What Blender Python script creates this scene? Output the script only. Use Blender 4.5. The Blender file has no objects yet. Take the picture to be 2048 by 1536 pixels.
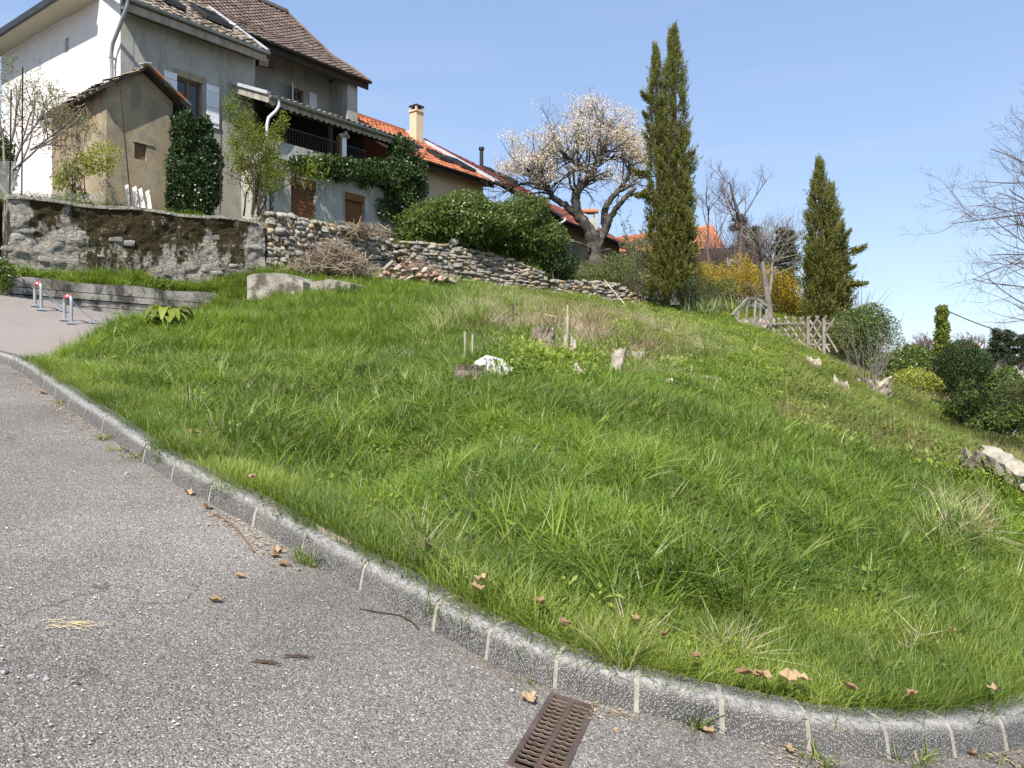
import bpy, math, random
import numpy as np
from mathutils import Vector, Matrix
random.seed(7); R = np.random.default_rng(7)
S = bpy.context.scene
COL = S.collection
F = 1538.0; CAMZ = 1.55
# ------------------------------------------------------------------ camera, sky, sun, exposure
cam = bpy.data.cameras.new('camera'); cam.sensor_width = 36; cam.lens = F/2048*36
cam.clip_start = .05; cam.clip_end = 3000
co = bpy.data.objects.new('camera', cam); COL.objects.link(co)
co.location = (0, 0, CAMZ); co.rotation_euler = (math.radians(90), 0, 0); S.camera = co
SUN_EL = math.radians(49); SX, SY = -.30, -.954
W = bpy.data.worlds.new('World'); S.world = W; W.use_nodes = True
wt = W.node_tree; wt.nodes.clear()
def N(nt, typ, props=None, ins=None):
    n = nt.nodes.new(typ)
    for k, v in (props or {}).items(): setattr(n, k, v)
    for k, v in (ins or {}).items():
        s = n.inputs[k]
        if isinstance(v, bpy.types.NodeSocket): nt.links.new(v, s)
        else: s.default_value = v
    return n
sky = N(wt, 'ShaderNodeTexSky', dict(sky_type='NISHITA', sun_disc=False, sun_elevation=SUN_EL,
        sun_rotation=math.atan2(SX, SY), altitude=400, air_density=1.0, dust_density=.35, ozone_density=2.2))
tc = N(wt, 'ShaderNodeTexCoord')
mp = N(wt, 'ShaderNodeMapping', ins={'Vector': tc.outputs['Generated'], 'Scale': (1.2, 1.2, 9.0), 'Rotation': (.0, .16, .3)})
nz = N(wt, 'ShaderNodeTexNoise', ins={'Vector': mp.outputs[0], 'Scale': 1.6, 'Detail': 5.0, 'Roughness': .5})
rp = N(wt, 'ShaderNodeMapRange', ins={'Value': nz.outputs[0], 'From Min': .50, 'From Max': .80, 'To Min': 0.0, 'To Max': .22})
sz = N(wt, 'ShaderNodeSeparateXYZ', ins={0: tc.outputs['Generated']})
cr_ = wt.nodes.new('ShaderNodeValToRGB'); wt.links.new(sz.outputs[2], cr_.inputs[0]); el_ = cr_.color_ramp.elements
el_.new(.5); el_.new(.5); el_.new(.5)
for e_, (p_, c_) in zip(el_, ((0., (.215,.250,.305)), (.10, (.185,.235,.308)), (.25, (.152,.205,.305)), (.5, (.112,.168,.285)), (1., (.07,.115,.235)))): e_.position = p_; e_.color = (*c_, 1)
gain = N(wt, 'ShaderNodeMix', dict(data_type='RGBA', blend_type='MULTIPLY'), ins={0: 1., 6: cr_.outputs[0], 7: (10.5, 10.5, 10.5, 1)})
skm = N(wt, 'ShaderNodeMix', dict(data_type='RGBA'), ins={0: .72, 6: sky.outputs[0], 7: gain.outputs[2]}); skc = skm.outputs[2]
mx = N(wt, 'ShaderNodeMix', dict(data_type='RGBA'), ins={0: rp.outputs[0], 6: skc, 7: (2.9, 3.3, 3.9, 1)})
bg = N(wt, 'ShaderNodeBackground', ins={'Color': mx.outputs[2], 'Strength': .13})
wo = N(wt, 'ShaderNodeOutputWorld', ins={'Surface': bg.outputs[0]})
sl = bpy.data.lights.new('sun', 'SUN'); sl.energy = 4.1; sl.angle = math.radians(.53); sl.color = (1, .95, .88)
so = bpy.data.objects.new('sun', sl); COL.objects.link(so)
so.rotation_euler = Vector((SX*math.cos(SUN_EL), SY*math.cos(SUN_EL), math.sin(SUN_EL))).to_track_quat('Z', 'Y').to_euler()
vs = S.view_settings; S.display_settings.display_device = 'sRGB'
vs.view_transform = 'Standard'; vs.look = 'None'; vs.exposure = 1.05; vs.gamma = 1.0; vs.use_curve_mapping = False
S.render.engine = 'CYCLES'
S.cycles.max_bounces = 4; S.cycles.diffuse_bounces = 2; S.cycles.glossy_bounces = 2; S.cycles.transmission_bounces = 2; S.cycles.transparent_max_bounces = 4
S.cycles.use_adaptive_sampling = True; S.cycles.adaptive_threshold = .02; S.cycles.use_denoising = True
S.render.use_persistent_data = False
# ------------------------------------------------------------------ projection helpers (photo pixel + depth -> place)
def P(u, v, D): return np.array([(u-1024)/F*D, D, CAMZ-(v-768)/F*D])
HU = np.array([.632, .775]); HV = np.array([-.775, .632]); H0 = np.array([-11.2, 22.0])   # house frame
def H(t, w, z): p = H0+HU*t+HV*w; return np.array([p[0], p[1], z])
def hp(u, v, w):            # pixel on plane w=const -> t, z
    r = (u-1024)/F; b = H0+HV*w
    t = (r*b[1]-b[0])/(HU[0]-r*HU[1]); D = b[1]+HU[1]*t
    return t, CAMZ-(v-768)/F*D
def tp(u, v, t):            # pixel on plane t=const -> w, z
    r = (u-1024)/F; b = H0+HU*t
    w = (r*b[1]-b[0])/(HV[0]-r*HV[1]); D = b[1]+HV[1]*w
    return w, CAMZ-(v-768)/F*D
# ------------------------------------------------------------------ mesh helpers
class MB:
    def __init__(s): s.v = []; s.f = []; s.n = 0; s.a = []
    def add(s, v, f, rnd=None):
        v = np.asarray(v, float).reshape(-1, 3); f = np.asarray(f, int)
        s.v.append(v); s.f.append(f+s.n); s.n += len(v)
        s.a.append(np.full(len(v), .5) if rnd is None else np.broadcast_to(np.asarray(rnd, float), (len(v),)))
        return s
    def box(s, M, lo, hi, rnd=None):  # M: function (x,y,z)->point
        (a, b, c), (d, e, f) = lo, hi
        vv = [M(x, y, z) for x, y, z in ((a,b,c),(d,b,c),(d,e,c),(a,e,c),(a,b,f),(d,b,f),(d,e,f),(a,e,f))]
        return s.add(vv, [[0,3,2,1],[4,5,6,7],[0,1,5,4],[1,2,6,5],[2,3,7,6],[3,0,4,7]], rnd)
    def beam(s, p, q, wd, ht, up=(0, 0, 1)):
        p = np.asarray(p, float); q = np.asarray(q, float); d = q-p; d /= np.linalg.norm(d)
        x = np.cross(d, up); x /= np.linalg.norm(x)+1e-9; z = np.cross(x, d)
        c = [(-1,-1),(1,-1),(1,1),(-1,1)]
        vv = [e+x*a*wd/2+z*b*ht/2 for e in (p, q) for a, b in c]
        return s.add(vv, [[3,2,1,0],[4,5,6,7],[0,1,5,4],[1,2,6,5],[2,3,7,6],[3,0,4,7]])
    def tube(s, pts, rad, k=6, caps=True):
        pts = np.asarray(pts, float); n = len(pts)
        rad = np.broadcast_to(np.asarray(rad, float), (n,))
        d = np.gradient(pts, axis=0); d /= np.linalg.norm(d, axis=1)[:, None]+1e-9
        best = -1
        for rf in (np.array([0, 0, 1.]), np.array([1., 0, 0]), np.array([0, 1., 0]), np.cross(pts[min(1, n-1)]-pts[0]+1e-6, pts[-1]-pts[n//2]+[1e-5, 0, 2e-5])):
            q = np.linalg.norm(rf)
            if q < 1e-7: continue
            rf = rf/q; sc_ = (1-(d@rf)**2).min()
            if sc_ > best+.05: best = sc_; ref = rf
        x = np.cross(d, ref); x /= np.linalg.norm(x, axis=1)[:, None]+1e-9; y = np.cross(d, x)
        a = np.arange(k)*2*np.pi/k
        v = pts[:, None]+rad[:, None, None]*(x[:, None]*np.cos(a)[None, :, None]+y[:, None]*np.sin(a)[None, :, None])
        i = np.arange(n-1)[:, None]*k; j = np.arange(k)[None]; j2 = (j+1) % k
        f = np.stack([i+j, i+j2, i+k+j2, i+k+j], -1).reshape(-1, 4)
        s.add(v.reshape(-1, 3), f)
        if caps and k == 4 or (caps and k > 4):
            for e, o in ((0, 0), (n-1, 1)):
                r = v[e]; c = pts[e]
                s.add(np.vstack([r, c[None]]), [[q, (q+1) % k, k, k] if o else [(q+1) % k, q, k, k] for q in range(k)])
        return s
    def build(s, name, m, parent=None, smooth=False, **props):
        V = np.vstack(s.v); me = bpy.data.meshes.new(name)
        faces = [f if f.ndim == 2 else f.reshape(1, -1) for f in s.f]
        loops = []; tot = []
        for f in faces:
            if f.shape[1] == 4:
                deg = f[:, 2] == f[:, 3]
                if deg.any():
                    loops.append(f[deg][:, :3].ravel()); tot.append(np.full(deg.sum(), 3)); f = f[~deg]
            if len(f): loops.append(f.ravel()); tot.append(np.full(len(f), f.shape[1]))
        L = np.concatenate(loops).astype(np.int32); T = np.concatenate(tot).astype(np.int32)
        me.vertices.add(len(V)); me.vertices.foreach_set('co', V.ravel().astype(np.float32))
        me.loops.add(len(L)); me.loops.foreach_set('vertex_index', L)
        me.polygons.add(len(T)); me.polygons.foreach_set('loop_start', (np.cumsum(T)-T).astype(np.int32))
        me.polygons.foreach_set('loop_total', T)
        me.update(calc_edges=True)
        me.polygons.foreach_set('use_smooth', np.zeros(len(T), bool))
        at = me.attributes.new('rnd', 'FLOAT', 'POINT'); at.data.foreach_set('value', np.concatenate(s.a).astype(np.float32))
        if smooth: me.polygons.foreach_set('use_smooth', np.ones(len(T), bool))
        me.materials.append(m)
        o = bpy.data.objects.new(name, me); COL.objects.link(o)
        return adopt(o, parent, **props)
def adopt(o, parent=None, label=None, cat=None, group=None, kind=None):
    if parent is not None:
        o.parent = parent
        if parent.get('_root'): o.matrix_parent_inverse = Matrix.Translation(-Vector(parent['_root']))
    if label: o['label'] = label
    if cat: o['category'] = cat
    if group: o['group'] = group
    if kind: o['kind'] = kind
    return o
def root(name, loc, label=None, cat=None, group=None, kind=None):
    o = bpy.data.objects.new(name, None); COL.objects.link(o); o.empty_display_size = .1
    o.location = tuple(float(q) for q in loc); o['_root'] = [float(q) for q in loc]
    return adopt(o, None, label, cat, group, kind)
def dup(o, loc, label=None):
    r = o.copy(); COL.objects.link(r); r.location = loc
    if label: r['label'] = label
    def kids(src, dst):
        for ch in src.children:
            c = ch.copy(); COL.objects.link(c); c.parent = dst; kids(ch, c)
    kids(o, r); return r
WLD = lambda x, y, z: np.array([x, y, z], float)
def norm(v): v = np.asarray(v, float); return v/(np.linalg.norm(v)+1e-12)
def pip(x, y, poly):
    ins = np.zeros(np.shape(x), bool); n = len(poly)
    for i in range(n):
        x0, y0 = poly[i]; x1, y1 = poly[(i+1) % n]
        if y0 == y1: continue
        c = ((y0 > y) != (y1 > y)) & (x < (x1-x0)*(y-y0)/(y1-y0)+x0)
        ins ^= c
    return ins
def dist_line(x, y, pl):
    d = np.full(np.shape(x), 1e9)
    for (x0, y0), (x1, y1) in zip(pl[:-1], pl[1:]):
        dx, dy = x1-x0, y1-y0; L = dx*dx+dy*dy+1e-12
        t = np.clip(((x-x0)*dx+(y-y0)*dy)/L, 0, 1)
        d = np.minimum(d, np.hypot(x-x0-t*dx, y-y0-t*dy))
    return d
class TPS:
    def __init__(s, pts, lam=.002):
        p = np.array(pts, float); s.c = p[:, :2]; n = len(p)
        K = s.k(s.c, s.c)+lam*np.eye(n); Q = np.hstack([np.ones((n, 1)), s.c])
        A = np.zeros((n+3, n+3)); A[:n, :n] = K; A[:n, n:] = Q; A[n:, :n] = Q.T
        s.w = np.linalg.solve(A, np.concatenate([p[:, 2], np.zeros(3)])); s.n = n
    def k(s, a, b):
        r2 = ((a[:, None]-b[None])**2).sum(-1); return r2*np.log(r2+1e-9)*.5
    def __call__(s, x, y):
        x = np.asarray(x, float); sh = x.shape; q = np.stack([x.ravel(), np.asarray(y, float).ravel()], 1); out = []
        for i in range(0, len(q), 20000):
            b = q[i:i+20000]; out.append(s.k(b, s.c)@s.w[:s.n]+s.w[s.n]+b@s.w[s.n+1:])
        return np.concatenate(out).reshape(sh)
_ng = R.random((64, 64))
def vnoise(x, y):
    x = np.asarray(x, float); y = np.asarray(y, float)
    xi = np.floor(x).astype(int); yi = np.floor(y).astype(int); fx = x-xi; fy = y-yi
    fx = fx*fx*(3-2*fx); fy = fy*fy*(3-2*fy); g = lambda a, b: _ng[a % 64, b % 64]
    return (g(xi, yi)*(1-fx)+g(xi+1, yi)*fx)*(1-fy)+(g(xi, yi+1)*(1-fx)+g(xi+1, yi+1)*fx)*fy
def fbm(x, y, o=4): return sum(vnoise(x*2**i+13*i, y*2**i+7*i)*.5**i for i in range(o))/sum(.5**i for i in range(o))
# ------------------------------------------------------------------ materials
def mat_base(name):
    m = bpy.data.materials.new(name); m.use_nodes = True; nt = m.node_tree; nt.nodes.clear()
    out = N(nt, 'ShaderNodeOutputMaterial'); return m, nt, out
def ramp(nt, fac, stops):
    r = nt.nodes.new('ShaderNodeValToRGB'); cr = r.color_ramp
    while len(cr.elements) < len(stops): cr.elements.new(.5)
    for e, (p, c) in zip(cr.elements, stops): e.position = p; e.color = (*c, 1) if len(c) == 3 else c
    nt.links.new(fac, r.inputs[0]); return r.outputs[0]
def mixc(nt, f, a, b, mode='MIX'):
    n = nt.nodes.new('ShaderNodeMix'); n.data_type = 'RGBA'; n.blend_type = mode
    for i, v in ((0, f), (6, a), (7, b)):
        if isinstance(v, bpy.types.NodeSocket): nt.links.new(v, n.inputs[i])
        else: n.inputs[i].default_value = v if i == 0 else ((*v, 1) if len(v) == 3 else v)
    return n.outputs[2]
def noise(nt, vec, sc, det=6, rough=.6): return N(nt, 'ShaderNodeTexNoise', ins={'Vector': vec, 'Scale': sc, 'Detail': det, 'Roughness': rough}).outputs[0]
def coords(nt, rnd=False, stretch=None):
    v = N(nt, 'ShaderNodeTexCoord').outputs['Object']
    if rnd:
        oi = N(nt, 'ShaderNodeObjectInfo'); s = N(nt, 'ShaderNodeVectorMath', dict(operation='SCALE'), {0: (37., 11., 53.), 'Scale': oi.outputs['Random']})
        v = N(nt, 'ShaderNodeVectorMath', dict(operation='ADD'), {0: v, 1: s.outputs[0]}).outputs[0]
    if stretch: v = N(nt, 'ShaderNodeMapping', ins={'Vector': v, 'Scale': stretch}).outputs[0]
    return v
def maprange(nt, v, a, b, c=0., d=1.): return N(nt, 'ShaderNodeMapRange', ins={0: v, 1: a, 2: b, 3: c, 4: d}).outputs[0]
def finish(nt, out, col, rough=.9, hgt=None, bump=.3, dist=.02, metal=0., spec=.3):
    b = N(nt, 'ShaderNodeBsdfPrincipled', ins={'Base Color': col if isinstance(col, bpy.types.NodeSocket) else (*col, 1), 'Roughness': rough, 'Metallic': metal, 'Specular IOR Level': spec})
    if hgt is not None:
        bp = N(nt, 'ShaderNodeBump', ins={'Strength': bump, 'Distance': dist, 'Height': hgt}); nt.links.new(bp.outputs[0], b.inputs['Normal'])
    nt.links.new(b.outputs[0], out.inputs[0]); return b
def m_std(name, c1, c2, sc=3, bsc=40, rough=.9, bump=.3, dist=.02, c3=None, stain=None, rnd=False, metal=0., stretch=None, spec=.3, attr=0.):
    m, nt, out = mat_base(name); v = coords(nt, rnd, stretch)
    n1 = noise(nt, v, sc, 8, .65); n2 = noise(nt, v, bsc, 6, .7)
    col = ramp(nt, n1, [(.3, c1), (.7, c2)] if c3 is None else [(.28, c1), (.5, c2), (.72, c3)])
    g = maprange(nt, n2, .3, .7, .8, 1.18)
    col = mixc(nt, 1., col, N(nt, 'ShaderNodeCombineColor', ins={0: g, 1: g, 2: g}).outputs[0], 'MULTIPLY')
    if stain is not None:
        vv = N(nt, 'ShaderNodeMapping', ins={'Vector': v, 'Scale': stain[1]}).outputs[0]
        ns = noise(nt, vv, stain[2], 6, .7); col = mixc(nt, maprange(nt, ns, stain[3], stain[3]+.12, 0, stain[4]), col, stain[0])
    if rnd:
        oi = N(nt, 'ShaderNodeObjectInfo'); g2 = maprange(nt, oi.outputs['Random'], 0, 1, .7, 1.3)
        col = mixc(nt, 1., col, N(nt, 'ShaderNodeCombineColor', ins={0: g2, 1: g2, 2: g2}).outputs[0], 'MULTIPLY')
    if attr:
        a = N(nt, 'ShaderNodeAttribute', dict(attribute_name='rnd')); g3 = maprange(nt, a.outputs['Fac'], 0, 1, 1-attr, 1+attr)
        col = mixc(nt, 1., col, N(nt, 'ShaderNodeCombineColor', ins={0: g3, 1: g3, 2: g3}).outputs[0], 'MULTIPLY')
    finish(nt, out, col, rough, n2, bump, dist, metal, spec); return m
def m_leaf(name, dark, light, tr=.3, rough=.45, third=None, inst=False, patch=None):
    m, nt, out = mat_base(name)
    a = N(nt, 'ShaderNodeAttribute', dict(attribute_name='rnd')).outputs['Fac']
    stops = [(.0, dark), (1., light)] if third is None else [(.0, dark), (.8, light), (.97, third)]
    col = ramp(nt, a, stops)
    if inst:
        t = N(nt, 'ShaderNodeAttribute', dict(attribute_name='tint', attribute_type='INSTANCER')).outputs['Fac']
        if patch: col = mixc(nt, maprange(nt, t, .45, 1., 0, .85), col, patch)
        g = maprange(nt, t, 0, 1, .62, 1.3)
        col = mixc(nt, 1., col, N(nt, 'ShaderNodeCombineColor', ins={0: g, 1: g, 2: g}).outputs[0], 'MULTIPLY')
    b = N(nt, 'ShaderNodeBsdfPrincipled', ins={'Base Color': col, 'Roughness': rough, 'Specular IOR Level': .35})
    c2 = mixc(nt, 1., col, (1.5, 1.35, .5), 'MULTIPLY')
    tl = N(nt, 'ShaderNodeBsdfTranslucent', ins={'Color': c2})
    mxs = N(nt, 'ShaderNodeMixShader', ins={0: tr, 1: b.outputs[0], 2: tl.outputs[0]})
    nt.links.new(mxs.outputs[0], out.inputs[0]); return m
M = {}
M['plaster_grey'] = m_std('plaster_grey', (.27,.26,.225), (.40,.385,.34), 1.2, 30, .95, .35, .01, stain=((.19,.18,.155), (1.5,1.5,.35), 1.9, .52, .6))
M['plaster_low'] = m_std('plaster_low', (.30,.30,.27), (.46,.45,.40), 1.4, 30, .95, .35, .01, stain=((.2,.2,.17), (1.8,1.8,.25), 1.6, .52, .7))
M['plaster_white'] = m_std('plaster_white', (.58,.55,.52), (.67,.64,.61), 2.2, 25, .92, .3, .012)
M['plaster_beige'] = m_std('plaster_beige', (.24,.19,.115), (.37,.305,.20), 1.7, 26, .97, .7, .03, stain=((.17,.15,.115), (1,1,.5), 2.6, .5, .65))
M['cream'] = m_std('cream_render', (.52,.42,.27), (.60,.50,.34), 1.2, 30, .9, .2, .01)
M['tile_brown'] = m_std('brown_roof_tile', (.13,.092,.072), (.205,.155,.125), 1.2, 30, .85, .3, .01, attr=.4)
M['tile_old'] = m_std('weathered_roof_tile', (.12,.09,.07), (.26,.22,.17), 6, 40, .95, .4, .01, c3=(.30,.20,.14), attr=.55)
M['tile_orange'] = m_std('orange_roof_tile', (.36,.115,.055), (.45,.17,.08), 2, 30, .85, .3, .01, attr=.25)
M['tile_red'] = m_std('dark_red_roof_tile', (.20,.062,.045), (.26,.085,.06), 2, 30, .85, .3, .01, attr=.2)
M['zinc'] = m_std('zinc', (.23,.25,.25), (.33,.35,.36), 3, 30, .45, .1, .005, metal=.5, spec=.5)
M['zinc_pale'] = m_std('pale_zinc', (.5,.52,.54), (.62,.64,.66), 3, 30, .4, .1, .005, metal=.3)
M['galv'] = m_std('galvanised_steel', (.33,.34,.345), (.44,.45,.455), 9, 60, .42, .1, .003, metal=.6)
M['red'] = m_std('red_reflective_band', (.62,.05,.04), (.7,.08,.06), 9, 60, .5, .1, .003)
M['band_white'] = m_std('white_reflective_band', (.6,.6,.6), (.7,.7,.7), 9, 60, .5, .1, .003)
M['dark'] = m_std('dark_painted_metal', (.018,.017,.016), (.035,.033,.03), 3, 30, .5, .1, .005)
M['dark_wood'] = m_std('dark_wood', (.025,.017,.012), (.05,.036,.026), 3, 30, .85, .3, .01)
M['wood_brown'] = m_std('brown_wood', (.13,.07,.035), (.22,.13,.07), 3, 30, .8, .3, .01, stretch=(1,1,.2))
M['old_wood'] = m_std('grey_weathered_wood', (.20,.17,.135), (.42,.38,.32), 5, 50, .92, .5, .01, stretch=(1,1,.25))
M['fence_wood'] = m_std('grey_fence_wood', (.17,.14,.115), (.31,.27,.225), 5, 50, .92, .5, .01, rnd=True)
M['pale_wood'] = m_std('pale_dead_wood', (.30,.25,.19), (.52,.46,.37), 6, 40, .93, .7, .02, stain=((.16,.11,.08), (3,3,1), 2, .58, .8), rnd=True)
M['bark_dead'] = m_std('dead_bark', (.09,.072,.052), (.33,.28,.21), 7, 30, .95, .9, .03, rnd=True)
M['soffit'] = m_std('cream_soffit_board', (.56,.52,.40), (.60,.56,.44), 2, 30, .8, .1, .01)
M['soffit_wood'] = m_std('pine_soffit_board', (.38,.20,.07), (.45,.25,.10), 2, 30, .8, .1, .01)
M['white_paint'] = m_std('white_paint', (.66,.67,.69), (.76,.77,.78), 4, 30, .6, .1, .005)
M['roller'] = m_std('brown_roller_shutter', (.16,.065,.022), (.20,.085,.03), 2, 30, .6, .1, .005)
M['amber_shutter'] = m_std('amber_shutter', (.55,.26,.05), (.6,.3,.07), 2, 30, .6, .1, .005)
M['green_shutter'] = m_std('green_shutter', (.10,.14,.10), (.15,.19,.14), 2, 30, .7, .1, .005)
M['terracotta'] = m_std('terracotta', (.40,.14,.07), (.5,.2,.1), 6, 30, .9, .2, .01)
M['concrete'] = m_std('weathered_concrete', (.15,.135,.11), (.36,.33,.28), 2.0, 24, .97, .8, .03, c3=(.46,.44,.39), stain=((.06,.052,.042), (1,1,.6), 2.8, .47, .85))
M['concrete_pale'] = m_std('pale_concrete', (.22,.195,.155), (.40,.37,.31), 2.5, 24, .97, .8, .03, stain=((.065,.05,.035), (1,1,1), 2.2, .48, .85))
M['soil'] = m_std('soil', (.045,.035,.02), (.10,.08,.05), 2, 20, 1., .7, .04)
M['bank_soil_old'] = m_std('bank_soil', (.030,.040,.012), (.075,.075,.03), 1.2, 14, 1., .8, .05, stain=((.16,.125,.08), (1,1,1), .6, .6, .5))
M['rust'] = m_std('rusty_steel', (.055,.03,.025), (.11,.055,.04), 8, 60, .8, .3, .005)
M['iron'] = m_std('rusty_cast_iron', (.05,.036,.030), (.115,.083,.07), 8, 60, .75, .5, .004, stain=((.12,.06,.035), (1,1,1), 6, .55, .7))
M['pit'] = m_std('drain_dirt_and_dark', (.012,.011,.01), (.02,.018,.015), 8, 60, .95, .3, .005)  # drain dirt; also paints the unlit room and weep hole insides near-black
M['wire'] = m_std('galvanised_wire', (.40,.41,.42), (.5,.51,.52), 8, 60, .45, .1, .005, metal=.4)
M['stone'] = m_std('field_stone', (.13,.11,.085), (.31,.28,.235), 3.4, 26, .95, .9, .03, c3=(.46,.43,.38), stain=((.05,.042,.03), (1,1,1), 5, .6, .75), rnd=True)
M['wall_stone'] = m_std('lichen_stone', (.11,.095,.08), (.24,.22,.19), 4, 26, .97, .8, .02, c3=(.38,.36,.32), rnd=True)
M['stone_warm'] = m_std('ochre_field_stone', (.26,.19,.11), (.42,.33,.22), 3.0, 26, .95, .8, .02, stain=((.08,.065,.04), (1,1,1), 5, .6, .75), rnd=True)
M['brick'] = m_std('broken_brick', (.25,.14,.095), (.40,.28,.21), 6, 30, .95, .5, .02, rnd=True)
M['white_stone'] = m_std('white_stone', (.50,.48,.45), (.70,.69,.66), 5, 30, .9, .7, .02)
M['twig'] = m_std('dry_twig', (.15,.11,.075), (.34,.27,.20), 4, 40, .95, .3, .01, attr=.35)
M['twig_dark'] = m_std('dark_twig', (.045,.032,.024), (.09,.065,.05), 4, 40, .95, .3, .01)
M['bark_cherry'] = m_std('cherry_bark', (.022,.018,.015), (.075,.066,.056), 3.5, 25, .95, .9, .03, c3=(.17,.155,.135), stain=((.045,.033,.01), (1,1,1), .8, .6, .7))
M['bark_grey'] = m_std('grey_bark', (.11,.095,.08), (.24,.21,.18), 4, 25, .95, .5, .02)
M['bark_purple'] = m_std('brownish_twigs', (.10,.07,.06), (.18,.13,.115), 4, 25, .95, .5, .02)
def m_glass():
    m, nt, out = mat_base('window_glass')
    finish(nt, out, (.02, .025, .03), .06, spec=.8); return m
M['glass'] = m_glass()
def m_mossy():
    m, nt, out = mat_base('mossy_rubble_wall'); v = coords(nt)
    n1 = noise(nt, v, 2.2, 9, .72); n2 = noise(nt, v, 13, 8, .75); vo = N(nt, 'ShaderNodeTexVoronoi', dict(feature='DISTANCE_TO_EDGE'), {'Vector': N(nt, 'ShaderNodeMapping', ins={'Vector': v, 'Scale': (1, 1, 1.9)}).outputs[0], 'Scale': 4.6, 'Randomness': 1.})
    col = ramp(nt, n2, [(.34, (.11,.093,.073)), (.5, (.28,.25,.205)), (.72, (.46,.435,.38))])
    col = mixc(nt, maprange(nt, n1, .55, .75, 0, .6), col, (.30,.27,.23))
    col = mixc(nt, maprange(nt, vo.outputs['Distance'], 0, .035, .2, 0), col, (.085,.072,.058))
    a = N(nt, 'ShaderNodeAttribute', dict(attribute_name='rnd')).outputs['Fac']
    nm = noise(nt, N(nt, 'ShaderNodeMapping', ins={'Vector': v, 'Scale': (1, 1, .45)}).outputs[0], 2.6, 10, .78)
    nm2 = noise(nt, v, 9, 6, .75); s = N(nt, 'ShaderNodeMath', dict(operation='ADD'), {0: maprange(nt, nm, .28, .72, 0, .75), 1: N(nt, 'ShaderNodeMath', dict(operation='MULTIPLY_ADD'), {0: nm2, 1: .55, 2: a}).outputs[0]}).outputs[0]
    mossc = ramp(nt, noise(nt, v, 20, 4), [(.35, (.016,.012,.006)), (.6, (.05,.036,.010)), (.8, (.085,.07,.015))])
    col = mixc(nt, maprange(nt, s, 1.02, 1.13), col, mossc)
    h = N(nt, 'ShaderNodeMath', dict(operation='ADD'), {0: n2, 1: maprange(nt, vo.outputs['Distance'], 0, .12, 0, .22)}).outputs[0]
    finish(nt, out, col, .97, h, 1., .05); return m
M['mossy'] = m_mossy()
def m_asphalt():
    m, nt, out = mat_base('asphalt'); v = coords(nt)
    vo = N(nt, 'ShaderNodeTexVoronoi', ins={'Vector': v, 'Scale': 150.}); vc = vo.outputs['Color']; vd = vo.outputs['Distance']
    r = N(nt, 'ShaderNodeSeparateColor', ins={0: vc})
    col = ramp(nt, r.outputs[0], [(.0, (.08,.071,.06)), (.25, (.16,.145,.127)), (.75, (.245,.223,.195)), (.88, (.31,.286,.255)), (.99, (.46,.43,.39))])
    big = noise(nt, v, .55, 5, .6); g = maprange(nt, big, .3, .7, .66, 1.22)
    fine = noise(nt, v, 210, 3, .6); g2 = N(nt, 'ShaderNodeMath', dict(operation='MULTIPLY'), {0: g, 1: maprange(nt, fine, .3, .7, .6, 1.4)}).outputs[0]
    col = mixc(nt, 1., col, N(nt, 'ShaderNodeCombineColor', ins={0: g2, 1: g2, 2: g2}).outputs[0], 'MULTIPLY')
    p = noise(nt, v, 1.4, 6, .7); col = mixc(nt, maprange(nt, p, .52, .72, 0, .42), col, (.19,.15,.125))
    # the parking court beyond the kerb is older, paler asphalt
    wv = N(nt, 'ShaderNodeVectorMath', dict(operation='ADD'), {0: v, 1: N(nt, 'ShaderNodeTexNoise', ins={'Vector': v, 'Scale': 2.2, 'Detail': 5.}).outputs['Color']})
    ck = N(nt, 'ShaderNodeTexVoronoi', dict(feature='DISTANCE_TO_EDGE'), {'Vector': wv.outputs[0], 'Scale': .55})
    cm = N(nt, 'ShaderNodeMath', dict(operation='MULTIPLY'), {0: maprange(nt, ck.outputs['Distance'], .002, .007, 1, 0), 1: maprange(nt, noise(nt, v, .35, 3), .47, .56)}).outputs[0]
    col = mixc(nt, N(nt, 'ShaderNodeMath', dict(operation='MULTIPLY'), {0: cm, 1: .5}).outputs[0], col, (.035,.03,.026))
    col = mixc(nt, maprange(nt, noise(nt, v, 4.5, 7, .75), .58, .74, 0, .5), col, (.07,.06,.052))
    sx = N(nt, 'ShaderNodeSeparateXYZ', ins={0: v}); d = N(nt, 'ShaderNodeMath', dict(operation='SUBTRACT'), {0: sx.outputs['Y'], 1: sx.outputs['X']}).outputs[0]
    nb = N(nt, 'ShaderNodeMath', dict(operation='ADD'), {0: d, 1: maprange(nt, noise(nt, v, 1.2, 5), 0, 1, -1.5, 1.5)}).outputs[0]
    col = mixc(nt, maprange(nt, nb, 16., 17.6, 0, .72), col, (.30,.255,.225))
    h = N(nt, 'ShaderNodeMath', dict(operation='SUBTRACT'), {0: fine, 1: vd}).outputs[0]
    finish(nt, out, col, .92, h, .7, .010); return m
M['asphalt'] = m_asphalt()
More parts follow.
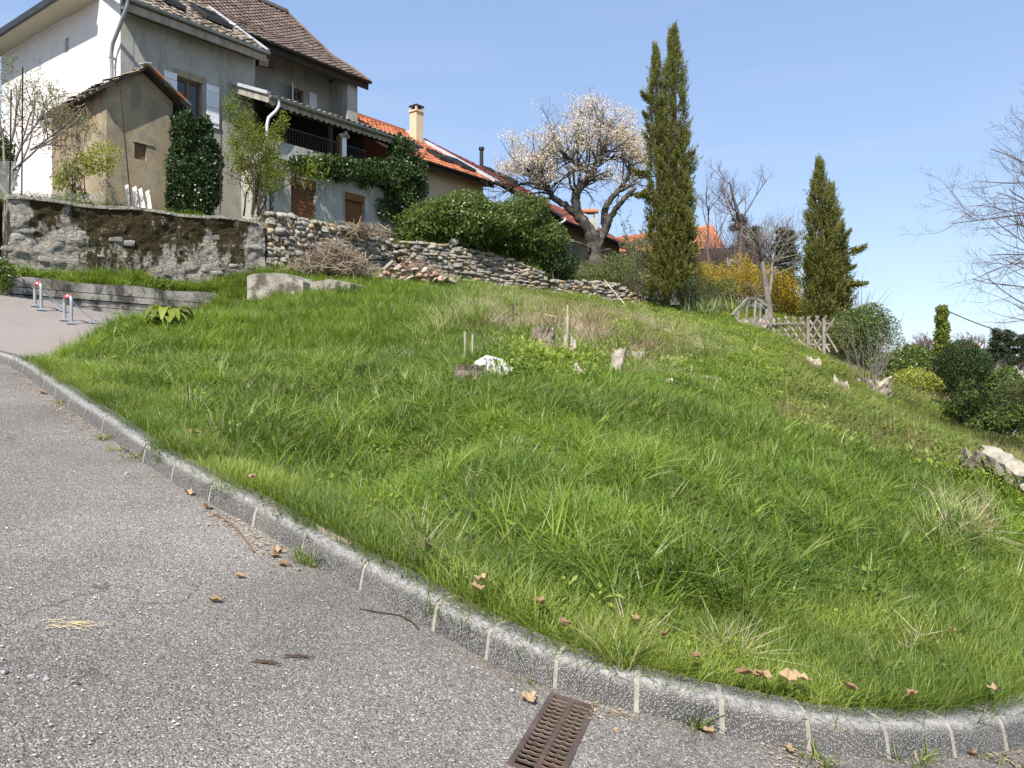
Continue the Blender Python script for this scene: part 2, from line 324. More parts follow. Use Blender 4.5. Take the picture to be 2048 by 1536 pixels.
def m_kerb():
    m, nt, out = mat_base('washed_aggregate_kerb'); v = coords(nt)
    vo = N(nt, 'ShaderNodeTexVoronoi', ins={'Vector': v, 'Scale': 250.}); r = N(nt, 'ShaderNodeSeparateColor', ins={0: vo.outputs['Color']})
    base = ramp(nt, noise(nt, v, 2.5, 6, .7), [(.3, (.045,.043,.040)), (.6, (.08,.076,.07)), (.8, (.13,.118,.10))])
    th = maprange(nt, r.outputs[1], .6, .7); inn = maprange(nt, vo.outputs['Distance'], .42, .52, 1, 0)
    f = N(nt, 'ShaderNodeMath', dict(operation='MULTIPLY'), {0: th, 1: inn}).outputs[0]
    col = mixc(nt, f, base, (.40,.385,.36))
    e = N(nt, 'ShaderNodeAttribute', dict(attribute_name='rnd')).outputs['Fac']
    ee = N(nt, 'ShaderNodeMath', dict(operation='MULTIPLY'), {0: maprange(nt, e, .55, 1., 0, .62), 1: maprange(nt, noise(nt, v, 30, 5), .3, .65, .1, .85)}).outputs[0]
    col = mixc(nt, ee, col, (.50,.48,.45))
    st = noise(nt, v, 1.1, 7, .7); col = mixc(nt, maprange(nt, st, .6, .75, 0, .55), col, (.24,.19,.13))
    finish(nt, out, col, .9, f, .5, .006); return m
M['kerb'] = m_kerb()
M['mortar'] = m_std('mortar', (.22,.205,.17), (.36,.34,.285), 8, 60, .95, .5, .01, stain=((.28,.24,.10), (1,1,1), 5, .62, .5))
L_ = m_leaf
M['l_grass'] = L_('grass_blade', (.038,.088,.009), (.22,.32,.045), .42, .38, third=(.34,.31,.12), inst=True, patch=(.17,.245,.035))
M['l_short'] = L_('short_grass_blade', (.05,.11,.010), (.21,.29,.04), .35, .45, third=(.34,.29,.13), inst=True, patch=(.20,.24,.045))
M['l_weed'] = L_('weed_leaf', (.055,.11,.014), (.19,.27,.035), .35, .5, inst=True, patch=(.24,.28,.05))
M['l_straw'] = L_('dry_straw', (.34,.26,.165), (.66,.57,.42), .2, .8, inst=True)
M['l_brownweed'] = L_('brown_bramble', (.10,.065,.035), (.30,.24,.12), .2, .8, inst=True)
M['l_laurel'] = L_('laurel_leaf', (.010,.026,.007), (.045,.075,.02), .1, .42)
M['l_ivy'] = L_('ivy_leaf', (.011,.030,.007), (.075,.115,.030), .12, .35)
M['l_bush'] = L_('bush_leaf', (.028,.052,.010), (.17,.22,.05), .25, .35)
M['l_bush2'] = L_('olive_bush_leaf', (.05,.062,.018), (.19,.215,.06), .2, .5)
M['l_lime'] = L_('lime_leaf', (.14,.17,.02), (.42,.45,.09), .4, .5)
M['l_fresh'] = L_('fresh_leaf', (.075,.11,.014), (.26,.31,.05), .4, .5)
M['l_grayleaf'] = L_('grey_green_leaf', (.07,.09,.03), (.26,.30,.12), .3, .5)
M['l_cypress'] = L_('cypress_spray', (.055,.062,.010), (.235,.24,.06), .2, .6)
M['l_conifer'] = L_('conifer_needle', (.016,.030,.012), (.055,.08,.028), .1, .6)
M['l_hedge'] = L_('dark_hedge_leaf', (.012,.028,.008), (.06,.09,.022), .12, .5)
M['l_yellow'] = L_('forsythia_flower', (.14,.11,.018), (.62,.47,.035), .3, .6)
M['l_blossom'] = L_('cherry_blossom', (.38,.25,.17), (.84,.77,.69), .25, .7)
M['l_white'] = L_('white_flower', (.7,.7,.68), (.85,.85,.82), .2, .7)
M['l_brown'] = L_('withered_leaf', (.10,.045,.018), (.33,.16,.07), .2, .8)
M['l_litter'] = L_('dry_leaf', (.20,.12,.06), (.40,.28,.16), .15, .8)
M['l_bamboo'] = L_('narrow_leaf', (.04,.07,.012), (.15,.20,.04), .25, .5)
# ------------------------------------------------------------------ ground shapes
PA, PB = -.16, .073
def ray_road(u, v):
    D = CAMZ/(PB+PA*(u-1024)/F+(v-768)/F); return np.array([(u-1024)/F*D, D])
kb = [(24,734),(57,757),(105,795),(140,820),(182,850),(220,877),(272,917),(327,954),(404,998),(493,1045),(600,1110),(710,1175),(852,1255),(960,1320),(1095,1384),(1240,1421),(1385,1454),(1519,1491),(1650,1515),(1793,1522),(1908,1520),(2048,1502)]
KP = [ray_road(*p) for p in kb]
KP = [KP[0]+np.array([-5.2, .9]), KP[0]+np.array([-2.4, .62]), KP[0]+np.array([-.9, .42])]+KP+[np.array([2.95, 3.95]), np.array([3.9, 4.6]), np.array([6, 5.6]), np.array([9.5, 6.8]), np.array([14, 8.0])]
def resample(pl, step):
    pl = np.array(pl); d = np.r_[0, np.cumsum(np.hypot(*np.diff(pl, axis=0).T))]
    n = max(2, int(d[-1]/step)); s = np.linspace(0, d[-1], n+1)
    return np.stack([np.interp(s, d, pl[:, 0]), np.interp(s, d, pl[:, 1])], 1), s
KL, KS = resample(KP, .06)
for _ in range(40): KL[1:-1] = KL[1:-1]*.5+(KL[:-2]+KL[2:])*.25
KT = np.gradient(KL, axis=0); KT /= np.hypot(*KT.T)[:, None]
KN = np.stack([-KT[:, 1], KT[:, 0]], 1)      # left of travel (left->right) = away from road
rp_ = []
for x in (-16, -12, -8, -4, 0, 3, 6, 12):
    for y in (-8, -3, 1): rp_.append((x, y, PA*x+PB*y))
for i in range(0, len(KL), 14): rp_.append((*KL[i], PA*KL[i][0]+PB*KL[i][1]))
for x, y, z in ((-7.9, 14, 2.64), (-6.8, 13.6, 2.52), (-10.3, 16, 3.38), (-8.8, 17.6, 3.08), (-14, 15, 3.75), (-14, 18, 4.1), (-6.9, 18.6, 2.95), (-12, 11, 2.75), (-7.2, 11.2, 2.02)): rp_.append((x, y, z))
ROAD = TPS(rp_)
def zroad(x, y): return ROAD(np.atleast_1d(x), np.atleast_1d(y))
bp_ = []
def B(u, v, D): p = P(u, v, D); bp_.append(tuple(p))
for a in ((350,648,17.5),(450,640,18),(560,606,18.2),(700,600,18.5),(850,598,19),(1000,612,20),(1150,628,24),(1300,636,28),
          (560,543,21.6),(660,550,22.6),(800,560,24.3),(950,573,26.4),(1090,590,27.8),(1200,606,29.5),(1300,614,31.2),
          (700,700,12),(700,850,8),(700,1000,6.),(400,800,8),(400,700,12),(250,705,11.4),(1000,745,9.5),(1000,655,14),(1000,900,6.8),(1000,1100,4.9),
          (1300,705,14),(1300,660,20),(1300,850,8.5),(1300,1100,5.),(1600,778,14.5),(1600,728,20),(1600,900,8.5),(1600,1100,5.4),(1600,1300,4.),
          (1760,845,14),(1800,930,9.5),(1900,950,8.5),(2040,992,8.),(2040,1150,6.),(2040,1300,4.6),(1900,880,17),(2040,945,14),(1900,832,25),(1760,785,26),(2040,815,32),
          (1480,657,26),(1640,722,25),(1560,640,34),(1400,600,36),(1700,720,36),(1640,662,32)): B(*a)
for x, y, z in ((-9.9, 17, 3.7), (-8.6, 18.4, 3.75), (-7.2, 19.6, 3.8), (-6.6, 20.6, 4.4), (-13, 17, 3.9), (12, 12, -.4), (14, 20, .2), (30, 10, -2), (30, 40, .6), (60, 80, 1.), (0, 120, 1.2), (60, 200, 1.), (-40, 200, 1), (200, 300, 1), (-200, 300, 1), (-50, 30, 5), (-17, 19.5, 4.4), (-26, 25, 4.7), (-60, 60, 4), (-20, 60, 4), (4, 45, 4), (12, 45, 2.8), (8, 60, 2), (60, 0, -3)): bp_.append((x, y, z))
for i in range(len(KL)):
    if i % 12 == 0 and KL[i][0] > -6.8:
        q = KL[i]+KN[i]*.2; bp_.append((q[0], q[1], PA*KL[i][0]+PB*KL[i][1]+.125))
# parking edge (grass meets court)
pe = [KL[np.argmin(abs(KL[:, 0]+6.4))], P(90,702,10.4)[:2], P(130,690,11.2)[:2], P(190,668,12.3)[:2], P(240,655,13.4)[:2], P(290,643,15)[:2], P(330,636,16.6)[:2], P(365,628,18.55)[:2]]
for q in pe[1:]: bp_.append((q[0], q[1], float(zroad(q[0], q[1])[0])+.01))
BANK = TPS(bp_, .004)
LW0 = np.array([-10.35, 15.95]); LWd = HU
lw = [LW0+LWd*s+HV*.16 for s in (6.6, 3.3, 0)]
i64 = int(np.argmin(abs(KL[:, 0]+6.4)))
KB = KL+KN*.11
edge = [tuple(q) for q in KB[::-1][:len(KL)-i64][::4]]+[tuple(q) for q in pe[1:]]+[tuple(q) for q in lw[1:]]+[(-11.2, 16.6), (-16, 17.5), (-40, 20)]
roadpoly = edge+[(-60, 20), (-60, -40), (60, -40), (60, 8.5)]
def zbank(x, y):
    x = np.atleast_1d(np.asarray(x, float)); y = np.atleast_1d(np.asarray(y, float))
    z = BANK(x, y); ins = pip(x, y, roadpoly); d = dist_line(x, y, edge)
    bump = (fbm(x*.9, y*.9, 3)-.5)*.15*np.clip(d/1.0, 0, 1)*np.clip((22-y)/6, .25, 1)
    far = np.clip((np.hypot(x, y)-60)/60, 0, 1)
    z = (z+bump)*(1-far)+1.0*far
    return np.where(ins, np.minimum(z, zroad(x, y))-np.clip(d/.12, 0, 1)*.45, z)
def stretch_axis(lo, hi, a, b, fine):
    c = list(np.arange(a, b, fine)); s = fine; x = b
    while x < hi: c.append(x); s *= 1.18; x += s
    c.append(hi); s = fine; x = a-fine
    while x > lo: c.insert(0, x); s *= 1.18; x -= s
    c.insert(0, lo); return np.array(c)
def grid_mesh(xs, ys, zf, keep=None):
    X, Y = np.meshgrid(xs, ys); Z = zf(X.ravel(), Y.ravel()); n = len(xs)
    V = np.stack([X.ravel(), Y.ravel(), Z], 1)
    i, j = np.meshgrid(np.arange(n-1), np.arange(len(ys)-1)); a = (j*n+i).ravel()
    Fc = np.stack([a, a+1, a+n+1, a+n], 1)
    if keep is not None:
        Fc = Fc[keep(V[Fc].mean(1))]; u, inv = np.unique(Fc, return_inverse=True); V = V[u]; Fc = inv.reshape(-1, 4)
    return MB().add(V, Fc)
def m_bank():
    m, nt, out = mat_base('bank_soil'); v = coords(nt); n1 = noise(nt, v, 1.2, 8, .65); n2 = noise(nt, v, 16, 8, .75); n3 = noise(nt, v, 60, 5, .7)
    g = ramp(nt, n1, [(.3, (.035,.045,.014)), (.7, (.085,.085,.035))]); e = ramp(nt, n2, [(.3, (.11,.075,.045)), (.5, (.27,.205,.14)), (.7, (.42,.345,.255))])
    a = N(nt, 'ShaderNodeAttribute', dict(attribute_name='rnd')).outputs['Fac']; f = N(nt, 'ShaderNodeMath', dict(operation='MULTIPLY_ADD'), {0: n2, 1: .6, 2: a}).outputs[0]
    finish(nt, out, mixc(nt, maprange(nt, f, .5, .68), g, e), 1., N(nt, 'ShaderNodeMath', dict(operation='ADD'), {0: n2, 1: n3}).outputs[0], 1., .06); return m
M['bank_soil'] = m_bank()
ground_obj = grid_mesh(stretch_axis(-400, 500, -11, 13, .14), stretch_axis(-30, 900, 2.2, 32, .14), zbank).build('ground', M['bank_soil'], smooth=True, kind='structure', label='sloping soil of the grassy bank running on to the gardens behind')
def keep_road(c):
    ins = pip(c[:, 0], c[:, 1], roadpoly); return ins | (dist_line(c[:, 0], c[:, 1], edge) < .22)
rd = grid_mesh(np.r_[-40, -30, -24, -20, np.arange(-18, 8, .2), 8, 10, 14, 20, 40], np.r_[-25, -15, -8, -4, -2, np.arange(0, 20, .2)], lambda x, y: zroad(x, y)+(fbm(x*1.3, y*1.3, 2)-.5)*.012, keep_road)
road = rd.build('road', M['asphalt'], smooth=True, kind='structure', label='worn grey asphalt road and parking court beside the bank')
# ------------------------------------------------------------------ drain grate
ga, gb2, gc, gd = ray_road(1100, 1394), ray_road(1193, 1405), ray_road(1007, 1536), ray_road(1138, 1536)
gx = norm(gb2-ga); gdir = norm((gc+gd)/2-(ga+gb2)/2); gy = -gdir if False else gdir; gx0 = gx; gx = np.array([-gy[1], gy[0]]); gx = gx if gx@gx0 > 0 else -gx; ga = (ga+gb2)/2-gx*np.linalg.norm(gb2-ga)/2
GW = np.linalg.norm(ray_road(1193, 1405)-ray_road(1100, 1394)); GL = .62; gn = norm(np.cross([1, 0, PA], [0, 1, PB]))
def G(a, b, c):
    q = ga+gx*a+gy*b; return np.array([q[0], q[1], PA*q[0]+PB*q[1]])+gn*c
import bmesh
bm = bmesh.new(); bm.from_mesh(road.data)
gc3 = G(GW/2, GL/2, 0)
for d3, off in ((np.r_[gx, 0], GW/2), (np.r_[gy, 0], GL/2)):
    for sg in (-1, 1):
        geo = [f for f in bm.faces if (Vector(f.calc_center_median())-Vector(gc3)).length < 1.2]
        es = {e for f in geo for e in f.edges}; vs_ = {v for f in geo for v in f.verts}
        bmesh.ops.bisect_plane(bm, geom=list(geo)+list(es)+list(vs_), plane_co=Vector(gc3+d3*off*sg), plane_no=Vector(d3))
kill = []
for f in bm.faces:
    c = np.array(f.calc_center_median())[:2]-ga
    if 0 < c@gx < GW and 0 < c@gy < GL: kill.append(f)
bmesh.ops.delete(bm, geom=kill, context='FACES'); bm.to_mesh(road.data); bm.free()
gr = root('drain_grate', G(GW/2, GL/2, 0), 'rusty cast iron drain grate set in the asphalt against the kerb', 'drain grate')
fr = MB()
for lo, hi in (((0,-.0,-.04),(.022,GL,.004)), ((GW-.022,0,-.04),(GW,GL,.004)), ((.022,0,-.04),(GW-.022,.016,.004)), ((.022,GL-.016,-.04),(GW-.022,GL,.004)), ((GW/2-.009,.016,-.04),(GW/2+.009,GL-.016,.002))): fr.box(G, lo, hi)
fr.build('frame', M['iron'], gr)
nb = 17; pit = (GL-.032)/nb
for k in range(1, nb):
    for a0, a1 in ((.022, GW/2-.009), (GW/2+.009, GW-.022)):
        y0 = .016+k*pit; MB().box(G, (a0, y0-.0075, -.004), (a1, y0+.0075, .001)).build('bar', M['iron'], gr)
zg = MB()
for k in range(1, nb, 1):
    for c0 in (GW*.27, GW*.73):
        y0 = .016+k*pit
        for q in range(-2, 2):
            a0 = c0+q*.017; zg.beam(G(a0, y0+(.006 if q % 2 else -.006), .003), G(a0+.017, y0+(-.006 if q % 2 else .006), .003),     .0014, .002, gn)
zg.build('raised_tread', M['stone_warm'], gr, kind='stuff')
pt = MB(); pt.box(G, (-.01, -.01, -.30), (GW+.01, GL+.01, -.28))
for lo, hi in (((-.012,-.01,-.28),(0,GL,-.012)), ((GW,-.01,-.28),(GW+.012,GL,-.012)), ((0,-.012,-.28),(GW,0,-.012)), ((0,GL,-.28),(GW,GL+.012,-.012))): pt.box(G, lo, hi)
pt.build('pit', M['pit'], gr)
# ------------------------------------------------------------------ kerb
kr = root('kerb', (0, 4, .3), 'speckled aggregate kerb curving along the foot of the grass bank', kind='structure')
prof = [(-.004,-.12),(0,.0),(.006,.03),(.014,.075),(.024,.112),(.040,.134),(.062,.143),(.10,.147),(.165,.148),(.168,.10),(.168,-.12)]
pe_edge = [.4,.4,.4,.4,.75,1.,.9,.55,.4,.4,.4]
dK = np.r_[0, np.cumsum(np.hypot(*np.diff(KL, axis=0).T))]
iT = int(np.argmin(np.hypot(*(KL-ray_road(865,1262)).T))); sT = dK[iT]
joints = list(sT-np.arange(1, 26)*.585)[::-1]+list(sT+np.arange(0, 26)*.355)
joints = [j for j in joints if 0 < j < dK[-1]-.1]
def kframe(s):
    x = np.interp(s, dK, KL[:, 0]); y = np.interp(s, dK, KL[:, 1]); n = np.array([np.interp(s, dK, KN[:, 0]), np.interp(s, dK, KN[:, 1])]); n /= np.linalg.norm(n)
    return np.array([x, y]), n
def sweep(s0, s1, k, pr, shrink=0., jit=0.):
    vs2 = []; rn = []
    js, jz = (R.random()-.5)*jit, (R.random()-.5)*jit
    for s in np.linspace(s0, s1, k):
        p, n = kframe(s); z0 = float(PA*p[0]+PB*p[1])
        for (a, h), e in zip(pr, pe_edge):
            q = p+n*(a+shrink+js+(R.random()-.5)*.0025); vs2.append([q[0], q[1], z0+h-(shrink if h > .05 else 0)+jz+(R.random()-.5)*.002]); rn.append(e)
    m = len(pr); f = [[i*m+j, (i+1)*m+j, (i+1)*m+j+1, i*m+j+1] for i in range(k-1) for j in range(m-1)]
    mb = MB().add(vs2, f, rn)
    mb.add(vs2[:m], np.arange(m), rn[:m]).add(vs2[-m:], np.arange(m)[::-1], rn[-m:])
    return mb
for a, b in zip(joints[:-1], joints[1:]):
    sweep(a+.011, b-.011, max(3, int((b-a)/.09)+1), prof, 0, .014).build('kerb_stone', M['kerb'], kr, smooth=False)
    sweep(b-.0112, b+.0112, 2, prof, .003).build('mortar_joint', M['mortar'], kr)
# ------------------------------------------------------------------ walls
def stone_variants(n, mats, flat=.7):
    out = []
    for i in range(n):
        bm = bmesh.new(); bmesh.ops.create_cube(bm, size=1); bmesh.ops.subdivide_edges(bm, edges=bm.edges[:], cuts=1, use_grid_fill=True)
        sh = R.uniform(.25, .62); nn = R.normal(size=(4, 3))
        for v in bm.verts:
            c = np.array(v.co); s = c/np.linalg.norm(c)*.56; c = c*(1-sh)+s*sh
            for q in nn: c = c*(1+.11*np.sin(3.1*(c@q)+q[0]))
            c += R.normal(size=3)*.025; v.co = c
        me = bpy.data.meshes.new('stone'); bm.to_mesh(me); bm.free()
        if i % 3: me.polygons.foreach_set('use_smooth', np.ones(len(me.polygons), bool))
        me.materials.append(mats[i % len(mats)]); out.append(me)
    return out
SV = stone_variants(16, [M['stone'], M['stone'], M['stone_warm'], M['stone']])
def put_stone(parent, p, sx, sy, sz, ang, tilt=.12, name='stone', meshes=None):
    o = bpy.data.objects.new(name, random.choice(meshes or SV)); COL.objects.link(o); adopt(o, parent)
    o.location = tuple(p); o.scale = (sx, sy, sz); o.rotation_euler = (R.normal()*tilt, R.normal()*tilt, ang+R.normal()*tilt); return o
def dry_wall(name, label, pts, sw, sh, depth=.45, cap=True):
    """pts: list of (plan xy, base z, top z)"""
    xy = np.array([p[0] for p in pts]); bz = [p[1] for p in pts]; tz = [p[2] for p in pts]
    d = np.r_[0, np.cumsum(np.hypot(*np.diff(xy, axis=0).T))]; Lt = d[-1]
    r0 = root(name, (xy[0][0], xy[0][1], bz[0]), label, 'wall')
    at = lambda s: np.array([np.interp(s, d, xy[:, 0]), np.interp(s, d, xy[:, 1])])
    core = MB(); K = 16
    for k in range(K):
        s0, s1 = Lt*k/K, Lt*(k+1)/K
        a, b = at(s0), at(s1); n = norm([-(b-a)[1], (b-a)[0]])
        ba, bb = np.interp(s0, d, bz)-.3, np.interp(s1, d, bz)-.3; ta, tb = np.interp(s0, d, tz)-.07, np.interp(s1, d, tz)-.07
        a0 = a+n*.13; b0 = b+n*.13; a1 = a+n*depth; b1 = b+n*depth
        core.add([[*a0,ba],[*b0,bb],[*b0,tb],[*a0,ta],[*a1,ba],[*b1,bb],[*b1,tb],[*a1,ta]], [[0,1,2,3],[4,7,6,5],[3,2,6,7],[0,3,7,4],[1,5,6,2],[0,4,5,1]])
    core.build('wall_core', M['soil'], r0)
    cnt = 0; row = 0; H_ = max(t-b for t, b in zip(tz, bz)); z = -.08
    while z < H_+.02:
        hh = sh*R.uniform(.75, 1.3); s = R.uniform(0, sw*.5)
        while s < Lt:
            w = sw*R.uniform(.55, 1.55); sm = s+w/2
            b_, t_ = np.interp(sm, d, bz), np.interp(sm, d, tz)
            frac = (z+hh*.5)/H_; zc = b_-.05+(t_-b_+.05)*frac
            sc = (t_-b_+.1)/(H_+.1)
            if cnt < 298 and sm < Lt:
                q = at(min(sm, Lt)); q2 = at(min(sm+.05, Lt)); q1 = at(max(sm-.05, 0)); ang = math.atan2(q2[1]-q1[1], q2[0]-q1[0]); n = np.array([-math.sin(ang), math.cos(ang)])
                c = q+n*(.12+R.normal()*.022)
                put_stone(r0, (c[0], c[1], zc+R.normal()*.012), w*1.04, .34*R.uniform(.8, 1.15), hh*max(sc, .55)*1.12, ang, .10); cnt += 1
            s += w
        z += hh*.93; row += 1
    return r0
def wp(u, D, base, top): p = P(u, 0, D); return (p[:2], P(u, base, D)[2], P(u, top, D)[2])
dry_wall('dry_stone_wall', 'tall dry stone wall of pale rounded stones beyond the mossy wall, in front of the brown roller shutters', [wp(531,21.5,556,428), wp(580,22.0,552,431), wp(640,22.8,553,446), wp(720,23.8,556,462), wp(793,24.6,560,486)], .215, .15)
dry_wall('dry_stone_wall', 'long lower dry stone wall of small pale stones below the big round bushes', [wp(797,25,562,488), wp(850,25.6,565,490), wp(900,26.2,570,496), wp(1000,27.2,581,517), wp(1092,28,594,548)], .25, .125)
dry_wall('dry_stone_wall', 'knee high wall of flat grey stones under the cherry tree, left of the tall cypress', [wp(1094,28.8,592,565), wp(1190,30,608,568), wp(1235,30.6,612,572), wp(1262,31,614,588), wp(1305,31.5,618,600)], .27, .11)
# mossy retaining wall
SVW = stone_variants(8, [M['wall_stone']])
w0, w1 = P(14, 0, 17.15)[:2], P(529, 0, 21.45)[:2]
bz0, bz1, tz0, tz1 = P(14,560,17.15)[2], P(529,585,21.45)[2], P(14,396,17.15)[2], P(529,447,21.45)[2]
rw = root('retaining_wall', (w0[0], w0[1], bz0), 'tall grey rubble retaining wall with dark brown moss hanging from its top', 'wall')
nx, nzz = 150, 44; wl = w1-w0; wn = norm([wl[1], -wl[0]])     # wn toward camera
ss, hh = np.meshgrid(np.linspace(0, 1, nx), np.linspace(0, 1, nzz)); ss = ss.ravel(); hh = hh.ravel()
bzv = bz0+(bz1-bz0)*ss-.1; tzv = tz0+(tz1-tz0)*ss+.03*np.sin(ss*17)
Lw = np.linalg.norm(wl); lump = (fbm(ss*Lw*2.2, hh*5.2, 4)-.5)*.16+(fbm(ss*Lw*7, hh*16, 2)-.5)*.07
batter = (1-hh)*.10
xy = w0+wl*ss[:, None]+wn*(lump+batter)[:, None]; zv = bzv+(tzv-bzv)*hh
# where moss hangs (from the cap downwards, in the places the photo shows)
uu = ss*515+14
def band(u, a, b, s=18): return 1/(1+np.exp(-(u-a)/s*2))*1/(1+np.exp((u-b)/s*2))
reach = .2+.62*band(uu, 140, 215)+.50*band(uu, 215, 300)+.45*band(uu, 320, 375)+.42*band(uu, 410, 480, 10)+.3*band(uu, 60, 90)
moss = np.clip(.70-((1-hh)/np.maximum(reach, .05))*.30, 0, .62)*np.clip(reach*3, 0, 1)
a = (np.arange(nzz-1)[:, None]*nx+np.arange(nx-1)[None]).ravel()
wb = MB().add(np.column_stack([xy, zv]), np.stack([a, a+1, a+nx+1, a+nx], 1), moss)
wb.build('wall_face', M['mossy'], rw, smooth=True)
cp = MB(); K = 24
for k in range(K):
    s0, s1 = k/K, (k+1)/K-.002
    t0_, t1_ = tz0+(tz1-tz0)*s0+.03*math.sin(s0*17), tz0+(tz1-tz0)*s1+.03*math.sin(s1*17)
    aa, bb = w0+wl*s0, w0+wl*s1; o1 = wn*(.06+.03*math.sin(k*2.1)); o2 = -wn*.42
    cp.add([[*(aa+o1),t0_-.02],[*(bb+o1),t1_-.02],[*(bb+o2),t1_-.02],[*(aa+o2),t0_-.02],[*(aa+o1*.8),t0_+.06],[*(bb+o1*.8),t1_+.06],[*(bb+o2),t1_+.06],[*(aa+o2),t0_+.06]], [[0,3,2,1],[4,5,6,7],[0,1,5,4],[1,2,6,5],[2,3,7,6],[3,0,4,7]], .25)
cp.build('coping', M['mossy'], rw)
MB().add([[*(w0+wn*.12), bz0-.2], [*(w0-wn*.45), bz0-.2], [*(w0-wn*.45), tz0], [*(w0+wn*.02), tz0]], [[0,1,2,3]]).build('wall_end', M['mossy'], rw)
ang = math.atan2(wl[1], wl[0])
for k in range(34):
    s = R.random(); h = R.random()**1.6*.85; q = w0+wl*s+wn*((1-h)*.10-.03+(fbm(np.array([s*Lw*2.2]), np.array([h*5.2]), 4)[0]-.5)*.16)
    z = bz0+(bz1-bz0)*s-.1+h*((tz0+(tz1-tz0)*s)-(bz0+(bz1-bz0)*s))
    sc = R.uniform(.7, 1.4); put_stone(rw, (q[0], q[1], z), .24*sc, .09, .11*sc, ang, .08, meshes=SVW)
for u, v in ((168, 541), (347, 539)):
    D = 17.15+(u-14)/515*4.3-.12; p = P(u, v, D); MB().box(lambda x, y, z: np.array([p[0], p[1], p[2]])+np.r_[norm(wl)*x+wn*y, z], (-.07,-.05,-.1), (.07,.05,.1)).build('weep_hole_shade', M['pit'], rw)  # solid near-black block painted as the shade inside the hole
# low concrete wall
lw_ = root('low_concrete_wall', (*LW0, 3.4), 'low board marked concrete wall beside the parking hoops', 'wall')
def LWf(s, d, z): q = LW0+HU*s+HV*d; return np.array([q[0], q[1], z])
for k, (z0, z1, off) in enumerate(((2.7, 3.26, -.07), (3.275, 3.41, -.01), (3.425, 3.565, -.035), (3.58, 3.78, .01))):
    for s0, s1 in ((0, 3.15), (3.165, 5.0), (5.012, 6.9)):
        mb = MB(); n = 14
        for i in range(n):
            a0 = s0+(s1-s0)*i/n; a1 = s0+(s1-s0)*(i+1)/n; o0, o1 = off+.012*math.sin(a0*5+k), off+.012*math.sin(a1*5+k)
            tt = lambda s: (z1+(.02*math.sin(s*3.3) if k == 3 else -.004)+s*.012*(k == 3))
            mb.add([LWf(a0,o0,z0),LWf(a1,o1,z0),LWf(a1,.24,z0),LWf(a0,.24,z0),LWf(a0,o0,tt(a0)),LWf(a1,o1,tt(a1)),LWf(a1,.24,tt(a1)),LWf(a0,.24,tt(a0))], [[4,5,6,7],[0,1,5,4]]+([[3,0,4,7]] if i == 0 else [])+([[1,2,6,5]] if i == n-1 else [])+[[2,3,7,6]])
        mb.build('concrete_course', M['concrete'], lw_)
# concrete block
def wedge(name, label, pts_front, D, thick, m):
    f = [P(u, v, D) for u, v in pts_front]; b = [p+np.array([.3, thick, 0]) for p in f]; n = len(f)
    r_ = MB().add(f+b, np.arange(n)).add(f+b, np.arange(n)[::-1]+n)
    r_.add(f+b, [[i, (i+1) % n, n+(i+1) % n, n+i] for i in range(n)])
    o = r_.build(name, m, label=label, cat='concrete block')
    bv = o.modifiers.new('bevel', 'BEVEL'); bv.width = .03; bv.segments = 2; return o
wedge('concrete_block', 'big slanting concrete block with dark stains half sunk in the grass', [(494,600),(494,553),(505,548),(545,545),(575,548),(606,562),(606,600)], 18.6, .9, M['concrete_pale'])
wedge('concrete_block', 'flat pale concrete block lying right beside the big stained one', [(612,595),(612,566),(660,558),(700,566),(700,595)], 18.9, .6, M['concrete_pale'])
# upper terrace ground
TF = [P(-80,400,16.8), P(14,400,17.5), P(270,424,19.6), P(529,448,21.9), P(640,446,23.2), P(793,488,25), P(900,498,26.6), P(1000,519,27.6), P(1092,550,28.4), P(1100,570,29.3), P(1190,572,30.4), P(1262,592,31.4), P(1305,604,31.9), P(1420,600,34)]
tr_pts = [(*p[:2], p[2]-.03) for p in TF]+[(*H(t, w, 6.1)[:2], z) for t, w, z in ((-2,0,6.),(0,-1,6.),(3,-2.4,6.),(6,-2.4,6.),(9.5,-2.4,6.0),(12,0,6.1),(16,0,6.3),(20,0,6.5),(26,0,6.3),(30,3,6),(0,8,6.5),(20,8,6.5),(-8,8,6.5))]+[(*P(1190,530,33)[:2], P(1190,530,33)[2]-.1), (*P(1300,560,36)[:2], 5.8), (*P(1400,560,44)[:2], 5.6)]
TERR = TPS(tr_pts)
tpoly = [tuple(p[:2]) for p in TF]+[tuple(P(1440,0,60)[:2]), (-24, 60), (-22, 30), (-14.0, 17.0)]
def zterr(x, y): return TERR(np.atleast_1d(x), np.atleast_1d(y))
tf2 = [tuple(p[:2]) for p in TF]
grid_mesh(np.arange(-40, 16, .3), np.arange(15, 70, .3), lambda x, y: zterr(x, y)+(fbm(x, y, 3)-.5)*.1, lambda c: pip(c[:, 0], c[:, 1], tpoly)).build('terrace_ground', M['soil'], smooth=True, kind='structure', label='garden terrace held up by the stone walls')
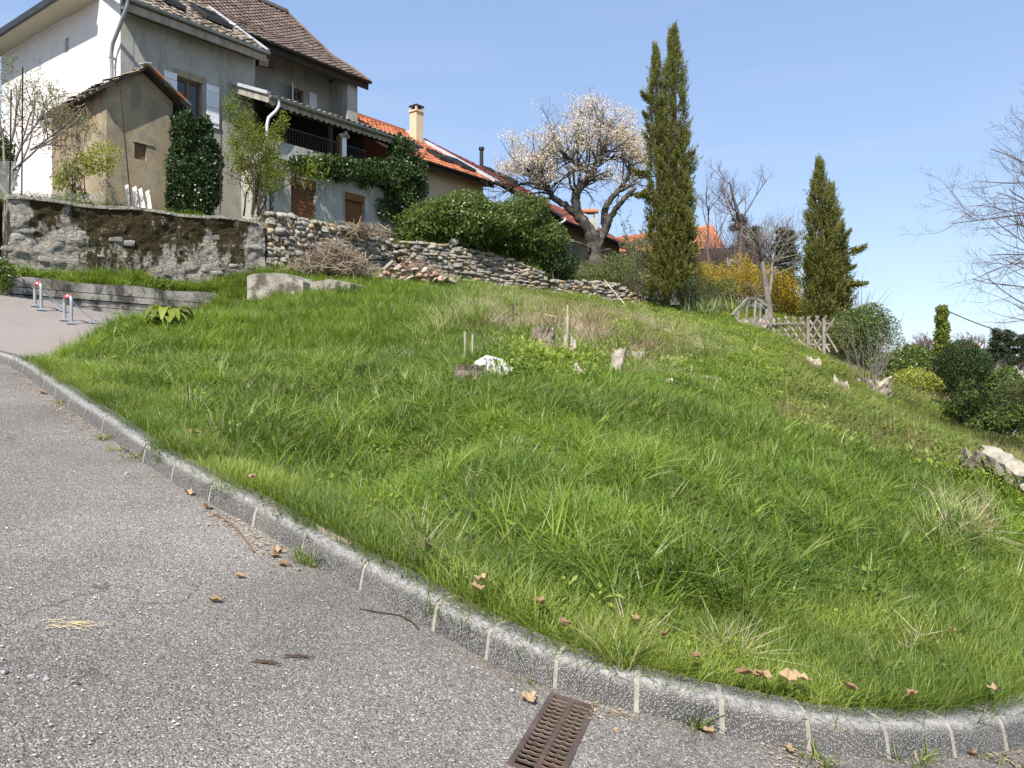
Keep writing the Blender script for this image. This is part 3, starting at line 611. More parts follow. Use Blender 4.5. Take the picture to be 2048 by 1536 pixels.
# ------------------------------------------------------------------ houses
def hb(t0, t1, w0_, w1_, z0, z1, mb=None):
    mb = mb or MB(); return mb.box(H, (t0, w0_, z0), (t1, w1_, z1))
def wall_open(mb, t0, t1, z0, z1, wa, wb, ops, axis='t'):
    """solid wall slab with rectangular openings (a0,a1,b0,b1)"""
    cuts = sorted({t0, t1, *[o[0] for o in ops], *[o[1] for o in ops]})
    for a0, a1 in zip(cuts[:-1], cuts[1:]):
        zz = [z0]
        for o in sorted((o for o in ops if o[0] < (a0+a1)/2 < o[1]), key=lambda o: o[2]): zz += [o[2], o[3]]
        zz.append(z1)
        for b0, b1 in zip(zz[::2], zz[1::2]):
            if axis == 't': mb.box(H, (a0, wa, b0), (a1, wb, b1))
            else: mb.box(lambda x, y, z: H(y, x, z), (a0, wa, b0), (a1, wb, b1))
    return mb
def tiles(name, m, parent, left, right, tw=.25, rows=.34, amp=.035, thick=.035, old=0.):
    """left/right: profile polylines from eave to ridge. Each tile is its own curved piece with its own tone."""
    left = np.array(left, float); right = np.array(right, float)
    dl = np.r_[0, np.cumsum(np.linalg.norm(np.diff(left, axis=0), axis=1))]; n_r = max(1, int(dl[-1]/rows)); wid = np.linalg.norm(right[0]-left[0]); n_c = max(1, int(wid/tw))
    prof_u = np.array([0, .18, .36, .54, .7, .86, 1.]); prof_h = np.array([.35, .9, 1., .7, .15, 0., .3])*amp
    fr_ = np.linspace(0, 1, n_r+1); mb = MB()
    Lp = np.stack([np.interp(fr_*dl[-1], dl, left[:, k]) for k in range(3)], 1)
    Rp = np.stack([np.interp(fr_*dl[-1], dl, right[:, k]) for k in range(3)], 1)
    nn = norm(np.cross(right[0]-left[0], left[-1]-left[0])); nn = nn if nn[2] > 0 else -nn
    vs3 = []; fs = []; rn = []; c = 0
    for r in range(n_r):
        up = Lp[r+1]-Lp[r]
        for q in range(n_c):
            u = (q+prof_u)/n_c; lo = Lp[r]+(Rp[r]-Lp[r])*u[:, None]; hi = Lp[r+1]+(Rp[r+1]-Lp[r+1])*u[:, None]
            j = R.normal()*.006*(1+old*3); lo = lo-(hi-lo)*.06*(1+old*R.random()); tn = R.random()
            lo_t = lo+nn*(prof_h+thick+j)[:, None]; hi_t = hi+nn*(prof_h+j*.5)[:, None]; lo_b = lo_t-nn*thick*.95
            vs3 += [lo_b, lo_t, hi_t]; rn += [tn]*21; k = np.arange(6)
            fs.append(np.concatenate([np.stack([c+k, c+k+1, c+k+8, c+k+7], 1), np.stack([c+7+k, c+8+k, c+15+k, c+14+k], 1)])); c += 21
    mb.add(np.concatenate(vs3), np.concatenate(fs), rn)
    return mb.build(name, m, parent, smooth=False, kind='stuff')
def slab(left, right, th, mb=None):
    """plank deck under tiles: polyline left/right thickened downward"""
    mb = mb or MB()
    for i in range(len(left)-1):
        a, b, c, d = [np.array(q, float) for q in (left[i], right[i], right[i+1], left[i+1])]; dn = np.array([0, 0, -th])
        mb.add([a, b, c, d, a+dn, b+dn, c+dn, d+dn], [[0,1,2,3],[4,7,6,5],[0,4,5,1],[1,5,6,2],[2,6,7,3],[3,7,4,0]])
    return mb
def gutter(name, p, q, m, parent, r=.065):
    p = np.array(p, float); q = np.array(q, float); d = norm(q-p); side = norm(np.cross(d, [0, 0, 1])); a = np.linspace(0, np.pi, 7)
    ring = lambda c, rr: [c+side*math.cos(x)*rr-np.array([0, 0, 1])*math.sin(x)*rr for x in a]
    v = ring(p, r)+ring(q, r)+ring(p, r*.9)+ring(q, r*.9); mb = MB()
    mb.add(v, [[i, i+1, 8+i, 7+i] for i in range(6)]+[[14+i, 21+i, 22+i, 15+i] for i in range(6)]+[[0,14,21,7],[6,13,27,20]])
    mb.add(ring(p, r), np.arange(7)); mb.add(ring(q, r), np.arange(7)); return mb.build(name, m, parent, smooth=False)
def pipe(name, pts, r, m, parent): return MB().tube(np.array(pts, float), r, 8).build(name, m, parent, smooth=True)
house = root('old_farmhouse', H(0, 0, 6), 'tall old house with white side wall, grey shaded front and brown tiled roofs', 'house')
EA = 12.25
def roofA(w): return EA+(w+.62)*.70
tA1 = hp(508, 140, 0)[0]
# side wall (white)
wsl = [tp(130, 76, 0), tp(139, 103, 0)]
sw_ = MB(); wall_open(sw_, .0, 9.6, 5.0, 11.9, 0, .35, [], 'w')
wa_, wb_ = tp(137.5, 88, 0)[0], tp(129.5, 88, 0)[0]; zs0, zs1 = tp(134, 104, 0)[1], tp(134, 76, 0)[1]
sw_ = MB(); wall_open(sw_, 0.0, 9.6, 5.0, 12.88, 0, .35, [(min(wa_, wb_), max(wa_, wb_), zs0, zs1)], 'w')
# trim: front triangle under the verge
def fix_front(v):
    w = (v-np.array([*H0, 0]))[:2]@HV; 
    return v
sw2 = MB()
for w_0, w_1 in zip(np.linspace(0, 9.6, 40)[:-1], np.linspace(0, 9.6, 40)[1:]):
    pass
top_line = lambda w: min(roofA(w)-.12, 12.93+.06*w)
sw_ = MB()
cutw = sorted({0., .3, .6, .9, 1.2, 1.5, 3., 5., 7., 9.6, min(wa_, wb_), max(wa_, wb_)})
for c0, c1 in zip(cutw[:-1], cutw[1:]):
    inside = min(wa_, wb_)-1e-6 <= c0 and c1 <= max(wa_, wb_)+1e-6
    segs = [(5., None)] if not inside else [(5., zs0), (zs1, None)]
    for b0, b1 in segs:
        za, zb = (top_line(c0), top_line(c1)) if b1 is None else (b1, b1)
        sw_.add([H(0,c0,b0),H(0,c1,b0),H(0,c1,zb),H(0,c0,za),H(.35,c0,b0),H(.35,c1,b0),H(.35,c1,zb),H(.35,c0,za)], [[0,1,2,3],[7,6,5,4],[3,2,6,7],[0,4,5,1]]+([[1,5,6,2]] if inside or abs(c1-min(wa_, wb_)) < 1e-6 or c1 > 9.5 else [])+([[0,3,7,4]] if inside or abs(c0-max(wa_, wb_)) < 1e-6 or c0 == 0 else []))
sw_.build('side_wall', M['plaster_white'], house)
hb(.30, .34, min(wa_, wb_), max(wa_, wb_), zs0, zs1).build('slot_window', M['plaster_white'], house)
# front wall with window
ft0, fz1 = hp(354, 150, 0); ft1, _ = hp(405, 200, 0); fz0 = hp(385, 243, 0)[1]; fz1 = hp(357, 152, 0)[1]
fw = MB(); wall_open(fw, .352, tA1, 5.0, EA+.35, 0, .4, [(ft0, ft1, fz0, fz1)]); hb(0, .3515, 0.0, .4, 5, 12.2)
fw.box(H, (-.002, -.012, 5.0), (.36, -.001, EA+.28)); fw.build('front_wall', M['plaster_grey'], house)
hb(tA1-.002, tA1+.3, .401, 3.0, 5, 12.5).build('return_wall', M['plaster_grey'], house)
hb(ft0-.12, ft1+.12, -.018, -.002, fz1+.001, fz1+.20).build('lintel', M['plaster_beige'], house)
hb(ft0-.12, ft1+.12, -.05, .1, fz0-.08, fz0-.001).build('window_sill', M['concrete_pale'], house)
def window(parent, t0, t1, z0, z1, w, rows=3, frame_m='wood_brown', fw_=.06, mw=.03):
    fr = MB(); hb(t0, t0+fw_, w, w+.06, z0, z1, fr); hb(t1-fw_, t1, w, w+.06, z0, z1, fr); hb(t0+fw_, t1-fw_, w, w+.06, z0, z0+fw_, fr); hb(t0+fw_, t1-fw_, w, w+.06, z1-fw_, z1, fr)
    tm = (t0+t1)/2; hb(tm-.045, tm+.045, w-.01, w+.05, z0+fw_, z1-fw_, fr)
    f = fr.build('window', M[frame_m], parent)
    for a, b in ((t0+fw_, tm-.045), (tm+.045, t1-fw_)):
        for k in range(rows):
            c0 = z0+fw_+(z1-z0-2*fw_)*k/rows; c1 = z0+fw_+(z1-z0-2*fw_)*(k+1)/rows
            if k: hb(a, b, w+.005, w+.045, c0-mw/2, c0+mw/2).build('glazing_bar', M[frame_m], f)
            hb(a, b, w+.03, w+.036, c0+(mw/2 if k else 0), c1-(mw/2 if k < rows-1 else 0)).build('pane', M['glass'], f)
    hb(t0, t1, w+.5, w+.52, z0, z1).build('room_shade_sheet', M['pit'], f)  # near-black sheet stands in for the shade of the room behind
    return f
window(house, ft0, ft1, fz0, fz1, .16)
def shutter(parent, t0, t1, z0, z1, w=-.05, m='white_paint'):
    n = 4; s = None; mb = MB()
    for k in range(n): hb(t0+(t1-t0)*k/n+.003, t0+(t1-t0)*(k+1)/n-.003, w, w+.03, z0, z1, mb)
    s = mb.build('shutter', M[m], parent)
    for f in (.13, .5, .87): hb(t0+.02, t1-.02, w-.025, w-.001, z0+(z1-z0)*f-.04, z0+(z1-z0)*f+.04).build('batten', M[m], s)
    return s
shutter(house, hp(327, 0, 0)[0], ft0-.02, fz0-.02, fz1+.03); shutter(house, hp(411.5, 0, 0)[0], hp(437, 0, 0)[0], fz0-.02, fz1+.03)
# roof A
lA = [H(-.25, w, roofA(w)+.12) for w in (-.62, 1.2, 3.0, 5.2)]; rA = [H(4.36, w, roofA(w)+.12) for w in (-.62, 1.2, 3.0, 5.2)]
slab(lA, rA, .10).build('roof_deck', M['old_wood'], house)
la2, ra2 = [p+[0,0,.01] for p in lA], [p+[0,0,.01] for p in rA]
tiles('roof_tiles', M['tile_old'], house, la2, ra2, .22, .26, .035, .03, .5)
hb(-.22, 4.36, -.60, -.52, EA-.22, EA+.0).build('eave_board', M['old_wood'], house)
gutter('gutter', H(-.28, -.70, EA+.10), H(4.40, -.70, EA+.06), M['zinc'], house, .075)
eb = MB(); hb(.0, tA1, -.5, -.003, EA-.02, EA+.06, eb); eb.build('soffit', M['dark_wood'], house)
MB().beam(rA[0]+[0,0,.03]+np.r_[HU*.03, 0], rA[2]+[0,0,.03]+np.r_[HU*.03, 0], .10, .09).build('verge_flashing', M['zinc_pale'], house)
MB().beam(H(-.27, -.66, roofA(-.62)-.0), H(-.27, 1.5, roofA(1.5)-.0), .05, .28).build('verge_board', M['white_paint'], house)
pipe('vent_pipe', [H(3.6, .9, roofA(.9)+.1), H(3.75, .75, roofA(.9)+.16), H(3.95, .55, roofA(.9)+.1)], .04, M['white_paint'], house)
def skylight(parent, t0, t1, w_0, w_1, rf, m='dark'):
    n = np.array([0, 0, 1.]); mb = MB()
    a, b, c, d = H(t0, w_0, rf(w_0)), H(t1, w_0, rf(w_0)), H(t1, w_1, rf(w_1)), H(t0, w_1, rf(w_1)); u = np.array([0, 0, .2]); 
    e = [a+u, b+u, c+u, d+u]; 
    for p, q in ((0, 1), (1, 2), (2, 3), (3, 0)): mb.beam(e[p], e[q], .09, .12)
    o = mb.build('skylight', M[m], parent)
    MB().add([p+[0, 0, -.01] for p in e], [[0,1,2,3]]).build('pane', M['glass'], o)
rA_ = lambda w: roofA(w)+.08
skylight(house, *sorted((hp(322,8,.6)[0], hp(358,30,.6)[0])), .25, 1.25, rA_)
skylight(house, *sorted((hp(405,40,.6)[0], hp(452,68,.6)[0])), .25, 1.25, rA_)
# left soffit and fascia
ws = [1.35, 4, 7, 9.8]; zl = lambda w: 12.93+.06*w
for k, (t0, t1) in enumerate([(-.70+.07*i, -.70+.07*(i+1)-.006) for i in range(10)]):
    mb = MB()
    for a, b in zip(ws[:-1], ws[1:]):
        mb.add([H(t0,a,zl(a)),H(t1,a,zl(a)),H(t1,b,zl(b)),H(t0,b,zl(b)),H(t0,a,zl(a)+.02),H(t1,a,zl(a)+.02),H(t1,b,zl(b)+.02),H(t0,b,zl(b)+.02)], [[0,1,2,3],[7,6,5,4],[0,4,5,1],[1,5,6,2],[2,6,7,3],[3,7,4,0]])
    mb.build('soffit_board', M['soffit'], house)
MB().beam(H(-.76, 1.2, zl(1.2)+.06), H(-.76, 9.8, zl(9.8)+.06), .1, .20).build('side_gutter', M['dark'], house)
tiles('side_roof_tiles', M['tile_brown'], house, [H(-.7, 9.8, zl(9.8)+.17), H(2.2, 8.2, 15.6)], [H(-.7, 1.3, zl(1.3)+.17), H(2.2, 4.6, 15.6)], .25, .33)
slab([H(-.7, 9.8, zl(9.8)+.16), H(2.2, 8.2, 15.58)], [H(-.7, 1.3, zl(1.3)+.16), H(2.2, 4.6, 15.58)], .08).build('side_roof_deck', M['dark_wood'], house)
hb(.3, 10.0, 9.2, 9.6, 5, 13.0).build('back_wall', M['plaster_white'], house)
# downpipe on the corner
wq = .28
pipe('downpipe', [H(-.12, -.70, EA+.02), H(-.12, -.68, EA-.14), H(-.16, -.3, EA-.62), H(-.16, .12, EA-.98), H(-.14, .26, EA-1.22), H(-.12, .28, 10.5), H(-.12, .28, 6.0)], .055, M['zinc'], house)
for z in (10.9, 10.2, 9.4): hb(-.19, -.005, .215, .345, z, z+.03).build('pipe_clip', M['zinc'], house)
# block B : big steep roof
tb0, tb1 = 4.05, 10.42; EB = 13.72
pB = [(1.5, EB), (2.6, EB+.80), (3.85, EB+1.62), (7.1, EB+4.45)]
lB = [H(tb0, w, z) for w, z in pB]; rB = [H(tb1-(.0 if i < 3 else .0), w, z) for i, (w, z) in enumerate(pB)]
slab(lB, rB, .12).build('big_roof_deck', M['dark_wood'], house)
tiles('big_roof_tiles', M['tile_brown'], house, [p+[0,0,.01] for p in lB], [p+[0,0,.01] for p in rB], .27, .26, .04, .04)
bk = [H(tb0, 7.1, EB+4.45), H(tb0, 12., EB+.5)]; bk2 = [H(tb1, 7.1, EB+4.45), H(tb1, 12., EB+.5)]
slab(bk, bk2, .12).build('rear_roof_deck', M['tile_brown'], house)
for a, b in zip(rB[:-1], rB[1:]): MB().beam(a+[0,0,.06]+np.r_[HU*.04,0], b+[0,0,.06]+np.r_[HU*.04,0], .05, .14).build('verge_tile', M['tile_brown'], house)
MB().beam(H(tb0, 7.1, EB+4.55), H(tb1, 7.1, EB+4.55), .26, .14).build('ridge_tile', M['tile_brown'], house)
gutter('big_gutter', H(tb0, 1.42, EB+.02), H(tb1+.05, 1.42, EB+.0), M['dark'], house, .085)
hb(tb0, tb1, 1.52, 1.57, EB-.30, EB-.10).build('big_eave_board', M['dark_wood'], house)
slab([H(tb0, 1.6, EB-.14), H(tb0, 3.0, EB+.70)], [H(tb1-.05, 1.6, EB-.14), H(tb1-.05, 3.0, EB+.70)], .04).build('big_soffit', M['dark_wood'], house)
for k in range(9): MB().beam(H(tb0+.3+k*.74, 1.6, EB-.20), H(tb0+.3+k*.74, 2.95, EB+.62), .09, .12).build('rafter', M['dark_wood'], house)
tpl, tpr = hp(695, 0, 1.75)[0], hp(715, 0, 1.75)[0]
wbk = 2.9; bt0, bt1 = hp(586, 0, wbk)[0], hp(607, 0, wbk)[0]; bz1 = hp(590, 176, wbk)[1]
mb = MB(); wall_open(mb, tA1+.31, tpl, 5.5, EB+.75, wbk, wbk+.35, [(bt0, bt1, bz1-1.05, bz1)]); mb.build('recessed_wall', M['plaster_grey'], house)
hb(tpl, tpr, 1.75, 3.4, 5.5, EB+.05).build('end_pillar', M['plaster_grey'], house)
hb(tpl+.01, tpr-.01, 3.41, 11.8, 5.5, EB+.5).build('end_wall', M['plaster_grey'], house)
gb = MB()
gb.add([H(tpr-.02, 1.8, EB), H(tpr-.02, 11.9, EB+.45), H(tpr-.02, 7.1, EB+4.3)], [[0, 1, 2]]); gb.build('gable_wall', M['plaster_grey'], house)
window(house, bt0, bt1, bz1-1.05, bz1, wbk+.12, 2)
shutter(house, hp(617, 0, wbk)[0], hp(632, 0, wbk)[0], bz1-1.05, bz1+.02, wbk-.06)
mb = MB(); a, b = H(bt0, wbk-.03, bz1-1.05), H(bt0-.32, wbk-.42, bz1-1.05); mb.beam(a+[0,0,.53], b+[0,0,.53], .03, 1.07); mb.build('shutter', M['white_paint'], house)
MB().beam(H(5.6, 1.0, EB-.95), H(5.6, 2.9, EB-.25), .22, .26).build('bracket_beam', M['dark_wood'], house)
# porch
PW = -2.0; pt0, pt1 = hp(540, 0, PW)[0], hp(840, 0, PW)[0]; EP = 10.32; pw2 = -1.82
slope_p = lambda w: EP+.06+(w-PW)*.40
slab([H(pt0, PW, slope_p(PW)), H(pt0, 0, slope_p(0)), ], [H(pt1, PW, slope_p(PW)), H(pt1, 0, slope_p(0))], .06).build('porch_roof_deck', M['dark_wood'], house)
slab([H(tA1, 0, slope_p(0)), H(tA1, 2.9, slope_p(2.2))], [H(pt1, 0, slope_p(0)), H(pt1, 2.9, slope_p(2.2))], .06).build('porch_roof_deck', M['dark_wood'], house)
tiles('porch_tiles', M['tile_old'], house, [H(pt0, PW, slope_p(PW)+.01), H(pt0, 0, slope_p(0)+.01)], [H(pt1, PW, slope_p(PW)+.01), H(pt1, 0, slope_p(0)+.01)], .22, .3, .04, .03)
gutter('porch_gutter', H(pt0-.05, PW-.08, EP+.03), H(pt1+.05, PW-.08, EP-.02), M['zinc'], house, .08)
for k, dz in enumerate((.0, -.125)):
    MB().beam(H(pt0-.03, PW, slope_p(PW)-.06+dz), H(pt0-.03, -.02, slope_p(-.02)-.06+dz), .03, .12).build('verge_plank', M['old_wood'], house)
MB().beam(H(pt0-.05, PW-.02, slope_p(PW)+.05), H(pt0-.05, -.02, slope_p(-.02)+.05), .12, .10).build('verge_flashing', M['zinc_pale'], house)
# scalloped valance
val = MB(); ns = int((pt1-pt0)/.22)
for k in range(ns):
    a = pt0+(pt1-pt0)*k/ns; b = pt0+(pt1-pt0)*(k+1)/ns-.004; xs_ = np.linspace(a, b, 7); low = [EP-.16-.07*math.sin(math.pi*i/6) for i in range(7)]
    fr_ = [H(x, PW+.03, z) for x, z in zip(xs_, low)]+[H(b, PW+.03, EP-.02), H(a, PW+.03, EP-.02)]; bk_ = [p+np.r_[HV*.02, 0] for p in fr_]
    val.add(fr_, np.arange(9)).add(bk_, np.arange(9)[::-1]).add(fr_+bk_, [[i, (i+1) % 9, 9+(i+1) % 9, 9+i] for i in range(9)])
val.build('scalloped_valance', M['old_wood'], house, kind='stuff')
# porch body: lower wall with roller shutters, parapet
d1a, d1b, d2a, d2b = [hp(x, 0, pw2)[0] for x in (582, 632, 690, 730)]; dz1 = hp(600, 356, pw2)[1]; lt0 = pt0+.25; lt1 = hp(800, 0, pw2)[0]
dz2 = hp(710, 388, pw2)[1]
mb = MB(); wall_open(mb, lt0, lt1, 5.0, 8.55, pw2, pw2+.3, [(d1a, d1b, 5.9, dz1), (d2a, d2b, 5.9, dz2)]); mb.build('lower_wall', M['plaster_low'], house)
hb(lt0, lt0+.3, pw2+.301, -.002, 5, 8.55).build('lower_side_wall', M['plaster_low'], house)
hb(lt0-.08, lt1+.04, pw2-.10, -.003, 8.552, 8.68).build('balcony_slab', M['plaster_low'], house)
hb(lt0, hp(690, 0, pw2)[0], pw2, pw2+.18, 8.682, 9.12).build('balcony_parapet', M['plaster_low'], house)
hb(lt0, lt0+.18, pw2+.181, -.003, 8.682, 9.12).build('balcony_side_parapet', M['plaster_low'], house)
for a, b, zt in ((d1a, d1b, dz1), (d2a, d2b, dz2)):
    mb = MB(); n = 34
    for k in range(n): z0 = 5.9+(zt-.24-5.9)*k/n; hb(a+.01, b-.01, pw2+.16-.012*(k % 2), pw2+.2, z0, 5.9+(zt-.24-5.9)*(k+1)/n, mb)
    d = mb.build('roller_shutter', M['roller'], house); hb(a+.005, b-.005, pw2+.02, pw2+.2, zt-.238, zt-.004).build('shutter_box', M['roller'], d)
for k in range(44):
    tt_ = lt0+.3+k*.105
    if tt_ < hp(735, 0, pw2)[0]: hb(tt_, tt_+.014, pw2+.06, pw2+.075, 9.125, 9.62).build('railing_bar', M['dark'], house)
hb(lt0+.2, hp(735, 0, pw2)[0], pw2+.055, pw2+.08, 9.621, 9.66).build('handrail', M['dark'], house)
px_ = hp(690, 0, pw2)[0]
hb(px_-.10, px_+.08, pw2+.02, pw2+.2, 8.683, 10.0).build('balcony_post', M['white_paint'], house)
hb(px_-.20, px_-.105, pw2+.02, pw2+.2, 8.683, 9.9).build('balcony_post_cheek', M['wood_brown'], house)
mb = MB(); mb.tube([H(px_-.16, pw2+.05, 9.86), H(px_+.0, pw2-.06, 10.0), H(px_+.14, pw2-.02, 9.88)], [.05, .09, .05], 8); mb.build('post_capital', M['pale_wood'], house)
for x in (665,): 
    q = hp(x, 0, pw2)[0]; hb(q-.06, q+.06, pw2+.05, pw2+.17, 8.70, 10.26).build('porch_post', M['dark_wood'], house)
hb(pt1-.5, pt1-.35, pw2+.05, pw2+.2, 8.69, 10.26).build('porch_post', M['wood_brown'], house)
hb(pt0+.05, pt1-.05, pw2+.02, pw2+.16, 10.14, 10.30).build('porch_beam', M['dark_wood'], house)
# back of balcony: dark boarded wall
mb = MB()
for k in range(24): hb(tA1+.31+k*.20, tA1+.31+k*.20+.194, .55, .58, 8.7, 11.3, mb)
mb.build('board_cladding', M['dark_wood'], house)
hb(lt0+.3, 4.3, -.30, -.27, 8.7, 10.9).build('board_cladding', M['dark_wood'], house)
xq = lambda x, y, z=PW-.08: H(hp(x, y, z)[0], z, hp(x, y, z)[1])
pipe('porch_downpipe', [xq(557,200), xq(558,212), xq(552,222), xq(537,236), xq(534,250), xq(534.5,300), xq(536,420)], .05, M['zinc_pale'], house)
# ---- orange roofed neighbour
nh = root('cream_house', H(13, 0, 6.2), 'cream rendered house with bright orange tile roof and zinc flashing behind the big bushes', 'house')
tc0, tc1 = 10.9, 15.7; EC = 10.35; rC = lambda w: EC+(w+.62)*.60
cz = MB(); wo0 = hp(829, 0, 0)[0]; wo1 = hp(851, 0, 0)[0]; wall_open(cz, tc0, tc1, 5, EC+.25, 0, .35, [(wo0, wo1, 6.9, hp(840,405,0)[1])]); cz.build('front_wall', M['cream'], nh)
hb(tc0, tc0+.35, .352, 9, 5, EC+.2).build('side_wall', M['cream'], nh)
window(nh, wo0, wo1, 6.9, hp(840,405,0)[1], .12, 1, 'white_paint')
hb(wo0-.1, wo1+.1, -.05, -.002, hp(840,405,0)[1]+.002, hp(840,405,0)[1]+.16).build('lintel', M['white_paint'], nh)
lC = [H(tc0-.4, w, rC(w)) for w in (-.62, 2, 5.1)]; rC_ = [H(tc1, w, rC(w)) for w in (-.62, 2, 5.1)]
slab(lC, rC_, .14).build('roof_deck', M['dark_wood'], nh)
tiles('roof_tiles', M['tile_orange'], nh, [p+[0,0,.01] for p in lC], [p+[0,0,.01] for p in rC_], .24, .36, .04, .035)
for k in range(4): slab([H(tc0-.3, -.58+.15*k, EC-.14+.03*k), H(tc0-.3, -.44+.15*k, EC-.11+.03*k)], [H(tc1, -.58+.15*k, EC-.14+.03*k), H(tc1, -.44+.15*k, EC-.11+.03*k)], .02).build('soffit_board', M['soffit_wood'], nh)
gutter('gutter', H(tc0-.4, -.70, EC+.04), H(tc1+.3, -.70, EC+.02), M['dark'], nh, .09)
hb(tc0-.4, tc1, -.64, -.60, EC-.20, EC-.0).build('eave_board', M['dark_wood'], nh)
MB().beam(H(tc1+.16, -.70, rC(-.62)+.10), H(tc1+.16, 5.15, rC(5.15)+.10), .34, .10).build('party_flashing', M['zinc_pale'], nh)
slab([H(tc0-.4, 5.1, rC(5.1)), H(tc0-.4, 9.5, EC+.4)], [H(tc1, 5.1, rC(5.1)), H(tc1, 9.5, EC+.4)], .14).build('rear_roof', M['tile_orange'], nh)
MB().beam(H(tc0-.4, 5.1, rC(5.1)+.06), H(tc1, 5.1, rC(5.1)+.06), .24, .12).build('ridge_tile', M['tile_orange'], nh)
rC2 = lambda w: rC(w)
for u0, u1, v in ((862, 880, 332), (890, 938, 350)):
    pass
def sky2(parent, u, v, w_0, w_1, dt, rf): t, _ = hp(u, v, (w_0+w_1)/2); skylight(parent, t, t+dt, w_0, w_1, lambda w: rf(w)-.05)
sky2(nh, 868, 331, .6, 1.5, .7, rC); sky2(nh, 908, 352, .2, 1.3, .8, rC)
def chimney(name, label, c, wx, z0, z1, m, capm, parent=None, pots=True):
    r = root(name, (c[0], c[1], z0), label, 'chimney') if parent is None else parent
    X = lambda x, y, z: np.array([*(c+HU*x+HV*y), z]); h = wx/2
    MB().box(X, (-h,-h,z0), (h,h,z1)).build('chimney_stack', m, r); s = r
    MB().box(X, (-h-.05,-h-.05,z1+.001), (h+.05,h+.05,z1+.07)).build('chimney_rim', m, r)
    for a in (-1, 1):
        for b in (-1, 1): MB().box(X, (a*h*.85-.04,b*h*.85-.04,z1+.071), (a*h*.85+.04,b*h*.85+.04,z1+.25)).build('cap_leg', m, r)
    MB().box(X, (-h-.03,-h-.03,z1+.251), (h+.03,h+.03,z1+.32)).build('chimney_cap', capm, r); return r
t_, z_ = hp(833, 278, 3.9); c = (H0+HU*t_+HV*3.9); D_ = c[1]
zt = CAMZ+(768-226)/F*D_
chimney('chimney', '', c, .46, z_-.9, zt, M['cream'], M['dark'], parent=nh)
# ---- dark red roofed house
rh = root('red_roof_house', H(18, 0, 6.2), 'long house with dark red tile roof and black stove flue behind the bushes', 'house')
td0, td1 = tc1+.34, hp(1118, 0, -.5)[0]
ER = P(1110, 432, H(td1, -.6, 0)[1])[2]; rD = lambda w: (EC+.10)+(w+.62)*.60
prf = ((-.62, 0), (2, 0), (5.3, 0))
dropf = (ER-(EC+.10))
lD = [H(td0, w, rD(w)) for w, _ in prf]; rDD = [H(td1, w, rD(w)+dropf) for w, _ in prf]
rDD[2] = P(1062, 384, H(td1-1.2, 5.3, 0)[1]); rDD[1] = (rDD[0]+rDD[2])/2
slab(lD, rDD, .14).build('roof_deck', M['dark_wood'], rh)
tiles('roof_tiles', M['tile_red'], rh, [p+[0,0,.01] for p in lD], [p+[0,0,.01] for p in rDD], .24, .36, .03, .03)
tiles('hip_tiles', M['tile_red'], rh, [rDD[0]+[0,0,.02], rDD[2]+[0,0,.02]], [H(td1+.3, 4.5, ER+.02), rDD[2]+[.05,.05,.02]], .24, .36, .03, .03)
hb(td0-.2, td1-.5, 0, .35, 5, ER-.1).build('front_wall', M['cream'], rh)
gutter('gutter', H(td0, -.70, EC+.10), H(td1, -.70, ER), M['zinc'], rh, .08)
te = td1-.5
hb(te-.01, te+.5, -.05, 4.5, 5, ER+.1).build('end_wall', M['plaster_low'], rh)
os_t0, os_t1 = hp(1088, 0, -.05)[0], hp(1102, 0, -.05)[0]
zt1, zt0 = hp(1095, 465, -.05)[1], hp(1095, 502, -.05)[1]
hb(te-1.3, te-.02, -.05, -.002, 5, ER-.1).build('corner_pier', M['plaster_low'], rh)
hb(os_t0, os_t1, -.12, -.052, zt0, zt1).build('shutter', M['amber_shutter'], rh)
q = lambda u, v, w=-.72: H(hp(u, v, w)[0], w, hp(u, v, w)[1])
pipe('downpipe', [q(1130,436), q(1130,441), q(1122,446), q(1110,450), q(1109,456), q(1109,512)], .05, M['zinc_pale'], rh)
t_, z_ = hp(963, 338, 4.2); cc = H(t_, 4.2, 0); Dz = cc[1]
fl = MB(); fl.tube([[cc[0], cc[1], z_-.5], [cc[0], cc[1], CAMZ+(768-300)/F*Dz]], .10, 12); fl.build('stove_flue', M['dark'], rh)
MB().tube([[cc[0], cc[1], CAMZ+(768-300)/F*Dz], [cc[0], cc[1], CAMZ+(768-295)/F*Dz]], .15, 12).build('flue_cap', M['dark'], rh)
for u, v, w_0, w_1, dt in ((960, 352, 1.0, 2.1, .8), (978, 346, 2.6, 3.4, .6), (1005, 362, 2.2, 3.0, .7)): sky2(rh, u, v, w_0, w_1, dt, lambda w: rD(w)+dropf*.55)
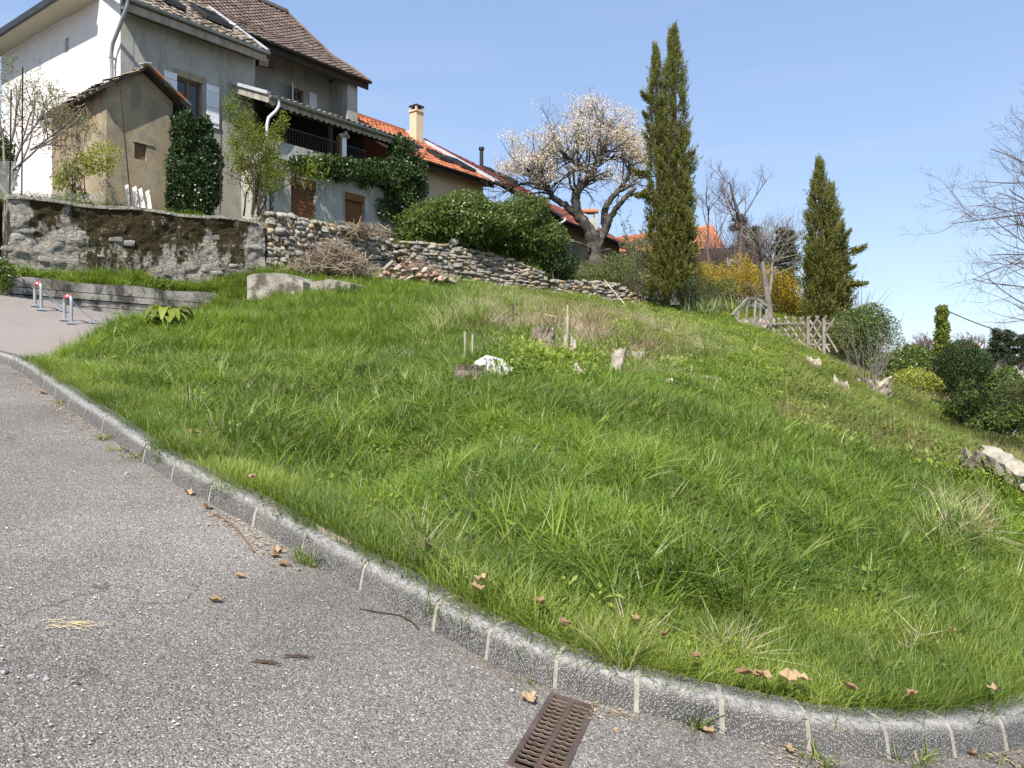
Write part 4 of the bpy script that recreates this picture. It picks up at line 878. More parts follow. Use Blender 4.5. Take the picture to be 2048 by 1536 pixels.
# ---- low beige barn
bh = root('beige_barn', P(1180, 520, 38.5), 'low beige barn with dark eaves and red tile roof seen through the blossoming tree trunk', 'barn')
a0, a1 = P(1121, 438, 38.0), P(1268, 497, 44.5)
dn = norm([(a1-a0)[1], -(a1-a0)[0]]); n3 = np.r_[dn, 0]     # toward camera
sl_ = lambda p, w: p-n3*w+np.array([0, 0, w*.62])
r0_, r1_ = sl_(a0, 4.2), sl_(a1, 4.2)
slab([a0, r0_], [a1, r1_], .16).build('roof_deck', M['dark_wood'], bh)
tiles('roof_tiles', M['tile_red'], bh, [a0+[0,0,.01], r0_+[0,0,.01]], [a1+[0,0,.01], r1_+[0,0,.01]], .24, .36, .03, .03)
b0, b1 = a0-n3*.75, a1-n3*.75; 
for nm, s0, s1 in (('front_wall', 0., .955),):
    p0, p1 = b0+(b1-b0)*s0, b0+(b1-b0)*s1
    MB().add([[*p0[:2], 4.8], [*p1[:2], 4.8], p1+[0,0,.25], p0+[0,0,.25]]+[[*(p0-n3*.3)[:2], 4.8], [*(p1-n3*.3)[:2], 4.8], p1-n3*.3+[0,0,.25], p0-n3*.3+[0,0,.25]], [[0,1,2,3],[5,4,7,6],[1,5,6,2],[4,0,3,7]]).build(nm, M['plaster_beige'], bh)
gutter('gutter', a0+n3*.09+[0,0,-.02], a1+n3*.09+[0,0,-.02], M['dark'], bh, .09)
slab([a0+[0,0,-.2], a0-n3*.75+[0,0,.1]], [a1+[0,0,-.2], a1-n3*.75+[0,0,.1]], .05).build('soffit', M['dark_wood'], bh)
fr0 = .30; p0, p1 = b0+(b1-b0)*fr0+n3*.03, b0+(b1-b0)*(fr0+.09)+n3*.03; z1 = P(1160, 490, p0[1])[2]; z0 = P(1160, 512, p0[1])[2]
MB().add([[*p0[:2], z0-.4], [*p1[:2], z0-.4], [*p1[:2], z1], [*p0[:2], z1]]+[[*(p0-n3*.05)[:2], z0-.4], [*(p1-n3*.05)[:2], z0-.4], [*(p1-n3*.05)[:2], z1], [*(p0-n3*.05)[:2], z1]], [[0,1,2,3],[0,3,7,4],[1,5,6,2],[3,2,6,7]]).build('shutter', M['green_shutter'], bh)
c = P(1180, 440, 42); 
X = lambda x, y, z: np.array([c[0]+x, c[1]+y, z]); zc = P(1180, 438, 42)[2]
MB().box(X, (-.38,-.3,zc-2.2), (.38,.3,zc)).build('chimney_stack', M['plaster_low'], bh)
for a in (-.30, .30): MB().box(X, (a-.07,-.28,zc+.001), (a+.07,.28,zc+.32)).build('chimney_leg', M['plaster_low'], bh)
MB().box(X, (-.44,-.36,zc+.321), (.44,.36,zc+.42)).build('chimney_tile', M['terracotta'], bh)
MB().add([X(-.44,-.36,zc+.421), X(.44,-.36,zc+.421), X(.44,.36,zc+.421), X(-.44,.36,zc+.421), X(-.4,0,zc+.56), X(.4,0,zc+.56)], [[0,1,5,4],[2,3,4,5],[1,2,5,5],[3,0,4,4]]).build('chimney_hood', M['terracotta'], bh)
# ---- far orange roof
fo = root('far_house', P(1340, 560, 62), 'distant house whose orange roof shows on both sides of the tall cypress', 'house')
A, Bq, C_, D4 = P(1195, 505, 58), P(1452, 497, 62), P(1425, 450, 66), P(1235, 474, 62)
tiles('roof_tiles', M['tile_orange'], fo, [A, D4], [Bq, C_], .34, .45, .04, .04)
slab([A-[0,0,.02], D4-[0,0,.02]], [Bq-[0,0,.02], C_-[0,0,.02]], .2).build('roof_deck', M['dark_wood'], fo)
MB().add([[*A[:2], 5], [*Bq[:2], 5], Bq+[0,0,-.2], A+[0,0,-.2]], [[0,1,2,3]]).add([[*Bq[:2], 5], [Bq[0]+2.5, Bq[1]+7, 5], [Bq[0]+1.2, Bq[1]+5.5, Bq[2]-1], C_+[0,0,-.2], Bq+[0,0,-.2]], [0,1,2,3,4]).build('walls', M['dark_wood'], fo)
# ---- far roof right
fb = root('far_roof_house', P(1925, 700, 70), 'distant low house with brown roof between the ivy pole and dark hedge', 'house')
tiles('roof_tiles', M['tile_red'], fb, [P(1880,702,70), P(1888,687,74)], [P(1962,702,70), P(1957,687,74)], .4, .5, .04, .04)
X = lambda x, y, z: P(1925, 700, 70)*[1,1,0]+[x, y, z]; MB().box(X, (-2.0,.3,1.5), (1.6,5,P(1925,701,70)[2])).build('walls', M['plaster_beige'], fb)
# ---- shed
SD = 20.1; s0 = P(213, 0, SD)[:2]; r_ = (346-1024)/F; sl3 = (r_*s0[1]-s0[0])/(HU[0]-r_*HU[1])
zE = P(213, 166, SD)[2]; zG = P(213, 412, SD)[2]-.35
sh = root('garden_shed', (*s0, zG), 'small windowless rendered shed with a crooked tile roof and tiny wooden hatch', 'shed')
def SH(t, w, z): p = s0+HU*t+HV*w; return np.array([p[0], p[1], z])
r_a = (285-1024)/F; ta = (r_a*s0[1]-s0[0])/(HU[0]-r_a*HU[1]); zA = CAMZ+(768-145)/F*(s0[1]+HU[1]*ta)
wr = (r_*1); depth_s = 3.6
def shf(u, v):
    r = (u-1024)/F; t = (r*s0[1]-s0[0])/(HU[0]-r*HU[1]); return t, CAMZ-(v-768)/F*(s0[1]+HU[1]*t)
ha, hz1 = shf(269, 284); hb_, hz0 = shf(293, 322)
mb = MB()
def sb(a, b, c, d, w0_=0, w1_=.22): mb.box(SH, (a, w0_, c), (b, w1_, d))
sb(0, ha, zG, zE); sb(hb_, sl3, zG, zE); sb(ha, hb_, zG, hz0); sb(ha, hb_, hz1, zE)
mb.add([SH(0,0,zE), SH(sl3,0,zE), SH(ta,0,zA), SH(0,.22,zE), SH(sl3,.22,zE), SH(ta,.22,zA)], [[0,1,2,2],[5,4,3,3]])
mb.box(SH, (0, .221, zG), (.2, depth_s, zE)); mb.box(SH, (sl3-.2, .221, zG), (sl3, depth_s, zE)); mb.box(SH, (.2, depth_s-.2, zG), (sl3-.2, depth_s, zE))
mb.build('wall', M['plaster_beige'], sh)
hd = MB()
for k in range(4): hd.box(SH, (ha+(hb_-ha)*k/4+.003, .08, hz0), (ha+(hb_-ha)*(k+1)/4-.003, .11, hz1))
hd.build('hatch', M['wood_brown'], sh)
MB().box(SH, (ha-.05, -.03, hz1+.002), (hb_+.2, .03, hz1+.03)).build('hatch_lintel', M['old_wood'], sh)
e0 = -.32; e1 = sl3+.28; slL = (zA-zE)/ta; slR = (zA-zE)/(sl3-ta)
for nm, (ea, za_), (eb_, zb_) in (('left', (e0, zA-(ta-e0)*slL*1.12), (ta, zA+.03)), ('right', (e1, zA-(e1-ta)*slR*1.02), (ta, zA+.03))):
    slab([SH(ea, -.3, za_+.04), SH(eb_, -.3, zb_+.04)], [SH(ea, depth_s+.2, za_+.04), SH(eb_, depth_s+.2, zb_+.04)], .05).build('roof_boards', M['dark_wood'], sh)
    tiles('roof_tiles', M['tile_old'], sh, [SH(ea, -.3, za_+.05), SH(eb_, -.3, zb_+.05)], [SH(ea, depth_s+.2, za_+.05), SH(eb_, depth_s+.2, zb_+.05)], .2, .25, .03, .03, 1.)
for k in range(10): MB().beam(SH(e0-.02, -.2+k*.38, zA-(ta-e0)*slL*1.12-.03), SH(.1, -.2+k*.38, zE+.0), .05, .07).build('rafter_end', M['old_wood'], sh)
for k in range(5):
    MB().beam(SH(ta-.18+k*.05, -.34+R.random()*.05, zA+.11+.02*k), SH(ta+.28-k*.04, -.2+R.random()*.1, zA+.10+.02*(k % 3)), .16, .035).build('loose_ridge_plank', M['old_wood'], sh)
for k in range(6): 
    f = k/6; MB().beam(SH(ta+(e1-ta)*f, -.33, zA-(e1-ta)*f*slR+.13), SH(ta+(e1-ta)*(f+.2), -.33, zA-(e1-ta)*(f+.17)*slR+.12), .14, .04).build('verge_tile', M['terracotta'] if k % 3 == 1 else M['tile_old'], sh)

# ------------------------------------------------------------------ leaf and branch builders
def leaf_quads(c, up, out, L_len, wid, fold=.25, rnd=None):
    """c: leaf base (n,3); up: leaf axis; out: rough normal"""
    n = len(c); up = up/np.linalg.norm(up, axis=1)[:, None]; sd = np.cross(up, out); sd /= np.linalg.norm(sd, axis=1)[:, None]+1e-9; nm = np.cross(sd, up)
    L_len = np.broadcast_to(L_len, (n,))[:, None]; wid = np.broadcast_to(wid, (n,))[:, None]
    v = np.stack([c, c+up*L_len*.5+sd*wid*.5+nm*wid*fold, c+up*L_len, c+up*L_len*.5-sd*wid*.5+nm*wid*fold], 1).reshape(-1, 3)
    i = np.arange(n)*4; f = np.concatenate([np.stack([i, i+1, i+2], 1), np.stack([i, i+2, i+3], 1)])
    rnd = R.random(n) if rnd is None else rnd
    return v, f, np.repeat(rnd, 4)
def unit(n): v = R.normal(size=(n, 3)); return v/np.linalg.norm(v, axis=1)[:, None]
def cloud(mb, c, rad, n, size, asp=.5, lob=.35, fill=.45, seed=0, droop=.0, flat=None, upb=.2, rmap=None):
    """leaves through the outer part of a lumpy ellipsoid"""
    d = unit(n); rs = np.random.default_rng(seed); ax = rs.normal(size=(7, 3)); ph = rs.random(7)*6
    l = sum(np.sin(2.6*(d@a)+p) for a, p in zip(ax, ph))/7
    l2 = sum(np.sin(7*(d@a)+p*2) for a, p in zip(ax, ph))/7
    r = (1+lob*l*1.4+lob*.6*l2)*(1-fill*R.random(n)**1.7)
    p = np.asarray(c)+d*r[:, None]*np.asarray(rad)
    if flat is not None: p[:, 2] = np.maximum(p[:, 2], flat)
    out = d/np.asarray(rad); out /= np.linalg.norm(out, axis=1)[:, None]
    up = unit(n)*.9+out*.55+np.array([0, 0, upb-droop]); nr = out+unit(n)*.7
    sz = size*R.uniform(.6, 1.35, n); rn = np.clip(R.random(n)*.75+.25*(l2+.5), 0, 1)
    if rmap: rn = rmap(rn)
    return mb.add(*leaf_quads(p, up, nr, sz, sz*asp, .2, rn))
def grow(p, d, L_, r, depth, out, wig=.18, kids=(3, 5), ratio=.62, spread=.8, up=.1, seg=7, taper=.35, tips=None, start=.25):
    p = np.asarray(p, float); d = norm(d); pts = [p]; k = seg
    for i in range(k):
        d = norm(d+R.normal(size=3)*wig*.5+np.array([0, 0, up*.3])); p = p+d*L_/k; pts.append(p)
    rad = np.linspace(r, r*taper, k+1); out.append((np.array(pts), rad, depth))
    if depth <= 0:
        if tips is not None: tips.extend(pts[2:])
        return
    for c in range(random.randint(*kids)):
        f = random.uniform(start, .98); i = min(int(f*k), k-1); q = pts[i]+(pts[i+1]-pts[i])*(f*k-i)
        dd = norm(pts[i+1]-pts[i]); s = norm(np.cross(dd, R.normal(size=3))); nd = norm(dd*(1-spread*.45)+s*spread+np.array([0, 0, up]))
        grow(q, nd, L_*ratio*random.uniform(.7, 1.2)*(1.15-.5*f), max(r*(1-f*(1-taper))*.62, .0025), depth-1, out, wig, kids, ratio, spread, up, max(4, seg-1), taper, tips, .15)
def tubes(name, segs, m, parent, kbig=7, ksmall=4, **kw):
    mb = MB()
    for pts, rad, dep in segs: mb.tube(pts, rad, kbig if dep >= 2 else ksmall, caps=False)
    return mb.build(name, m, parent, smooth=True, **kw)
def shrub(name, u, v, D, wpx, hpx, n, size, m, label, cat='shrub', asp=.5, lob=.3, fill=.5, deep=1.0, stems=6, seed=None, stemm='bark_grey', group=None, zb=None, subs=None, upb=.2, thin=0):
    """centre-bottom pixel, distance, size in photo pixels"""
    b = P(u, v, D); rx = wpx/2/F*D; rz = hpx/2/F*D; rt = root(name, b, label, cat, group); mb = MB(); sd = seed if seed is not None else R.integers(1e6)
    if subs is None: cloud(mb, b+[0, 0, rz], (rx, rx*deep, rz), n, size, asp, lob, fill, sd, upb=upb)
    else:
        for k, (fx, fz, fr) in enumerate(subs): cloud(mb, b+[fx*rx, R.uniform(-.3, .3)*rx*deep, fz*2*rz], (rx*fr, rx*fr*deep, rz*fr*1.05), int(n*fr*fr), size, asp, lob, fill, sd+k, upb=upb)
    mb.build('foliage', M[m], rt)
    sg = []
    for k in range(stems): grow(b+[R.normal()*rx*.25, R.normal()*rx*.2, -.1], [R.normal()*.3, R.normal()*.2, 1.3], rz*1.15, .014+.008*rz, 2, sg, kids=(3, 4), ratio=.55)
    if stems: tubes('stems', sg, M[stemm], rt)
    return rt
# ------------------------------------------------------------------ instanced ground plants
def tuft(name, nb, rad, h, wd, lean, m, segs=5, hv=.35, curl=.6, rnd_bias=0., flat=0.):
    a = R.uniform(0, 2*np.pi, nb); rr = rad*np.sqrt(R.random(nb)); base = np.stack([rr*np.cos(a), rr*np.sin(a), np.full(nb, -.02)], 1)
    a2 = a+R.normal(size=nb)*.9; dr = np.stack([np.cos(a2), np.sin(a2), np.zeros(nb)], 1)
    hh = h*R.uniform(1-hv, 1+hv, nb); ln = lean*R.uniform(.2, 1.5, nb); t = np.linspace(0, 1, segs+1)
    az = np.cross(dr, [0, 0, 1]); w = wd*R.uniform(.6, 1.3, nb)
    cen = base[:, None]+dr[:, None]*(ln*hh)[:, None, None]*(t**1.8)[None, :, None]+np.array([0, 0, 1.])*(hh[:, None]*(t[None]-curl*np.minimum(ln, 1.3)[:, None]*t[None]**2.4*.6)*(1-flat))[:, :, None]
    wt_ = (1-t**2.2)*.92+.08; tw = R.normal(size=nb)*.4
    sd = az*np.cos(tw)[:, None]+dr*np.sin(tw)[:, None]
    l = cen+sd[:, None]*(w[:, None]*wt_[None]*.5)[:, :, None]; r = cen-sd[:, None]*(w[:, None]*wt_[None]*.5)[:, :, None]
    V = np.stack([l, r], 2).reshape(-1, 3); b = (np.arange(nb)*(segs+1)*2)[:, None]+np.arange(segs)[None]*2
    Fc = np.stack([b, b+1, b+3, b+2], -1).reshape(-1, 4); rn = np.repeat(np.clip(R.random(nb)*.9+rnd_bias, 0, 1), (segs+1)*2)
    mb = MB().add(V, Fc, rn); return mb_mesh(mb, name, m)
def patch(name, ncl, rad, crad, nb, h, wd, lean, m, segs=5, hv=.35, curl=.6, rb=0.):
    mb = MB()
    for k in range(ncl):
        a = R.uniform(0, 6.283); r = rad*math.sqrt(R.random()); q = R.uniform(.6, 1.25); ln = lean*R.uniform(.6, 1.3)
        o = tuft('part', nb, crad*R.uniform(.6, 1.5), h*q*(1.15 if k % 4 == 0 else .92), wd*R.uniform(.8, 1.25), ln, m, segs, hv, curl, rb+R.normal()*.14); me = o.data
        V = np.empty(len(me.vertices)*3); me.vertices.foreach_get('co', V); V = V.reshape(-1, 3); tx, ty = R.normal()*.38, R.normal()*.38
        V = V+np.array([r*math.cos(a), r*math.sin(a), 0]); V[:, 0] += np.clip(V[:, 2], 0, 9)*tx; V[:, 1] += np.clip(V[:, 2], 0, 9)*ty
        Fc = np.empty(len(me.loops), np.int32); me.loops.foreach_get('vertex_index', Fc); rn = np.empty(len(me.vertices)); me.attributes['rnd'].data.foreach_get('value', rn)
        mb.add(V, Fc.reshape(-1, 4), rn); bpy.data.objects.remove(o); bpy.data.meshes.remove(me)
    return mb_mesh(mb, name, m)
def mb_mesh(mb, name, m):
    o = mb.build(name, m, smooth=True); COL.objects.unlink(o); return o
def leafy(name, n, rad, h, size, m, asp=.55, stem=True):
    a = R.uniform(0, 2*np.pi, n); rr = rad*np.sqrt(R.random(n)); p = np.stack([rr*np.cos(a), rr*np.sin(a), h*R.random(n)**.7], 1)
    up = np.stack([np.cos(a), np.sin(a), R.uniform(-.1, .8, n)], 1)+R.normal(size=(n, 3))*.4
    s = size*R.uniform(.6, 1.3, n); v, f, rn = leaf_quads(p, up, np.array([[0, 0, 1.]])+R.normal(size=(n, 3))*.35, s, s*asp, .15)
    mb = MB().add(v, f, rn)
    return mb_mesh(mb, name, m)
def scatter(name, pts, objs, scl, tint, normal=None, lean=None, label='', zs=None):
    n = len(pts); me = bpy.data.meshes.new(name); me.vertices.add(n); me.vertices.foreach_set('co', np.asarray(pts, np.float32).ravel())
    rot = np.zeros((n, 3)); rot[:, 2] = R.uniform(0, 2*np.pi, n)
    if lean is not None: # tilt toward a world direction: align via euler of small tilt applied after the spin
        from mathutils import Euler
        ls = lean; spin = rot[:, 2]
        for i in range(n):
            ax = Vector((-ls[i, 1], ls[i, 0], 0)); ang = ax.length
            q = (Matrix.Rotation(ang, 3, ax.normalized()) if ang > 1e-4 else Matrix.Identity(3)) @ Matrix.Rotation(spin[i], 3, 'Z'); rot[i] = q.to_euler()
    for nm, ty, dat in (('rot', 'FLOAT_VECTOR', rot), ('scl', 'FLOAT', scl), ('tint', 'FLOAT', tint)):
        a = me.attributes.new(nm, ty, 'POINT'); a.data.foreach_set('vector' if ty == 'FLOAT_VECTOR' else 'value', np.asarray(dat, np.float32).ravel())
    a = me.attributes.new('idx', 'INT', 'POINT'); a.data.foreach_set('value', R.integers(0, len(dict.fromkeys(objs)), n).astype(np.int32))
    col = bpy.data.collections.new(name+'_source')
    for o in dict.fromkeys(objs): col.objects.link(o)
    print('scatter', name, n)
    ng = bpy.data.node_groups.new(name, 'GeometryNodeTree'); ng.interface.new_socket('Geometry', in_out='INPUT', socket_type='NodeSocketGeometry'); ng.interface.new_socket('Geometry', in_out='OUTPUT', socket_type='NodeSocketGeometry')
    gi = N(ng, 'NodeGroupInput'); go = N(ng, 'NodeGroupOutput')
    ci = N(ng, 'GeometryNodeCollectionInfo', ins={'Collection': col, 'Separate Children': True, 'Reset Children': True})
    def na(nm, ty): return N(ng, 'GeometryNodeInputNamedAttribute', dict(data_type=ty), {'Name': nm}).outputs[0]
    er = N(ng, 'FunctionNodeEulerToRotation', ins={0: na('rot', 'FLOAT_VECTOR')})
    ip = N(ng, 'GeometryNodeInstanceOnPoints', ins={'Points': gi.outputs[0], 'Instance': ci.outputs[0], 'Pick Instance': True, 'Instance Index': na('idx', 'INT'), 'Rotation': er.outputs[0], 'Scale': na('scl', 'FLOAT')})
    ng.links.new(ip.outputs[0], go.inputs[0])
    o = bpy.data.objects.new(name, me); COL.objects.link(o); md = o.modifiers.new('scatter', 'NODES'); md.node_group = ng
    return adopt(o, None, label, None, None, 'stuff')
def pix(x, y, z): return 1024+F*x/y, 768-F*(z-CAMZ)/y
# bank area
KLs = [tuple(q) for q in (KL+KN*.165)[::4]]
wall_front = [w0+wn*.25, w1+wn*.3]+[P(u, 0, D)[:2]-np.array([0, .25]) for u, D in ((640,22.8),(793,24.6),(900,26.2),(1000,27.2),(1092,28),(1190,30),(1305,31.5))]
bankpoly = [tuple(q) for q in (KL+KN*.165)[i64::3]]+[(30, 12), (40, 60), (8, 60), (3, 34), *[tuple(q) for q in wall_front[::-1]], (-11.0, 16.9)]+[tuple(q) for q in lw[::-1]]+[tuple(q) for q in pe[::-1][:-1]]
def sample(n, dens, rmax=45, ymin=2.8):
    """positions on the bank; dens(x,y)->0..1"""
    y = ymin+(rmax-ymin)*R.random(n)**1.0; x = R.uniform(-1, 1, n)*(y*.72+.6); ok = pip(x, y, bankpoly); x, y = x[ok], y[ok]
    k = R.random(len(x)) < dens(x, y); return x[k], y[k]
slope_dir = lambda x, y: np.stack([.35+.04*x, -.6+0*y], 1)
hx = lambda x, y: fbm(x*.55+3, y*.55, 4)
# how lush: 1 = long wild grass, 0 = weeds and straw.  bare belt runs along the cut stumps
# clods
SC = [P(1190,665,14.5)[:2], P(1300,650,17)[:2], P(1000,640,15)[:2], P(1290,690,14)[:2]]
def strawness(x, y):
    u, v = pix(x, y, zbank(x, y)); s = np.exp(-(((u-1215)/170)**2+((v-672-.20*(u-1215))/40)**2))*1.35+np.exp(-(((u-1020)/120)**2+((v-652)/24)**2))*1.0+np.exp(-(((u-1350)/70)**2+((v-720)/26)**2))*.4
    s += np.exp(-(((u-1860)/130)**2+((v-800-.45*(u-1860))/20)**2))*.9
    s += np.exp(-(((u-1930)/40)**2+((v-1080)/35)**2))*.7
    return np.clip(s*np.clip((fbm(x*1.9+5, y*1.9, 3)-.34)*5, 0, 1.1), 0, 1)
def weedness(x, y):
    u, v = pix(x, y, zbank(x, y)); s = 1/(1+np.exp(-((u-1080)+(690-v)*1.2)/60))*1/(1+np.exp((v-(760+(u-1500)*.28))/22))
    s = np.maximum(s, np.exp(-((v-(745+(u-1500)*.45))/30)**2)*(u > 1500)*.9)
    s = np.maximum(s, 1/(1+np.exp(-((u-1650)-(v-760)*1.8)/40))*.9)
    s = np.maximum(s, np.exp(-(((u-1120)/90)**2+((v-735)/35)**2))*.8)
    return np.clip(s, 0, 1)
def shortness(x, y):
    d = dist_line(x, y, KLs); w = .55+.55*np.clip((x+1)/2.5, 0, 1.3)
    return 1/(1+np.exp((d-w-(fbm(x*1.5, y*1.5, 2)-.5)*.9)/.14))
GL_ = [patch('long_patch_%d' % i, 10, .34, .06, 34, h, .0105, ln, M['l_grass'], 5, .4, .8, b) for i, (h, ln, b) in enumerate(((.20,.8,0),(.24,1.,.03),(.18,1.1,.06),(.23,.7,-.05),(.16,1.,.08),(.27,1.1,0),(.21,.9,.05)))]
GM_ = [patch('mid_patch_%d' % i, 15, .36, .11, 28, h, .0070, ln, M['l_grass'], 4, .45, .6, b) for i, (h, ln, b) in enumerate(((.13,.8,.03),(.16,.95,.0),(.11,1.1,.08),(.15,.7,-.05),(.12,.9,.1)))]
GS_ = [tuft('short_tuft_%d' % i, 95, .16, h, .0045, ln, M['l_short'], 3, .5, .5, b) for i, (h, ln, b) in enumerate(((.085,.6,0),(.11,.8,.04),(.07,.9,.08),(.13,.6,-.03)))]
_gv = np.empty(len(ground_obj.data.vertices)*3); ground_obj.data.vertices.foreach_get('co', _gv); _gv = _gv.reshape(-1, 3)
_ok = (_gv[:, 1] > 3) & (_gv[:, 1] < 40) & (abs(_gv[:, 0]) < 30); _a = np.zeros(len(_gv)); _a[_ok] = strawness(_gv[_ok, 0], _gv[_ok, 1])*.55; ground_obj.data.attributes['rnd'].data.foreach_set('value', _a.astype(np.float32))
GX_ = [tuft('far_tuft_%d' % i, 36, .17, h, .013, ln, M['l_grass'], 3, .4, .6, b) for i, (h, ln, b) in enumerate(((.26,.6,.05),(.32,.8,.0),(.22,.9,.1)))]
WD_ = [leafy('weed_%d' % i, n, .15, h, s, M['l_weed']) for i, (n, h, s) in enumerate(((34,.16,.07),(40,.22,.06),(26,.10,.085),(44,.26,.05)))]
ST_ = [tuft('straw_%d' % i, 34, .16, h, .0075, ln, M['l_straw'], 3, .5, .9, 0, .55) for i, (h, ln) in enumerate(((.17,1.9),(.22,2.2),(.14,1.7)))]
BR_ = [tuft('dry_weed_%d' % i, 30, .14, h, .007, ln, M['l_brownweed'], 4, .5, .6, 0) for i, (h, ln) in enumerate(((.3,.8),(.42,.6)))]
def lay(name, x, y, objs, s0, s1, label, tint=None, leanf=.25, dz=0., fit=False):
    z = zbank(x, y)-.01+dz; n = len(x); ln = np.stack([.25+R.normal(size=n)*.22, -.42+R.normal(size=n)*.22], 1)*leanf*1.6
    if fit: e = .3; ln = ln*.35-np.clip(np.stack([(zbank(x+e, y)-zbank(x-e, y))/(2*e), (zbank(x, y+e)-zbank(x, y-e))/(2*e)], 1), -.9, .9); z = z-.03
    big = fbm(x*2.3, y*2.3, 3); t = np.clip(.55+(big-.5)*1.7+R.normal(size=n)*.25, .1, 1) if tint is None else tint
    return scatter(name, np.stack([x, y, z], 1), objs, R.uniform(s0, s1, n)*(.75+.5*fbm(x*1.1+9, y*1.1, 3)), t, lean=ln, label=label)
sf = lambda x, y: shortness(x, y)
far_w = lambda y: np.clip((y-3)/4, 0, 1)
dk = lambda x, y: dist_line(x, y, KLs)
x, y = sample(24000, lambda x, y: (dk(x, y) > .5)*(1-sf(x, y))*(1-strawness(x, y)*.93)*(1-.8*weedness(x, y))*np.clip(fbm(x*.9, y*.9, 3)*3.0-.75, .12, 1)*np.clip(9/y, 0, 1)**.4*.30, 13)
lay('long_grass', x, y, GL_, .75, 1.15, 'long lush green grass hanging in clumps all over the bank', fit=True)
x, y = sample(24000, lambda x, y: (dk(x, y) > .42)*(1-sf(x, y)*.8)*(1-strawness(x, y)*.9)*(1-.6*weedness(x, y))*.17, 13)
lay('meadow_grass', x, y, GM_, .8, 1.15, 'finer green grass filling in between the long clumps', fit=True)
x, y = sample(150000, lambda x, y: (1-strawness(x, y))*(1-.75*weedness(x, y))*.30*np.clip((y-11.5)/2, 0, 1), 34, 10)
lay('far_grass', x, y, GX_, .7, 1.15, 'green grass on the crest of the bank')
x, y = sample(200000, lambda x, y: (dk(x, y) > .02)*np.clip(sf(x, y)+.03, 0, 1)*.16, 12)
lay('short_grass', x, y, GS_, .7, 1.2, 'short fine grass along the back of the kerb')
x, y = sample(190000, lambda x, y: weedness(x, y)*(1-strawness(x, y))*.26*np.clip((y-4)/3, .3, 1), 34)
lay('ground_cover_weeds', x, y, WD_, .55, 1.1, 'yellowish green leafy weeds covering the upper right of the bank', tint=np.clip(.35+fbm(x*.7, y*.7, 3)*.9-.1+R.normal(size=len(x))*.12, 0, 1), dz=.04)
x, y = sample(130000, lambda x, y: (lambda q: q*(1.12-q)*1.7)(strawness(x, y)), 34)
lay('dry_straw', x, y, ST_, .34, .72, 'beige dead grass and straw lying around the cut stumps', leanf=1.2, dz=.03)
x, y = sample(60000, lambda x, y: np.clip(strawness(x, y)-.1, 0, 1)*.22, 34)
lay('dry_weeds', x, y, BR_, .6, 1.2, 'brown dead weed stalks among the straw')
x, y = sample(60000, lambda x, y: (1-sf(x, y)*.6)*(dk(x, y) > .06)*np.clip((fbm(x*1.4+20, y*1.4, 3)-.42)*3, .02, .8)*.075*(1-weedness(x, y)), 16, 3.0)
lay('broad_leaf_weeds', x, y, [leafy('broad_%d' % i, nn_, .10, hh_, ss_, M['l_weed'], .5) for i, (nn_, hh_, ss_) in enumerate(((14,.10,.05),(20,.14,.04),(10,.16,.065)))], .5, 1.0, 'small broad leaved weeds scattered through the grass', dz=.05)
x, y = sample(40000, lambda x, y: (dk(x, y) > .1)*np.clip((fbm(x*1.9+40, y*1.9, 3)-.5)*4, .0, .8)*.06, 14, 3.0)
lay('dead_thatch', x, y, ST_, .25, .5, 'wisps of dead grass caught low in the green blades', leanf=1.2, dz=.03)
# garden ground beyond the ridge on the right: rough mixed growth
n = 42000; y = R.uniform(9, 44, n); x = R.uniform(.28, .80, n)*y; u, v = pix(x, y, zbank(x, y)); k = (u > 1560) & (R.random(n) < .5)
lay('rough_growth', x[k], y[k], WD_+ST_[:1]+BR_+GX_, .6, 1.15, 'rough tangled weeds of the lower garden on the right')
# terrace top growth
def terr_scatter(name, n, objs, s0, s1, label, dens, tint=None):
    x = R.uniform(-16, 6, n); y = R.uniform(15.5, 40, n); ok = pip(x, y, tpoly); x, y = x[ok], y[ok]; k = R.random(len(x)) < dens(x, y); x, y = x[k], y[k]
    m_ = len(x); return scatter(name, np.stack([x, y, zterr(x, y)-.02], 1), objs, R.uniform(s0, s1, m_), np.clip(.4+R.normal(size=m_)*.25, 0, 1) if tint is None else np.full(m_, tint), lean=R.normal(size=(m_, 2))*.2, label=label)
tedge = lambda x, y: np.exp(-dist_line(x, y, tf2)/.8)
terr_scatter('terrace_grass', 60000, GX_+WD_, .6, 1.1, 'grass and weeds growing along the top of the walls', lambda x, y: np.clip(tedge(x, y)*.6+.06, 0, 1))
ledge_x = R.uniform(-11, -5, 30000); ledge_y = R.uniform(15.5, 23, 30000)
dl_ = dist_line(ledge_x, ledge_y, [tuple(LW0+HU*s+HV*.75) for s in (0, 7.5)]); k = (dl_ < .42)
x, y = ledge_x[k], ledge_y[k]; q = ((np.stack([x, y], 1)-LW0)@HU); keep = R.random(len(x)) < np.clip(.10+.5*(q > 2.6), 0, 1)*.8; x, y = x[keep], y[keep]
scatter('ledge_ivy', np.stack([x, y, np.full(len(x), 3.78)+R.random(len(x))*.12+np.clip(q[keep]-4.8, 0, 3)*.12], 1), WD_+WD_+GX_[:1], R.uniform(.6, 1.15, len(x)), np.clip(.55+R.normal(size=len(x))*.2, 0, 1), lean=R.normal(size=(len(x), 2))*.3, label='ivy and weeds on the ledge above the low concrete wall')
